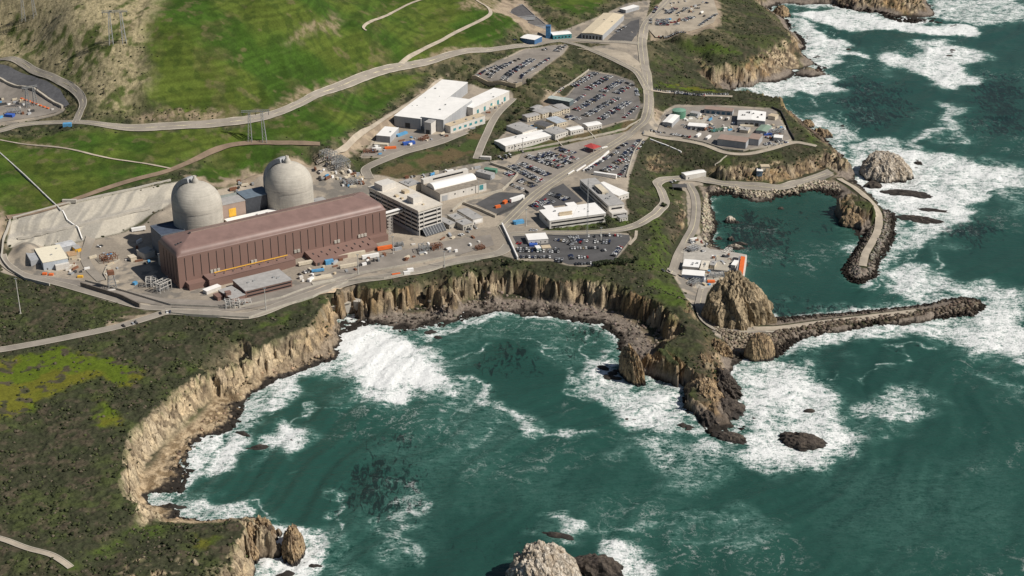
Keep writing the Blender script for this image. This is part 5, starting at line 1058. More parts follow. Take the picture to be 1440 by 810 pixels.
wall('retaining_wall', 'tan block wall under the upper car park', 'wall', [(664,111),(680,117),(700,119),(725,123),(734,120)], 4.0, 1.0, m_tan)
wall('retaining_wall', 'pale kerb wall on the high side of the sloping car park', 'wall', [(776,136),(800,120),(828,99)], 1.8, 0.8, m_kerb)
wall('retaining_wall', 'pale kerb wall between the car parks by the red canopy', 'wall', [(716,214),(770,205),(820,196),(848,190),(880,182),(901,168)], 1.2, 0.8, m_kerb)
wall('retaining_wall', 'pale wall beside the car park at the top of the harbour slope', 'wall', [(820,241),(845,224),(856,214)], 2.0, 1.5, m_white)
wall('retaining_wall', 'curved pale wall between the right-hand car park and the scrub slope', 'wall', [(905,196),(893,212),(887,228),(881,250)], 1.6, 1.2, m_kerb)
wall('retaining_wall', 'concrete crest wall along the top of the cut slope', 'wall', [(18,308),(89,288),(180,268),(240,254)], 1.2, 1.6, m_conc)
wall('retaining_wall', 'concrete bench wall half way up the cut slope', 'wall', [(25,337),(75,327),(120,316),(165,305),(211,295)], 1.5, 1.2, m_conc)
wall('retaining_wall', 'low curved wall round the yard left of the scaffold tower', 'wall', [(168,366),(150,376),(146,386),(150,394)], 1.4, 0.8, m_kerb)
wall('pipeline', 'pair of pale pipes running down the grassy hill at the left edge', 'pipeline', [(-10,207),(0,216),(30,243),(60,272),(86,297)], 1.3, 1.1, M('pale_pipe', (0.50, 0.49, 0.46), 0.6), 5)
wall('pipeline', 'lower pale pipe continuing down the concrete cut slope', 'pipeline', [(88,297),(95,312),(110,322),(116,338)], 1.0, 0.9, m_white, 3)
wall('drain_channel', 'pale zigzag drain channel down the scrub slope under the bluff road', 'drain', [(914,196),(936,204),(958,214)], 0.6, 1.2, m_white)
wall('drain_channel', 'short pale drain between bluff road and harbour', 'drain', [(1022,219),(1012,228),(1005,233)], 0.6, 0.9, m_kerb)
wall('drain_channel', 'thin pale drain across the grass bank by the white-roofed offices', 'drain', [(783,197),(791,206)], 0.4, 1.0, m_kerb)
wall('drain_channel', 'thin pale drain across the right part of the grass bank', 'drain', [(827,184),(838,196)], 0.4, 1.0, m_kerb)
wall('drain_channel', 'dark stair gully in the grass bank below the longest white office', 'drain', [(727,205),(737,216)], 0.4, 2.2, m_dark)
# ------------------------------------------------------------------ masts and lattice work
def mast(u, v, h, label, name='light_mast', w=0.5):
    p = placed(u, v); r = empty(name, p, 0, label, 'mast'); MB().rev([(w, -1), (w*0.55, h)], 8).build('pole', M('pale_mast', (0.55, 0.53, 0.48), 0.6), r)
    mb = MB(); mb.box(-1.3, 1.3, -.35, .35, h, h+.5); mb.build('lamp_head', m_steel, r); MB().box(-.9, .9, -.9, .9, -1, .4).build('footing', m_conc, r)
mast(29, 441, 34, 'tall thin mast in the scrub at the left edge below the plant'); mast(374, 437, 22, 'floodlight mast in front of the grey-roofed brown office')
mast(504, 386, 20, 'floodlight mast beside the perimeter road above the outfall'); mast(625, 384-8, 16, 'floodlight mast on the cliff-top road right of the outfall')
mast(740, 318, 18, 'floodlight mast by the junction left of the white office'); mast(553, 357, 18, 'floodlight mast behind the orange trailer')
mast(673, 262+10, 16, 'floodlight mast on the new dark asphalt'); mast(735, 214, 16, 'floodlight mast at the top of the central car park')
mast(878, 160, 15, 'floodlight mast in the sloping car park'); mast(845, 340, 15, 'floodlight mast in the middle of the lower car park')
mt = empty('weather_mast', placed(825.5, 336), 0, 'very tall guyed weather mast in front of the white office', 'mast'); mb = MB()
for k in range(3): a = k*2.094; mb.bar((0.7*math.cos(a), 0.7*math.sin(a), 0), (0.5*math.cos(a), 0.5*math.sin(a), 64), 0.22)
for k in range(32): a = k*2.094; mb.bar((0.7*math.cos(a), 0.7*math.sin(a), k*2), (0.6*math.cos(a+2.094), 0.6*math.sin(a+2.094), k*2+2), 0.14)
mb.build('lattice', m_steel, mt)
mb = MB()
for k in range(3): a = k*2.094+0.4; mb.bar((0, 0, 60), (26*math.cos(a), 26*math.sin(a), 0.5), 0.07)
mb.build('guy_wires', m_steel, mt)
def hframe(u, v, h, rz, label, gap=17):
    p = placed(u, v); r = empty('transmission_tower', p, rz, label, 'pylon', 'power line towers on the hill')
    for s in (-1, 1):
        mb = MB(); n_ = 9
        for cx, cy in ((-1,-1),(1,-1),(1,1),(-1,1)): mb.bar((s*gap/2+cx*2.2, cy*2.2, -2), (s*gap*0.42+cx*0.8, cy*0.8, h), 0.42)
        for k in range(n_):
            z0, z1 = h*k/n_, h*(k+1)/n_; w0 = 2.2-1.4*k/n_; w1 = 2.2-1.4*(k+1)/n_; x0 = s*(gap/2+(gap*0.42-gap/2)*k/n_); x1 = s*(gap/2+(gap*0.42-gap/2)*(k+1)/n_)
            for q in range(4):
                c = ((-1,-1),(1,-1),(1,1),(-1,1)); a, b = c[q], c[(q+1) % 4]
                mb.bar((x0+a[0]*w0, a[1]*w0, z0), (x1+b[0]*w1, b[1]*w1, z1), 0.22)
        mb.build('leg', m_steel, r)
    mb = MB(); L_ = gap*0.95
    for y in (-.8, .8):
        for z in (h, h+1.8): mb.bar((-L_, y*(0.3 if z > h else 1), z), (L_, y*(0.3 if z > h else 1), z), 0.3)
    for k in range(14): x = -L_+2*L_*k/14; mb.bar((x, -.8, h), (x+2*L_/14, 0, h+1.8), 0.2); mb.bar((x, .8, h), (x+2*L_/14, 0, h+1.8), 0.2)
    mb.build('crossarm', m_steel, r)
    for x in (-L_+1, 0, L_-1): MB().rev([(0.25, h-4), (0.35, h-3), (0.25, h-0.1)], 6, cx=x).build('insulator', m_dark, r)
hframe(166, 62, 36, 0.15, 'double-legged lattice pylon on the dry brown slope', 15); hframe(42, 30, 30, 0.3, 'double-legged lattice pylon at the top left corner of the hill', 14)
hframe(362, 200, 34, 0.1, 'double-legged lattice pylon standing just below the hill road', 16); hframe(45, 150, 22, 0.5, 'small lattice gantry beside the switchyard at the left edge', 9)
def rack(u, v, sx, sy, h, label, seed, mat=None, name='pipe_rack', dens=26):
    p = placed(u, v); rr = random.Random(seed); r = empty(name, p, rr.uniform(0, 1), label, 'steelwork'); mb = MB()
    nx, ny = max(2, int(sx/4)), max(2, int(sy/4))
    for i in range(nx+1):
        for j in range(ny+1): mb.bar((i*sx/nx-sx/2, j*sy/ny-sy/2, -1), (i*sx/nx-sx/2, j*sy/ny-sy/2, h), 0.4)
    for i in range(nx+1): mb.bar((i*sx/nx-sx/2, -sy/2, h), (i*sx/nx-sx/2, sy/2, h), 0.4)
    for j in range(ny+1): mb.bar((-sx/2, j*sy/ny-sy/2, h), (sx/2, j*sy/ny-sy/2, h), 0.4); mb.bar((-sx/2, j*sy/ny-sy/2, h*.55), (sx/2, j*sy/ny-sy/2, h*.55), 0.3)
    mb.build('frame', mat or m_offw, r)
    mb = MB()
    for k in range(dens):
        x, y = rr.uniform(-sx/2, sx/2), rr.uniform(-sy/2, sy/2); a = rr.uniform(0, 6.28); l = rr.uniform(1.5, 4.5)
        mb.bar((x, y, rr.uniform(0, h)), (x+l*math.cos(a), y+l*math.sin(a), rr.uniform(0, h*1.3)), 0.28)
    mb.build('pipework', mat or m_steel, r)
    for k in range(4): x, y = rr.uniform(-sx/2.4, sx/2.4), rr.uniform(-sy/2.4, sy/2.4); MB().box(x-1, x+1, y-.8, y+.8, -0.5, rr.uniform(1.2, 2.6)).build('equipment', rr.choice([m_dark, m_rust, m_greyw]), r)
rack(213, 402, 9, 8, 8, 'white steel transformer frame at the dark end of the long brown hall', 1); rack(229, 408, 14, 9, 9, 'white steel bus structure at the near corner of the long brown hall', 2, dens=50)
rack(327, 432, 12, 7, 7, 'white pipe frame in front of the low brown wing', 3, dens=40); rack(345, 428, 10, 6, 4, 'low steel rack next to the floodlight mast', 4)
rack(477, 235, 16, 20, 9, 'tall steel switch frame at the foot of the dirt slope', 5, m_steel, dens=24); rack(462, 224, 12, 16, 8, 'steel switch frame higher on the dirt slope', 6, m_steel, dens=16)
rack(495, 258, 18, 10, 4, 'cluttered steel yard between dome shed and office block', 7, m_steel, dens=50); rack(596, 354, 9, 9, 7, 'steel tripod frame on the plant road in front of the offices', 8, m_steel)
rack(614, 350, 10, 8, 5, 'rusty machinery rack right of the tripod frame', 9, m_rust); rack(153, 366, 14, 11, 5, 'brown open steel frame over the yard left of the hall', 10, m_rust, 'open_frame')
rack(1090, 188, 16, 10, 4, 'steel store racks at the cliff end of the bluff yard', 11, m_steel, dens=60); rack(1012, 184, 24, 5, 2.5, 'row of green cylinders stored in the bluff yard', 12, m_gtank)
rack(560, 346, 10, 5, 3, 'scaffold stack beside the brown lean-to', 13, m_steel); rack(520, 214, 14, 8, 2.5, 'rusty material pile in the warehouse yard', 14, m_rust); rack(596, 196, 12, 6, 2.5, 'tangled scrap pile in front of the warehouse entry', 15, m_rust)
rack(20, 160, 14, 8, 5, 'blue and grey switchgear in the left switchyard', 16, m_steel); rack(675, 350, 8, 6, 3, 'machine stack near the plant gate road', 17, m_rust)
rack(1012, 391, 18, 6, 5, 'pipe frame between the gate slabs on the intake deck', 21, m_steel, dens=40); rack(1022, 357, 14, 5, 4, 'pipe frame at the uphill corner of the intake deck', 22, m_offw, dens=36); rack(975, 400, 14, 6, 4, 'steel racks on the land corner of the intake deck', 23, m_steel, dens=40); rack(975, 352, 12, 8, 4, 'pump gear on the harbour apron above the white-roofed pump building', 24, m_greyw, dens=40)
building('intake_building', 'small cream pump house between the gate slabs on the intake deck', 'pump house', (998,372), (1005,373), (999,366), 5, m_cream, m_greyr, units=2, door=False)
building('intake_building', 'narrow white hut beside the orange crane deck', 'pump house', (1028,372), (1034,373), (1030,365), 5, m_offw, m_white, door=False)
building('yard_building', 'small tan shed at the back right corner of the bluff yard', 'shed', (1080,162), (1090,164), (1082,158.5), 5, m_cream, m_tan, door=False)
building('yard_building', 'small grey shed between tank and brown-roofed shed in the bluff yard', 'shed', (970,158), (981,160), (971,155), 5, m_greyw, m_greyr, door=False)
building('yard_building', 'small white shed at the cliff end of the bluff yard', 'shed', (1088,193), (1100,194), (1090,189), 5, m_offw, m_white, door=False)
building('yard_building', 'cream shed in front of the large bright-roofed building in the bluff yard', 'shed', (1040,182), (1052,183.5), (1042,177.5), 4, m_cream, m_greyr, units=2, door=False)
# scaffold tower
p = placed(158, 405); r = empty('scaffold_tower', p, 0.4, 'scaffold tower with brown box on top at the bend of the yard road', 'tower'); mb = MB()
for cx, cy in ((-1,-1),(1,-1),(1,1),(-1,1)): mb.bar((cx*4, cy*4, -1), (cx*2.2, cy*2.2, 14), 0.4)
for k in range(5):
    for q in range(4): c = ((-1,-1),(1,-1),(1,1),(-1,1)); a, b = c[q], c[(q+1) % 4]; w0 = 4-1.8*k/5; w1 = 4-1.8*(k+1)/5; mb.bar((a[0]*w0, a[1]*w0, k*2.8), (b[0]*w1, b[1]*w1, k*2.8+2.8), 0.28)
mb.build('frame', m_steel, r); MB().box(-3, 3, -2.6, 2.6, 14, 17.5).build('cabin', m_rust, r); MB().box(-6, 2, -6.5, -4.2, -0.3, 0.9).build('base_block', m_offw, r)
# ------------------------------------------------------------------ trailers, containers and machines
def crate(u, v, L_, w, h, deg, mat, label, name='container', cat='container', rmat=None):
    p = placed(u, v); r = empty(name, p, math.radians(deg), label, cat)
    MB().box(-L_/2, L_/2, -w/2, w/2, 0.5 if name == 'trailer' else -0.3, h).build('body', mat, r); MB().box(-L_/2-.05, L_/2+.05, -w/2-.05, w/2+.05, h, h+.12).build('roof', rmat or mat, r)
    if name == 'trailer':
        for x in (-L_*.35, L_*.35):
            mb = MB()
            for s in (-1, 1): mb.rev([(0.5, 0), (0.5, 0.3)], 10)
            V = [(x+0.5*math.cos(a), s*w/2, 0.5+0.5*math.sin(a)) for s in (-1, 1) for a in [q*0.628 for q in range(10)]]
            MB().poly(V, [tuple(range(10)), tuple(range(10, 20))[::-1]]+[(k, (k+1) % 10, 10+(k+1) % 10, 10+k)[::-1] for k in range(10)]).build('wheels', m_dark, r)
    return r
m_blt = M('blue_tarp', (0.04, 0.11, 0.42), 0.6); m_lbl = M('light_blue_paint', (0.10, 0.32, 0.55), 0.6)
for a in ((541,351,15,3,3.6,24,m_orange,'long orange trailer in front of the brown lean-to','trailer'),(527,350,5,2.8,3,24,m_white,'white truck cab at the tail of the orange trailer','truck_cab'),
 (521,363,17,3,3.8,24,m_white,'long white trailer on the plant road below the brown lean-to','trailer'),(490,376,17,3,3.2,24,m_cream,'cream trailer nearest the perimeter road','trailer'),
 (430,372,15,3.5,3.2,28,m_cream,'cream trailer at the near corner of the brown lean-to','trailer'),(463,371,8,4,4,24,m_lbl,'pale blue container under the eave of the brown lean-to','container'),
 (447,382,12,3,2.2,18,m_lbl,'pale blue flat trailer on the service yard','trailer'),(452,391,20,7,1.2,24,m_cream,'wide cream slab of pallets in the service yard','pallet_stack'),(455,398,22,6,1.0,22,m_slab,'pale concrete mat at the yard edge','pallet_stack'),
 (437,395,7,3,2.8,60,m_white,'white truck beside the wide pallet slab','truck_cab'),(490,361,34,3,3.4,24,m_cream,'long cream materials wall along the brown lean-to','container'),
 (577,384-2,6,3,3,20,m_white,'white truck cab parked on the cliff-top road','truck_cab'),(572,388-2,6,3,3,20,m_white,'second white vehicle on the cliff-top road beside the cab','truck_cab'),
 (557,386,8,2,1,20,m_orange,'orange barrier stack on the cliff-top road','barrier'),(195,325,14,3.2,3.6,24,m_white,'white trailer at the left flank of the nearer dome','trailer'),
 (98,289-4,14,3,2.6,0,m_conc,'grey bench at the cut slope crest','container'),(727,282,18,3.6,4.2,40,m_white,'white lorry trailer at the edge of the new dark asphalt','trailer'),(710,286,6,3,3,60,m_orange,'orange excavator body on the new dark asphalt','excavator'),
 (729,314,11,5,3,25,m_lbl,'bright blue tarpaulin-covered load at the road junction','covered_load'),(575,203,14,5,3,22,m_blt,'blue container in the warehouse yard','container'),(565,190,16,4,2.4,50,m_lbl,'light blue machine row by the small grey warehouse','container'),
 (549,209,13,4,2,12,m_orange,'orange-pink container in the warehouse yard','container'),(536,205,16,5,2.6,-8,m_cream,'cream container beside the small grey warehouse','container'),(530,211,10,4,2.4,10,m_white,'white container at the left end of the warehouse yard','container'),
 (675,167,9,4,3,35,m_cream,'cream container below the right-hand white hall','container'),(693,152,12,4,3,35,m_cream,'second cream container further up the warehouse road','container'),(773,137+25,5,3,3,0,m_cream,'small cream hut among portable offices','hut'),
 (95,178,9,6,3.5,10,m_lbl,'blue and white building block on the hill road shoulder','container'),(14,164,10,6,3,-15,m_blt,'blue container in the left switchyard','container'),(982,192,10,3,3,60,m_white,'white trailer parked at the front of the bluff yard','trailer'),(996,195,11,3,3,60,m_white,'second white trailer parked at the front of the bluff yard','trailer'),
 (1020,184,4,4,4,0,m_white,'white tanker body by the green cylinders','tank'),(1080,190,10,4,2,5,m_blt,'blue stores behind the green-roofed building','container'),(1050,178,16,5,2,5,m_cream,'cream timber stack in the middle of the bluff yard','pallet_stack'),
 (72,387,4,3,1.5,0,m_orange,'orange skip by the cream-roofed maintenance building','skip'),(63,386,4,3,1.5,0,m_orange,'second orange skip nearer the left edge','skip'),(113,390,5,3,1.6,0,m_yel,'yellow machine on the sandy yard','machine'),
 (190,400,4,3,2.6,60,m_lbl,'light blue box on the yard left of the hall','container'),(750,345.5,8,5,2,0,m_blt,'blue skip in front of the pale shed','skip'),(967,393,9,4,2.5,5,m_tan,'tan container by the intake hall','container'),(1000,399-1,7,4,2.5,0,m_orange,'orange machine at the foot of the sea rock','machine'),
 (851,248,26,3.5,3.5,-22,m_white,'long white shelter at the car park entrance','shelter'),(683,238-14,12,4,3,-10,m_offw,'white shelter at the corner of the security wall','shelter'),(690,242,14,6,4,-20,m_gtank,'green-sided machine at the end of the vaulted workshop','machine'),
 (700,298-6,6,3,2.4,30,m_orange,'yellow-orange digger on the new dark asphalt','excavator'),(850,208,8,1.5,1.2,32,m_white,'white road barrier block by the checkpoint','barrier'),(803,243,14,1.2,1.1,60,m_white,'first white lane divider on the main road','barrier'),(817,237,22,1.2,1.1,60,m_white,'second white lane divider on the main road','barrier')):
    crate(*a[:8], name=a[8], cat=a[8].replace('_', ' '))
CLUT = [('the yard left of the brown hall',[(120,350),(200,335),(215,365),(180,400),(120,392)],16),('the sandy yard by the maintenance building',[(85,372),(118,362),(122,388),(70,392)],12),('the service yard in front of the lean-to',[(415,385),(480,366),(560,350),(570,362),(480,385),(425,400)],26),
 ('the plant road in front of the offices',[(560,345),(640,330),(690,328),(690,345),(640,355),(570,368)],20),('the steel yard behind the right-hand dome',[(440,240),(480,225),(520,255),(500,265),(455,262)],44),('the foot of the dirt slope',[(300,262),(345,250),(368,256),(340,275)],8),
 ('the warehouse yard',[(510,212),(560,196),(640,185),(640,190),(590,203),(530,220)],22),('the lane beside the warehouse',[(655,180),(700,142),(712,142),(665,182)],12),('the lane behind the vaulted workshop',[(560,252),(640,238),(690,232),(690,236),(600,250)],14),
 ('the bluff yard',[(960,160),(1030,163),(1035,175),(1060,178),(1040,188),(985,188),(960,175)],44),('the cliff end of the bluff yard',[(1080,175),(1100,175),(1108,192),(1085,198),(1070,190)],30),('the intake deck',[(965,380),(1000,383),(1030,386),(1020,399),(990,403),(965,392)],28),('the upper intake deck',[(1000,358),(1036,362),(1033,376),(1000,374)],22),
 ('the harbour apron',[(960,342),(985,336),(998,350),(965,352)],6),('the lots round the portable offices',[(740,175),(800,168),(815,172),(780,178),(730,190)],8),('the dirt lot at the top',[(925,10),(990,5),(1000,25),(950,42)],20),('the left switchyard',[(0,125),(45,140),(80,155),(0,168)],22),('the strip behind the domes',[(330,280),(365,268),(372,285),(345,292)],8)]
cr = random.Random(12); ccol_ = [('white', m_white), ('grey', m_greyw), ('cream', m_cream), ('rust-brown', m_rust), ('dark', m_dark), ('white', m_white), ('grey', m_steel), ('cream', m_cream), ('dark', m_dark), ('rust-brown', m_rust), ('grey', m_greyw), ('blue', m_lbl), ('tan', m_tan), ('white', m_offw)]
for wh, poly, n_ in CLUT:
    us = [p[0] for p in poly]; vs_ = [p[1] for p in poly]; c_ = 0
    while c_ < n_:
        u = cr.uniform(min(us), max(us)); v = cr.uniform(min(vs_), max(vs_)); ins = False
        for i in range(len(poly)):
            (x1, y1), (x2, y2) = poly[i], poly[(i+1) % len(poly)]
            if (y1 > v) != (y2 > v) and u < (x2-x1)*(v-y1)/(y2-y1)+x1: ins = not ins
        if not ins: continue
        c_ += 1; cn_, cm_ = cr.choice(ccol_); L_ = cr.choice([1.6, 2.2, 3, 4, 6]); o = crate(u, v, L_*1.3, cr.uniform(1.3, 2.6), cr.uniform(0.9, 2.8), cr.choice([24, 33, 114, 60])+cr.uniform(-8, 8), cm_, f'small {cn_} equipment box in {wh}', 'equipment_box', 'equipment box'); o['group'] = 'equipment boxes in '+wh
# orange banks in the switchyard
for k in range(8): crate(31+k*5.2, 140+k*1.9, 3.4, 2.2, 1.2, -30, m_orange, ('small orange equipment box in the switchyard row'), 'equipment_box', 'equipment box')['group'] = 'orange boxes in the switchyard'
wall('retaining_wall', 'pale wall on the uphill side of the switchyard', 'wall', [(-10,107),(45,126),(88,152)], 2.5, 2.5, m_kerb); sheet('dark_bank', [(-20,88),(0,92),(45,108),(85,128),(98,148),(92,152),(45,122),(-20,102)], m_dkg, 0.5)
# ------------------------------------------------------------------ parked cars
paints = {'white': (0.72, 0.72, 0.70), 'silver': (0.42, 0.43, 0.44), 'grey': (0.16, 0.165, 0.17), 'black': (0.018, 0.018, 0.02), 'dark blue': (0.02, 0.035, 0.10), 'red': (0.35, 0.02, 0.02), 'tan': (0.35, 0.29, 0.2)}
cw = ['white']*30+['silver']*22+['grey']*14+['black']*18+['dark blue']*10+['red']*5+['tan']*3
pm = {}
for k, c in paints.items():
    m, t, b = new_mat('car_paint_'+k.replace(' ', '_')); b.inputs['Base Color'].default_value = (*c, 1); b.inputs['Roughness'].default_value = 0.3; b.inputs['Coat Weight'].default_value = 0.4; pm[k] = m
def car_geo(kind):
    mb = MB(); hw = 0.92; L_ = 2.4 if kind != 'truck' else 2.75; hh = {'sedan': 1.42, 'suv': 1.75, 'truck': 1.8}[kind]; bl_ = 0.85 if kind == 'sedan' else 1.05
    prof = [(-L_, 0.35), (-L_, bl_-.1), (-L_+0.25, bl_), (L_-1.4, bl_), (L_-0.1, bl_-0.15), (L_, 0.5), (L_, 0.35)]
    n = len(prof); V = [(x, -hw, z) for x, z in prof]+[(x, hw, z) for x, z in prof]
    mb.poly(V, [tuple(range(n))[::-1], tuple(range(n, 2*n))]+[(i, (i+1) % n, n+(i+1) % n, n+i) for i in range(n)][::1], 0)
    x0, x1 = {'sedan': (-1.9, 1.0), 'suv': (-2.3, 1.0), 'truck': (-0.3, 1.4)}[kind]; s = 0.22
    c = [(x0, -hw+.05, bl_), (x1, -hw+.05, bl_), (x1, hw-.05, bl_), (x0, hw-.05, bl_), (x0+(.5 if kind == 'sedan' else .2), -hw+s, hh), (x1-.75, -hw+s, hh), (x1-.75, hw-s, hh), (x0+(.5 if kind == 'sedan' else .2), hw-s, hh)]
    mb.poly(c, [(0,1,5,4),(1,2,6,5),(2,3,7,6),(3,0,4,7)], 1); mb.poly([(p[0], p[1], p[2]+0.01) for p in c[4:]], [(0,1,2,3)], 0)
    if kind == 'truck': mb.box(-2.6, -0.5, -0.75, 0.75, bl_+0.005, bl_+0.02, 2)
    for x in (-L_*.62, L_*.62):
        for y in (-hw-0.02, hw-0.2):
            V = [(x+0.34*math.cos(a), yy, 0.34+0.34*math.sin(a)) for yy in (y, y+0.22) for a in [q*0.785 for q in range(8)]]
            mb.poly(V, [tuple(range(8)), tuple(range(8, 16))[::-1]]+[(k, (k+1) % 8, 8+(k+1) % 8, 8+k)[::-1] for k in range(8)], 2)
    return mb
geo = {k: car_geo(k) for k in ('sedan', 'suv', 'truck')}; m_tyre = M('tyre_rubber', (0.02, 0.02, 0.02), 0.9)
ROWS = [  # (from, to, double, filled, where)
 ((726,352),(788,353.5),1,.9,'the left rows of the lower car park'),((730,362),(776,362.5),0,.95,'the seaward row of the lower car park'),((780,366.5),(796,367.5),1,.9,'the seaward row of the lower car park'),
 ((806,333),(812,343),1,.9,'the middle of the lower car park'),((843,332),(876,332.5),0,.85,'the back row of the lower car park'),((835,340),(860,341.5),1,.8,'the middle of the lower car park'),((802,350),(845,349),0,.95,'the middle of the lower car park'),
 ((861,361),(874,347),0,.95,'the slanting right edge of the lower car park'),((808,372),(834,371),0,.9,'the seaward row of the lower car park'),((812,363),(830,362.5),0,.9,'the middle of the lower car park'),((802,359),(805,366),0,1,'the middle of the lower car park'),
 ((726,342.5),(737,343.5),0,.8,'the left rows of the lower car park'),((815,340),(830,342),1,.9,'the middle of the lower car park'),((800,343),(806,346),0,.9,'the middle of the lower car park'),((845,353),(860,352),0,.9,'the middle of the lower car park'),((745,343),(765,343.5),0,.7,'the left rows of the lower car park'),((712,243),(724,249),1,.9,'the central car park'),((800,222),(812,226),1,.8,'the central car park'),((826,333),(840,333.5),0,.6,'the back row of the lower car park'),((741,323.5),(759,325.5),0,.5,'the junction beside the white office'),((776,337),(800,341),0,.5,'the left rows of the lower car park'),
 ((748,292),(764,284),1,.9,'the small lot behind the white office'),((763,282),(780,287),1,.9,'the small lot behind the white office'),((775,272.5),(800,282.5),1,.8,'the small lot behind the white office'),
 ((718,233.5),(762,256.5),1,.95,'the central car park'),((732,230),(774,248),1,.95,'the central car park'),((740,219.5),(791,237),1,.95,'the central car park'),((755,217.5),(805,232),1,.95,'the central car park'),
 ((730,254),(753,263),1,.85,'the central car park'),((718,260),(737,268),0,.9,'the central car park'),((766,214),(806,225.5),1,.9,'the central car park'),((783,209),(808,217),1,.9,'the central car park'),
 ((823,241),(859,219.5),0,.98,'the row along the white wall by the main road'),((848,224),(871,213.5),0,.9,'the right-hand car park above the harbour slope'),((848,242),(866,234),1,.9,'the right-hand car park above the harbour slope'),((866,231),(886,223),1,.6,'the right-hand car park above the harbour slope'),
 ((869,250),(884,232),0,.9,'the right-hand car park above the harbour slope'),((875,223),(903,197),1,.9,'the right-hand car park above the harbour slope'),((867,210),(883,202),0,.7,'the right-hand car park above the harbour slope'),
 ((805,122),(839,102),1,.92,'the sloping car park beside the main road'),((825,127),(858,107),1,.92,'the sloping car park beside the main road'),((847,130),(874,114),1,.92,'the sloping car park beside the main road'),((866,132),(883,122.5),1,.9,'the sloping car park beside the main road'),
 ((805,145.5),(823,133),0,.9,'the sloping car park beside the main road'),((809,156),(848,133.5),1,.92,'the sloping car park beside the main road'),((822,164),(869,138),1,.95,'the sloping car park beside the main road'),((844,168.5),(885,143),1,.95,'the sloping car park beside the main road'),
 ((876,167.5),(898,148),0,.7,'the sloping car park beside the main road'),((894,125),(897,136),0,.9,'the sloping car park beside the main road'),((876,115),(892,122),0,.7,'the sloping car park beside the main road'),((795,163),(816,170),1,.7,'the sloping car park beside the main road'),((782,132),(792,124),0,.6,'the sloping car park beside the main road'),
 ((670,109),(698,93),0,.85,'the upper car park'),((685,110),(713,91),1,.9,'the upper car park'),((713,91),(734,82),0,.6,'the upper car park'),((707.5,113.5),(750,83),1,.95,'the upper car park'),((731,112),(773,82),0,.9,'the upper car park'),((722,118),(730,116),0,.8,'the upper car park'),((782,73),(794,64),1,.5,'the upper car park'),((762,71),(778,68),0,.4,'the upper car park'),
 ((918,126),(1027,133),0,.9,'the row along the bluff lane'),((948,131.5),(994,134.5),0,.9,'the row along the bluff lane'),((943,189),(974,194.5),0,.9,'the bluff yard'),((914,183),(936,187),0,.8,'the bluff yard'),((967,181.5),(991,184),0,.9,'the bluff yard'),((960,176),(966,181),0,.8,'the bluff yard'),((998,178),(1003,186),1,.8,'the bluff yard'),
 ((903,187),(910,188),0,.8,'the bluff yard'),((1075,205),(1108,199),1,.8,'the bluff yard'),((1003,161),(1020,170),0,.5,'the bluff yard'),((988,156),(1030,162),0,.35,'the bluff yard'),((935,178),(945,180),0,.9,'the bluff yard'),
 ((925,51),(966,46.5),0,.9,'the dirt lot at the top'),((927,28),(927,37),1,.9,'the dirt lot at the top'),((936,28),(936,37),1,.9,'the dirt lot at the top'),((983,37),(1008,20),0,.9,'the dirt lot at the top'),((915,27),(915,35),0,.8,'the dirt lot at the top'),((919,19),(924,9),0,.8,'the dirt lot at the top'),((945,31),(955,38),1,.6,'the dirt lot at the top'),((952,20),(967,12),0,.5,'the dirt lot at the top'),((970,17),(983,20),1,.4,'the dirt lot at the top'),((985,3),(1000,6),0,.5,'the dirt lot at the top'),((938,20),(950,12),1,.9,'the dirt lot at the top'),((960,30),(975,24),1,.8,'the dirt lot at the top'),((960,12),(985,12),0,.7,'the dirt lot at the top'),((940,6),(965,2),0,.5,'the dirt lot at the top'),
 ((866,46),(880,37),0,.6,'the dark lot beside the cream warehouse'),((720,57),(728,57),0,.8,'the gap left of the blue shed'),
 ((210,444),(250,438),0,.35,'the shoulder of the coast road'),((172,460),(195,454),0,.7,'the shoulder of the coast road'),((967,344),(978,340),0,.6,'the harbour apron'),((984,341),(997,345),0,.8,'the harbour apron'),((968,352),(975,355),1,.7,'the harbour apron'),((986,353),(992,356),0,.8,'the harbour apron'),((927,380),(942,383),0,.6,'the harbour apron'),
 ((940,258),(950,254),0,.5,'the harbour road bend'),((605,326+25),(660,326),0,.12,'the plant road'),((655,322),(673,319),1,.6,'the kerb in front of the grey shops'),((405,392),(440,380),0,.25,'the service yard'),((700,231-7),(722,218),1,.4,'the lane behind the vaulted workshop'),((560,252),(640,240),0,.2,'the lane behind the vaulted workshop'),((135,350),(150,342),0,.3,'the left yard'),((990,440),(994,455),0,.6,'the lane under the sea rock')]
cars = []
crnd = random.Random(5)
for a, b, dbl, fill, where in ROWS:
    A = G(*a); B = G(*b); d = B-A; d.z = 0; L_ = d.length; d.normalize(); n = Vector((-d.y, d.x, 0)); k = int(L_/2.85)
    for s in ((-2.6, 2.6) if dbl else (0,)):
        for i in range(max(k, 1)):
            if crnd.random() > min(fill+0.05, 0.99): continue
            p = A+d*(2.85*(i+0.5)+crnd.uniform(-.15, .15))+n*(s+crnd.uniform(-.3, .3))
            cars.append((p.x, p.y, math.atan2(n.y, n.x)+(math.pi if crnd.random() < .5 else 0)+crnd.uniform(-.03, .03), crnd.choice(cw), crnd.choice(['sedan', 'sedan', 'suv', 'truck']), where))
cars.sort(key=lambda c: c[1]**2+c[0]**2)
print('cars', len(cars))
def car_z(x, y): return smooth_h(x, y, 0)+0.36
protos = {}
LAB = {'sedan': 'saloon car', 'suv': 'tall estate car', 'truck': 'pickup truck'}
big = MB(); far_m = []
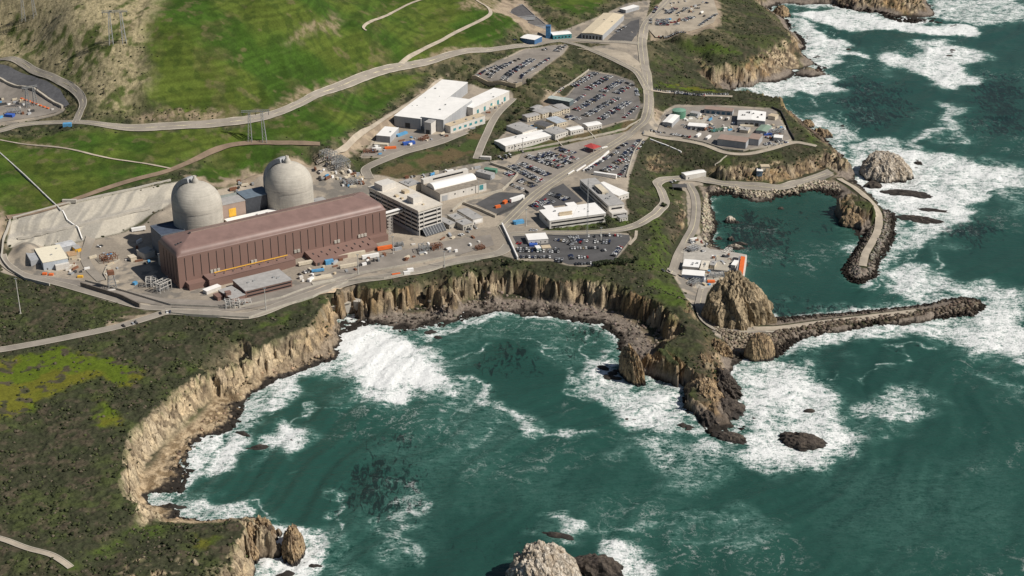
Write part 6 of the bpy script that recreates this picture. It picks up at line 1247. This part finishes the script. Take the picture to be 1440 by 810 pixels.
for i, (x, y, rz, colr, kind, where) in enumerate(cars):
    z = car_z(x, y)
    if i < 296:
        if (kind, colr) not in protos:
            me = geo[kind].build('parked_car', [pm[colr], m_win, m_tyre]); protos[(kind, colr)] = me.data; o = me
        else: o = bpy.data.objects.new('parked_car', protos[(kind, colr)]); C.objects.link(o)
        o.location = (x, y, z); o.rotation_euler.z = rz
        tag(o, f'{colr} {LAB[kind]} parked in {where}', 'car', 'cars parked in '+where[:60])
    else:
        if colr not in far_m: far_m.append(colr)
        g = geo[kind]; cs, sn = math.cos(rz), math.sin(rz); o_ = len(big.v)
        big.v += [(x+vx*cs-vy*sn, y+vx*sn+vy*cs, z+vz) for vx, vy, vz in g.v]; big.f += [tuple(o_+q for q in f) for f in g.f]
        ci = far_m.index(colr); big.m += [(2+ci) if mi == 0 else mi-1 for mi in g.m]
if big.v: tag(big.build('parked_cars', [m_win, m_tyre]+[pm[c] for c in far_m]), 'hundreds of far parked cars in the sloping and upper car parks and the dirt lot', 'cars', None, 'stuff')
# ------------------------------------------------------------------ rocks, riprap, shrubs and trees
def rock_mat(name, top, mid, wet=2.6):
    m, t, b = new_mat(name); g = nd(t, 'ShaderNodeNewGeometry').outputs['Position']
    mp = nd(t, 'ShaderNodeMapping'); mp.inputs['Scale'].default_value = (1, 1, 0.45); mp.inputs['Rotation'].default_value = (0.25, 0.2, 0); t.links.new(g, mp.inputs[0])
    n1 = noise(t, mp.outputs[0], 0.13, 6, 0.7, 0.5); n2 = noise(t, g, 0.6, 5, 0.75)
    c = mix(t, mapr(t, n1, 0.38, 0.62, 0, 1), mid, top); c = mix(t, mapr(t, n2, 0.5, 0.64, 0, 0.8), c, tuple(q*0.4 for q in mid)); vr = nd(t, 'ShaderNodeTexVoronoi'); vr.feature = 'DISTANCE_TO_EDGE'; vr.inputs['Scale'].default_value = 0.22; t.links.new(mp.outputs[0], vr.inputs['Vector']); c = mix(t, mapr(t, vr.outputs['Distance'], 0, 0.1, 0.75, 0), c, tuple(q*0.3 for q in mid))  # darkened Voronoi edges put crevice shade into the rock colour
    sp = nd(t, 'ShaderNodeSeparateXYZ'); t.links.new(g, sp.inputs[0])
    w = mapr(t, math_(t, 'ADD', sp.outputs[2], mapr(t, n1, 0.3, 0.7, -2.2, 2.2)), wet-1, wet+1, 1, 0)
    c = mix(t, w, c, (0.026, 0.021, 0.017)); t.links.new(c, b.inputs['Base Color']); b.inputs['Roughness'].default_value = 0.9
    bn = nd(t, 'ShaderNodeBump'); bn.inputs['Distance'].default_value = 0.8; t.links.new(n2, bn.inputs['Height']); t.links.new(bn.outputs[0], b.inputs['Normal']); return m
m_rpale = rock_mat('guano_rock', (0.64, 0.58, 0.49), (0.36, 0.29, 0.21)); m_rochre = rock_mat('ochre_rock', (0.46, 0.335, 0.19), (0.20, 0.14, 0.085), 2.6); m_rdark = rock_mat('dark_reef', (0.10, 0.08, 0.06), (0.055, 0.042, 0.034), 2.4)
m_rgrn = rock_mat('lichened_rock', (0.48, 0.375, 0.24), (0.20, 0.155, 0.09))
def ico(sub):
    bm = bmesh.new(); bmesh.ops.create_icosphere(bm, subdivisions=sub, radius=1); V = np.array([v.co[:] for v in bm.verts]); F_ = [tuple(v.index for v in f.verts) for f in bm.faces]; bm.free(); return V, F_
ICO = {k: ico(k) for k in (1, 2, 3, 4, 6)}
def rock(u, v, rx, ry, h, rot, seed, mat, label, sub=4, peak=(0.0, 0.0), sharp=1.0, z=None, group=None, name='sea_rock', cat='rock', rough=1.0, blunt=0.9):
    p = W(u, v, 0 if z is None else z); V, F_ = ICO[sub]; P = V.copy()
    ang = np.arctan2(P[:, 1], P[:, 0]); q = P*2.2+seed*3.7
    n1 = fbm(q[:, 0]+q[:, 2]*0.6, q[:, 1]-q[:, 2]*0.4, 1.3, 4, seed % 50, True); n2 = fbm(q[:, 0]*2.6+q[:, 2]*1.1, q[:, 1]*2.6+q[:, 2]*0.9, 1.0, 4, seed % 37+5, True)
    r = 1+rough*(0.75*(n1-0.55)+0.42*(n2-0.55)); P = V*r[:, None]
    s3 = max(rx, ry, h); Q3 = V*np.array([rx, ry, h])+seed*31.0; b1, k1 = cells3(Q3*np.array([1, 1, .45]), max(s3*0.30, 1.2), 3); b2, k2 = cells3(Q3*np.array([1, 1, .5]), max(s3*0.13, 0.6), 11)
    if sub >= 3: r = 1+rough*(0.45*(n1-0.55)+0.20*(n2-0.55)+0.20*(k1-0.5)+0.10*(k2-0.5)-0.06*(1-sstep(0, .15, b1))); P = V*r[:, None]
    zz_ = np.clip(P[:, 2], -0.25, None); zt = np.sign(zz_)*np.abs(zz_)**blunt
    tap = 1-0.25*sharp*np.clip(zz_, 0, 1)
    n3 = fbm(q[:, 0]*5, q[:, 1]*5+q[:, 2]*2, 1.0, 3, 77)
    P[:, 0] = P[:, 0]*tap+peak[0]*np.clip(zz_, 0, 1.2)**1.3; P[:, 1] = P[:, 1]*tap+peak[1]*np.clip(zz_, 0, 1.2)**1.3
    P = np.stack([P[:, 0]*rx, P[:, 1]*ry, zt*h+(n3-0.5)*h*0.16*rough], 1)
    me = bpy.data.meshes.new(name); me.from_pydata(P.tolist(), [], F_); me.update()
    o = link_mesh(name, me, mat); o.location = (p.x, p.y, p.z-0.6); o.rotation_euler.z = rot; return tag(o, label, cat, group)
rock(1038, 448, 31, 26, 40, 0.2, 3, m_rgrn, 'huge craggy rock dome beside the intake deck, shadowed on its left', 6, (-0.1, 0.1), 1.5, z=4, name='rock_outcrop', rough=1.0, blunt=0.68)
rock(1067, 503, 13, 9, 24, 0.1, 8, m_rochre, 'upright ochre stack where the long breakwater meets the land', 6, (0, 0.1), 0.7, blunt=0.65, rough=0.6)
rock(889, 529, 8, 20, 27, 0.35, 14, m_rochre, 'tall thin slanting fin of rock in the cove, left of the headland tip', 6, (-0.2, 0.1), 1.2, blunt=0.9)
rock(1243, 245, 28, 30, 24, 0.2, 21, m_rpale, 'large pale bird-whitened rock off the outer harbour arm', 6, (0.05, 0.1), 0.8, rough=0.6, blunt=0.75)
rock(764, 824, 25, 24, 29, 0.1, 33, m_rpale, 'large pale sea rock cut by the bottom edge', 6, (-0.1, 0.1), 0.8, rough=0.65, blunt=0.7); rock(838, 800, 20, 12, 10, -0.3, 35, m_rdark, 'dark low tail of rock right of the pale rock at the bottom', 4)
rock(1129, 622, 19, 11, 7, -0.3, 41, m_rdark, 'dark flat rock in the surf off the headland', 4); rock(412, 775, 8, 17, 18, 0.1, 45, m_rochre, 'jagged brown stack in the surf at the bottom left', 6, rough=0.8)
rock(1098, 22, 13, 12, 15, 0.1, 52, m_rochre, 'conical brown rock in the little bay at the top', 4); rock(1228, 262, 10, 8, 6, 0, 55, m_rdark, 'dark rock under the outer harbour arm, facing the pale rock', 3)
rock(1198, 316, 13, 10, 13, 0, 57, m_rochre, 'brown boulder block at the foot of the harbour knob', 4); rock(1026, 312, 6, 5, 6.5, 0, 58, m_rpale, 'largest pale boulder in the harbour water', 4); rock(1036, 313, 3, 3, 2.5, 0, 59, m_rpale, 'small boulder right of the largest harbour boulder', 3)
rock(1033, 349, 10, 4, 4.5, -.2, 60, m_rpale, 'long pale boulder in the harbour just above the intake', 4); rock(1041, 343, 8, 3, 3, -.3, 61, m_rpale, 'thin dark-footed boulder behind the long pale one', 3); rock(1028, 337, 4, 4, 4, 0, 62, m_rpale, 'upright pale boulder left of the thin one in the harbour', 3)
rock(1098, 293.5, 3.5, 3, 2.5, 0, 63, m_rdark, 'single small dark rock in the middle of the harbour', 3); rock(1011, 336, 4, 3, 3, 0, 64, m_rpale, 'pale boulder at the foot of the harbour riprap', 3)
rock(1154, 192, 14, 9, 10, -.3, 65, m_rochre, 'brown rocky point below the bluff yard', 4); rock(1135, 177, 9, 7, 8, -.4, 66, m_rochre, 'smaller brown rock point north of the bluff yard', 4); rock(1275, 272, 26, 9, 3.0, -.25, 67, m_rdark, 'long black reef right of the outer harbour arm', 4, rough=1.4); rock(1290, 308, 24, 9, 3.4, -.35, 68, m_rdark, 'second long black reef below the first', 4, rough=1.4)
rock(1310, 296, 18, 6, 2.2, -.2, 69, m_rdark, 'outermost streak of black reef beyond the harbour arm', 3, rough=1.4); rock(784, 753, 12, 4, 2.5, -.3, 70, m_rdark, 'black reef just above the pale rock at the bottom', 3)
rock(1028, 616, 15, 8, 4, -.5, 71, m_rdark, 'black reef at the very tip of the headland', 4, rough=1.3); rock(1018, 575, 16, 18, 8, .2, 72, m_rdark, 'dark brown rock shelf on the right flank of the headland', 4, rough=1.3); rock(1000, 590, 10, 12, 7, 0, 73, m_rdark, 'dark rock shelf at the end of the headland ridge', 4, rough=1.3)
rock(992, 560, 15, 26, 15, 0.15, 74, m_rochre, 'rounded ochre end of the headland ridge', 6, rough=0.8)
rock(352, 770, 9, 22, 17, .1, 75, m_rochre, 'sheer ochre face of the bottom left headland', 6, rough=0.9)
rock(1010, 545, 18, 30, 13, 0.25, 81, m_rdark, 'big dark brown flank of rock on the right side of the headland', 6, rough=1.2, blunt=0.8)
rock(985, 525, 13, 22, 17, 0.2, 82, m_rochre, 'upper golden hump of the headland ridge', 6, rough=0.9)
rock(945, 508, 14, 12, 13, 0.1, 83, m_rdark, 'dark rock buttress left of the headland ridge above the surf', 6, rough=1.1)
rock(1010, 500, 12, 14, 14, 0.3, 84, m_rochre, 'brown crag beside the boulder bank on the headland', 6, rough=1.1)
rock(370, 755, 9, 14, 15, 0.2, 85, m_rochre, 'ochre buttress at the seaward tip of the bottom left headland', 6, rough=0.9)
k = 0; rr = random.Random(3)
CL = [((858,527),14,8,'around the fin of rock'),((830,522),5,3,'left of the fin of rock'),((886,589),5,5,'in the surf below the fin of rock'),((1072,572),6,5,'right of the headland in the surf'),((1066,588),4,4,'right of the headland in the surf'),((1137,578),5,5,'above the flat dark rock'),((965,600),10,6,'along the headland foot'),
 ((1142,53),6,5,'in the northern bay'),((1193,69),6,4,'in the northern bay surf'),((1146,80),5,4,'off the northern bluff'),((1120,104),12,9,'at the mouth of the dark chasm'),((1151,118),6,4,'off the chasm mouth'),((1155,102),8,5,'off the northern bluff point'),((1344,37),5,6,'off the top right headland'),((1322,30),6,4,'off the top right headland'),
 ((1342,75),8,6,'in the outer surf patch'),((1241,89),5,3,'in the outer surf streak'),((1422,288),5,4,'near the right edge'),((1290,230),10,6,'right of the pale rock'),((1185,178),4,3,'north of the pale rock'),((1242,203),5,2,'behind the pale rock'),((348,612),10,6,'on the left beach edge'),((358,630),8,6,'in the surf off the left beach'),((414,623),4,5,'in the left surf patch'),((405,528),10,7,'at the foot of the left cliff'),((250,712),8,6,'in the shaded beach corner'),
 ((605,465),12,8,'at the beach below the plant'),((400,808),8,5,'at the bottom left surf'),((440,795),6,4,'right of the jagged brown stack'),((1305,8),8,6,'under the top right headland'),((1106,62),5,5,'at the northern bluff foot'),((1115,40),6,6,'at the northern bluff foot')]
for (u, v), spr, n_, wh in CL:
    for i in range(n_):
        s = rr.uniform(0.35, 1.0)**1.6*(4.0 if spr > 7 else 2.8); uu = u+rr.gauss(0, spr*0.75); vv_ = v+rr.gauss(0, spr*0.3)
        rock(uu, vv_, s*rr.uniform(1, 1.9), s*rr.uniform(.6, 1), s*rr.uniform(.4, .8), rr.uniform(-.7, .3), 100+k, m_rdark, 'small black wet rock '+wh, 2, group='small wet rocks '+wh, rough=1.3); k += 1
# scattered solids (riprap, beach boulders, shrubs), each heap one mesh
def scatter(name, label, cat, pts, sizes, zoff, mat, squash=0.8, col=None, shape='cube', parent=None):
    N = len(pts)
    if N == 0: return
    rs = np.random.RandomState(N % 1000)
    if shape == 'cube':
        B = np.array([(-1,-1,-1),(1,-1,-1),(1,1,-1),(-1,1,-1),(-1,-1,1),(1,-1,1),(1,1,1),(-1,1,1)])*0.55; Q = np.array([(0,3,2,1),(4,5,6,7),(0,1,5,4),(1,2,6,5),(2,3,7,6),(3,0,4,7)])
    else:
        B = ICO[1][0]; Q = np.array(ICO[1][1])
    nb = len(B); P = np.repeat(B[None], N, 0)*(1+rs.uniform(-.32, .32, (N, nb, 3)))
    a = rs.uniform(0, 6.28, N); t1 = rs.uniform(-.7, .7, N) if shape == 'cube' else np.zeros(N)
    x, y, z_ = P[..., 0], P[..., 1], P[..., 2]*squash
    y, z_ = y*np.cos(t1)[:, None]-z_*np.sin(t1)[:, None], y*np.sin(t1)[:, None]+z_*np.cos(t1)[:, None]
    x, y = x*np.cos(a)[:, None]-y*np.sin(a)[:, None], x*np.sin(a)[:, None]+y*np.cos(a)[:, None]
    P = np.stack([x, y, z_], -1)*sizes[:, None, None]+np.concatenate([pts[:, :2], (pts[:, 2]+zoff*sizes)[:, None]], 1)[:, None, :]
    o0 = P.reshape(-1, 3).mean(0) if False else np.array([pts[0, 0], pts[0, 1], 0.0])
    Fq_ = (Q[None]+nb*np.arange(N)[:, None, None]).reshape(-1, Q.shape[1]); me = np_mesh(name, P.reshape(-1, 3)-o0, Fq_)
    ca = me.color_attributes.new('Col', 'FLOAT_COLOR', 'POINT'); cc = np.repeat(np.concatenate([col, np.ones((N, 1))], 1), nb, 0); ca.data.foreach_set('color', cc.astype(np.float32).ravel())
    o = link_mesh(name, me, mat); o.location = o0
    return tag(o, label, None if parent else cat, None, 'stuff')
m_sc, t, b = new_mat('loose_stone_and_leaf'); at = nd(t, 'ShaderNodeAttribute'); at.attribute_name = 'Col'; g = nd(t, 'ShaderNodeNewGeometry').outputs['Position']
t.links.new(mscale(t, mapr(t, noise(t, g, 1.6, 3), .3, .7, .6, 1.35), at.outputs['Color']), b.inputs['Base Color']); b.inputs['Roughness'].default_value = 0.95; b.inputs['Specular IOR Level'].default_value = 0.1
rs = np.random.RandomState(4)
def pts_in(polys, dens, plane=5.0, zmin=-1.0, zmax=99):
    out = []
    for p in polys:
        Wp = [W(u, v, plane) for u, v in p]; Mk = raster(Wp); j, i = np.nonzero(Mk); n_ = int(len(j)*DX*DX*dens); s = rs.randint(0, len(j), n_)
        out.append(np.stack([X0+DX*(i[s]+rs.rand(n_)), Y0+DX*(j[s]+rs.rand(n_))], 1))
    P = np.concatenate(out); z = bil(H, P[:, 0], P[:, 1]); k_ = (z > zmin) & (z < zmax); return np.concatenate([P, z[:, None]], 1)[k_]
def stonecol(N, base, var, z, wet=2.4):
    c = np.array(base)[None]*(1+rs.uniform(-var, var, (N, 1)))*(1+rs.uniform(-.06, .06, (N, 3))); w = np.clip((wet+1-z)/1.6, 0, 1)[:, None]; return c*(1-w)+np.array([0.022, 0.018, 0.015])*w
def riprap(polys, dens, s0, s1, base, var, label, plane=4, notroad=None, wet=2.4, squash=.8, zmin=-1.2, zmax=99):
    P = pts_in(polys, dens, plane, zmin, zmax); N = len(P)
    scatter('riprap', label, 'riprap', P, rs.uniform(s0, s1, N), 0.15, m_sc, squash, stonecol(N, base, var, P[:, 2]+rs.uniform(-.5, .5, N), wet))
riprap([[(1095,468),(1112,466),(1150,457.5),(1220,450),(1298,440),(1330,434),(1350,418),(1375,419),(1390,430),(1384,439),(1332,450),(1282,456),(1214,463),(1122,482),(1090,500),(1070,478)]], 0.22, 1.5, 2.7, (0.13, 0.105, 0.08), .5, 'interlocking dark blocks on the seaward face of the long breakwater', 3)
riprap([[(1085,448),(1130,444.5),(1190,440),(1240,435),(1300,430),(1328,421),(1350,418),(1335,427),(1300,433),(1220,443),(1150,450),(1095,456)]], 0.15, 1.2, 2.2, (0.12, 0.10, 0.08), .4, 'dark rocks on the harbour face of the long breakwater', 2)
riprap([[(1240,296),(1262,303),(1260,320),(1260,338),(1248,357),(1237,377),(1233,394),(1207,401),(1188,394),(1184,380),(1205,378),(1212,388),(1221,378),(1224,360),(1236,338),(1243,318)]], 0.22, 1.4, 2.5, (0.20, 0.18, 0.15), .5, 'grey and dark blocks on the seaward face of the curved harbour arm', 3)
riprap([[(1180,378),(1196,357),(1210,335),(1219,321),(1228,318),(1222,338),(1211,356),(1204,378)]], 0.2, 1.3, 2.2, (0.13, 0.11, 0.09), .5, 'dark rocks on the harbour face of the curved arm', 3)
riprap([[(992,268),(1015,263),(1062,268),(1104,269),(1125,262),(1150,256),(1176,258),(1182,272),(1149,270),(1120,273),(1104,278),(1062,276),(1015,272),(998,272),(1000,287),(1008,307),(1009,324),(1002,331),(1001,345),(990,340),(986,318),(987,290)]], 0.28, 1.0, 2.3, (0.38, 0.33, 0.25), .35, 'pale armour stones along the harbour road and its landing', 4, wet=1.2)
riprap([[(1000,462),(1030,470),(1062,474),(1100,474),(1095,490),(1050,500),(1030,500),(1015,480)]], 0.28, 1.0, 2.4, (0.24, 0.20, 0.15), .45, 'brown boulders banked below the road at the root of the long breakwater', 4, wet=1.8)
riprap([[(1024,352),(1049,358),(1042,360),(1020,356)],[(1052,362),(1060,366),(1058,372),(1052,370)]], 0.25, 1.0, 2.0, (0.2, 0.17, 0.13), .4, 'boulders beside the intake deck', 3)
def boulders(polys, dens, s0, s1, base, var, label, wet=1.5):
    P = pts_in(polys, dens, 1.0, -0.8, 11); N = len(P); sz = s0+(s1-s0)*rs.rand(N)**3
    scatter('beach_boulders', label, 'boulders', P, sz, 0.0, m_sc, .75, stonecol(N, base, var, P[:, 2]+rs.uniform(-1, 1, N), wet), 'ico')
boulders([[(240,700),(235,650),(262,620),(290,590),(325,560),(360,530),(430,512),(470,495),(480,505),(425,527),(380,548),(345,575),(340,600),(298,622),(275,650),(258,672),(258,710),(270,728),(330,738),(240,738)]], 0.13, .5, 2.2, (0.30, 0.225, 0.15), .5, 'tan and black boulders covering the left beach')
boulders([[(500,455),(560,440),(620,432),(700,418),(760,424),(850,436),(915,462),(935,480),(905,505),(880,515),(865,480),(840,462),(767,448),(700,446),(650,455),(600,475),(560,470)]], 0.12, .5, 2.2, (0.20, 0.165, 0.135), .5, 'brown and black boulders along the cove beach under the plant', 1.6)
boulders([[(1040,140),(1110,160),(1160,195),(1200,230),(1190,240),(1150,205),(1100,170)],[(1060,122),(1120,108),(1155,102),(1140,84),(1108,78),(1125,60),(1105,30),(1080,10),(1120,20),(1140,60),(1160,95),(1120,115)],[(1170,5),(1240,18),(1310,32),(1320,20),(1300,35),(1200,20)],
 [(910,530),(960,552),(975,590),(1030,620),(1045,590),(1035,530),(1050,512),(1100,505),(1060,520),(1045,560),(1050,610),(1020,630),(960,600),(940,550)],[(340,735),(385,738),(392,755),(360,770),(358,800),(350,800),(345,760)],[(875,480),(905,540),(870,530),(850,505)]], 0.14, .7, 3.6, (0.13, 0.10, 0.075), .5, 'dark wave-washed boulders round the headlands', 3.2)
# shrubs: leafy mounds over the terrace, bluff and slopes
qx, qy = np.meshgrid(X0+DX*np.arange(NXg), Y0+DX*np.arange(NYg)); nat = 1-np.clip(np.maximum.reduce([Z['pave'], Z['conc'], Z_road, Z['dirt']]), 0, 1)
wgt = nat*(1-np.clip(Z['hillgrass']*1.02, 0, 1))*(1-0.8*np.clip(Z['tanhill'], 0, 1))*(1-0.85*np.clip(Z['yellow']+Z['slopegreen'], 0, 1))*(H > 9)*(1-0.85*sstep(0.3, 0.8, blur(cliffm_g, 1, 1)))*(fbm(qx, qy, 18, 3, 130) > 0.40)*(abs(qx) < qy*0.36+40)*np.clip(1500/qy, 0.4, 1.6)
wf_ = wgt.ravel(); cdf = np.cumsum(wf_); NS = 60000; pick = np.searchsorted(cdf, rs.rand(NS)*cdf[-1]); j, i = np.divmod(pick, NXg)
P = np.stack([X0+DX*(i+rs.rand(NS)), Y0+DX*(j+rs.rand(NS))], 1); P = np.concatenate([P, bil(H, P[:, 0], P[:, 1])[:, None]], 1)
nz = fbm(P[:, 0], P[:, 1], 26, 3, 60); c1_ = np.array([0.034, 0.040, 0.020]); c2_ = np.array([0.058, 0.068, 0.028]); c3_ = np.array([0.10, 0.085, 0.06]); tt = rs.rand(NS)
cl = np.where((tt < 0.55)[:, None], c1_, np.where((tt < 0.86)[:, None], c2_, c3_))*(0.75+rs.rand(NS, 1)*0.6)
scatter('coastal_scrub', 'low dark green and brown scrub covering the terrace and bluffs', 'scrub', P, 0.45+rs.rand(NS)**2*1.25, 0.1, m_sc, .65, cl, 'ico')
# trees and big bushes one can tell apart
m_leaf = M('dark_leaves', (0.045, 0.062, 0.024), 0.9, 0.45, 0.7, fine=2.5); m_bark = M('bark', (0.10, 0.075, 0.05), 0.95)
def tree(u, v, h, w, label, seed, up=0):
    p = placed(u, v); r_ = empty('tree', p, 0, label, 'tree'); rt = random.Random(seed); mb = MB()
    mb.rev([(0.4, -1), (0.28, h*.35), (0.15, h*.6)], 7)
    for k_ in range(5): a = k_*1.26; mb.bar((0, 0, h*.3), (w*.3*math.cos(a), w*.3*math.sin(a), h*.65), 0.22)
    mb.build('trunk', m_bark, r_); mb = MB()
    cl_ = [(rt.uniform(-.32, .32)*w, rt.uniform(-.32, .32)*w, h*rt.uniform(.4, .85), rt.uniform(.14, .24)*w) for _ in range(9)]
    for cx, cy, cz, cr in cl_:
        for _ in range(75):
            d = Vector((rt.gauss(0, 1), rt.gauss(0, 1), rt.gauss(0, 1))).normalized()*cr*rt.uniform(.6, 1.1); d.z *= .75; c = Vector((cx, cy, cz))+d
            e1 = Vector((rt.gauss(0, 1), rt.gauss(0, 1), rt.gauss(0, 1))).normalized(); e2 = d.cross(e1).normalized(); s = rt.uniform(.3, .6)
            mb.poly([c-e1*s, c+e2*s*.7, c+e1*s, c-e2*s*.7], [(0, 1, 2, 3)])
    mb.build('crown', m_leaf, r_)
tree(857, 316, 9, 13, 'dark round tree at the right end of the white office', 1)
for k_, (u, v, h, w, lab) in enumerate(((838,374,5,9,'leftmost dark bush on the seaward edge of the lower car park'),(848,373,5,9,'second dark bush on the seaward edge of the lower car park'),(858,373,6,10,'third dark bush on the seaward edge of the lower car park'),(868,371,6,10,'fourth dark bush, below the slanting car row'),(880,372,6,11,'largest dark bush on the slope right of the lower car park'),
 (892,368,5,8,'dark bush further right on the slope beside the lower car park'),(716,372,5,9,'dark bush under the end of the white security wall'),(660,134+14,5,8,'bush behind the white warehouse at the drain'),(720,170,6,11,'dark bush on the slope left of the portable offices'),(728,160,6,10,'upper dark bush on the slope left of the portable offices'),(745,118,6,12,'dark bush on the bank under the upper car park'),(934,292,5,8,'bush inside the bend of the harbour road'))): tree(u, v, h, w, lab, 10+k_)
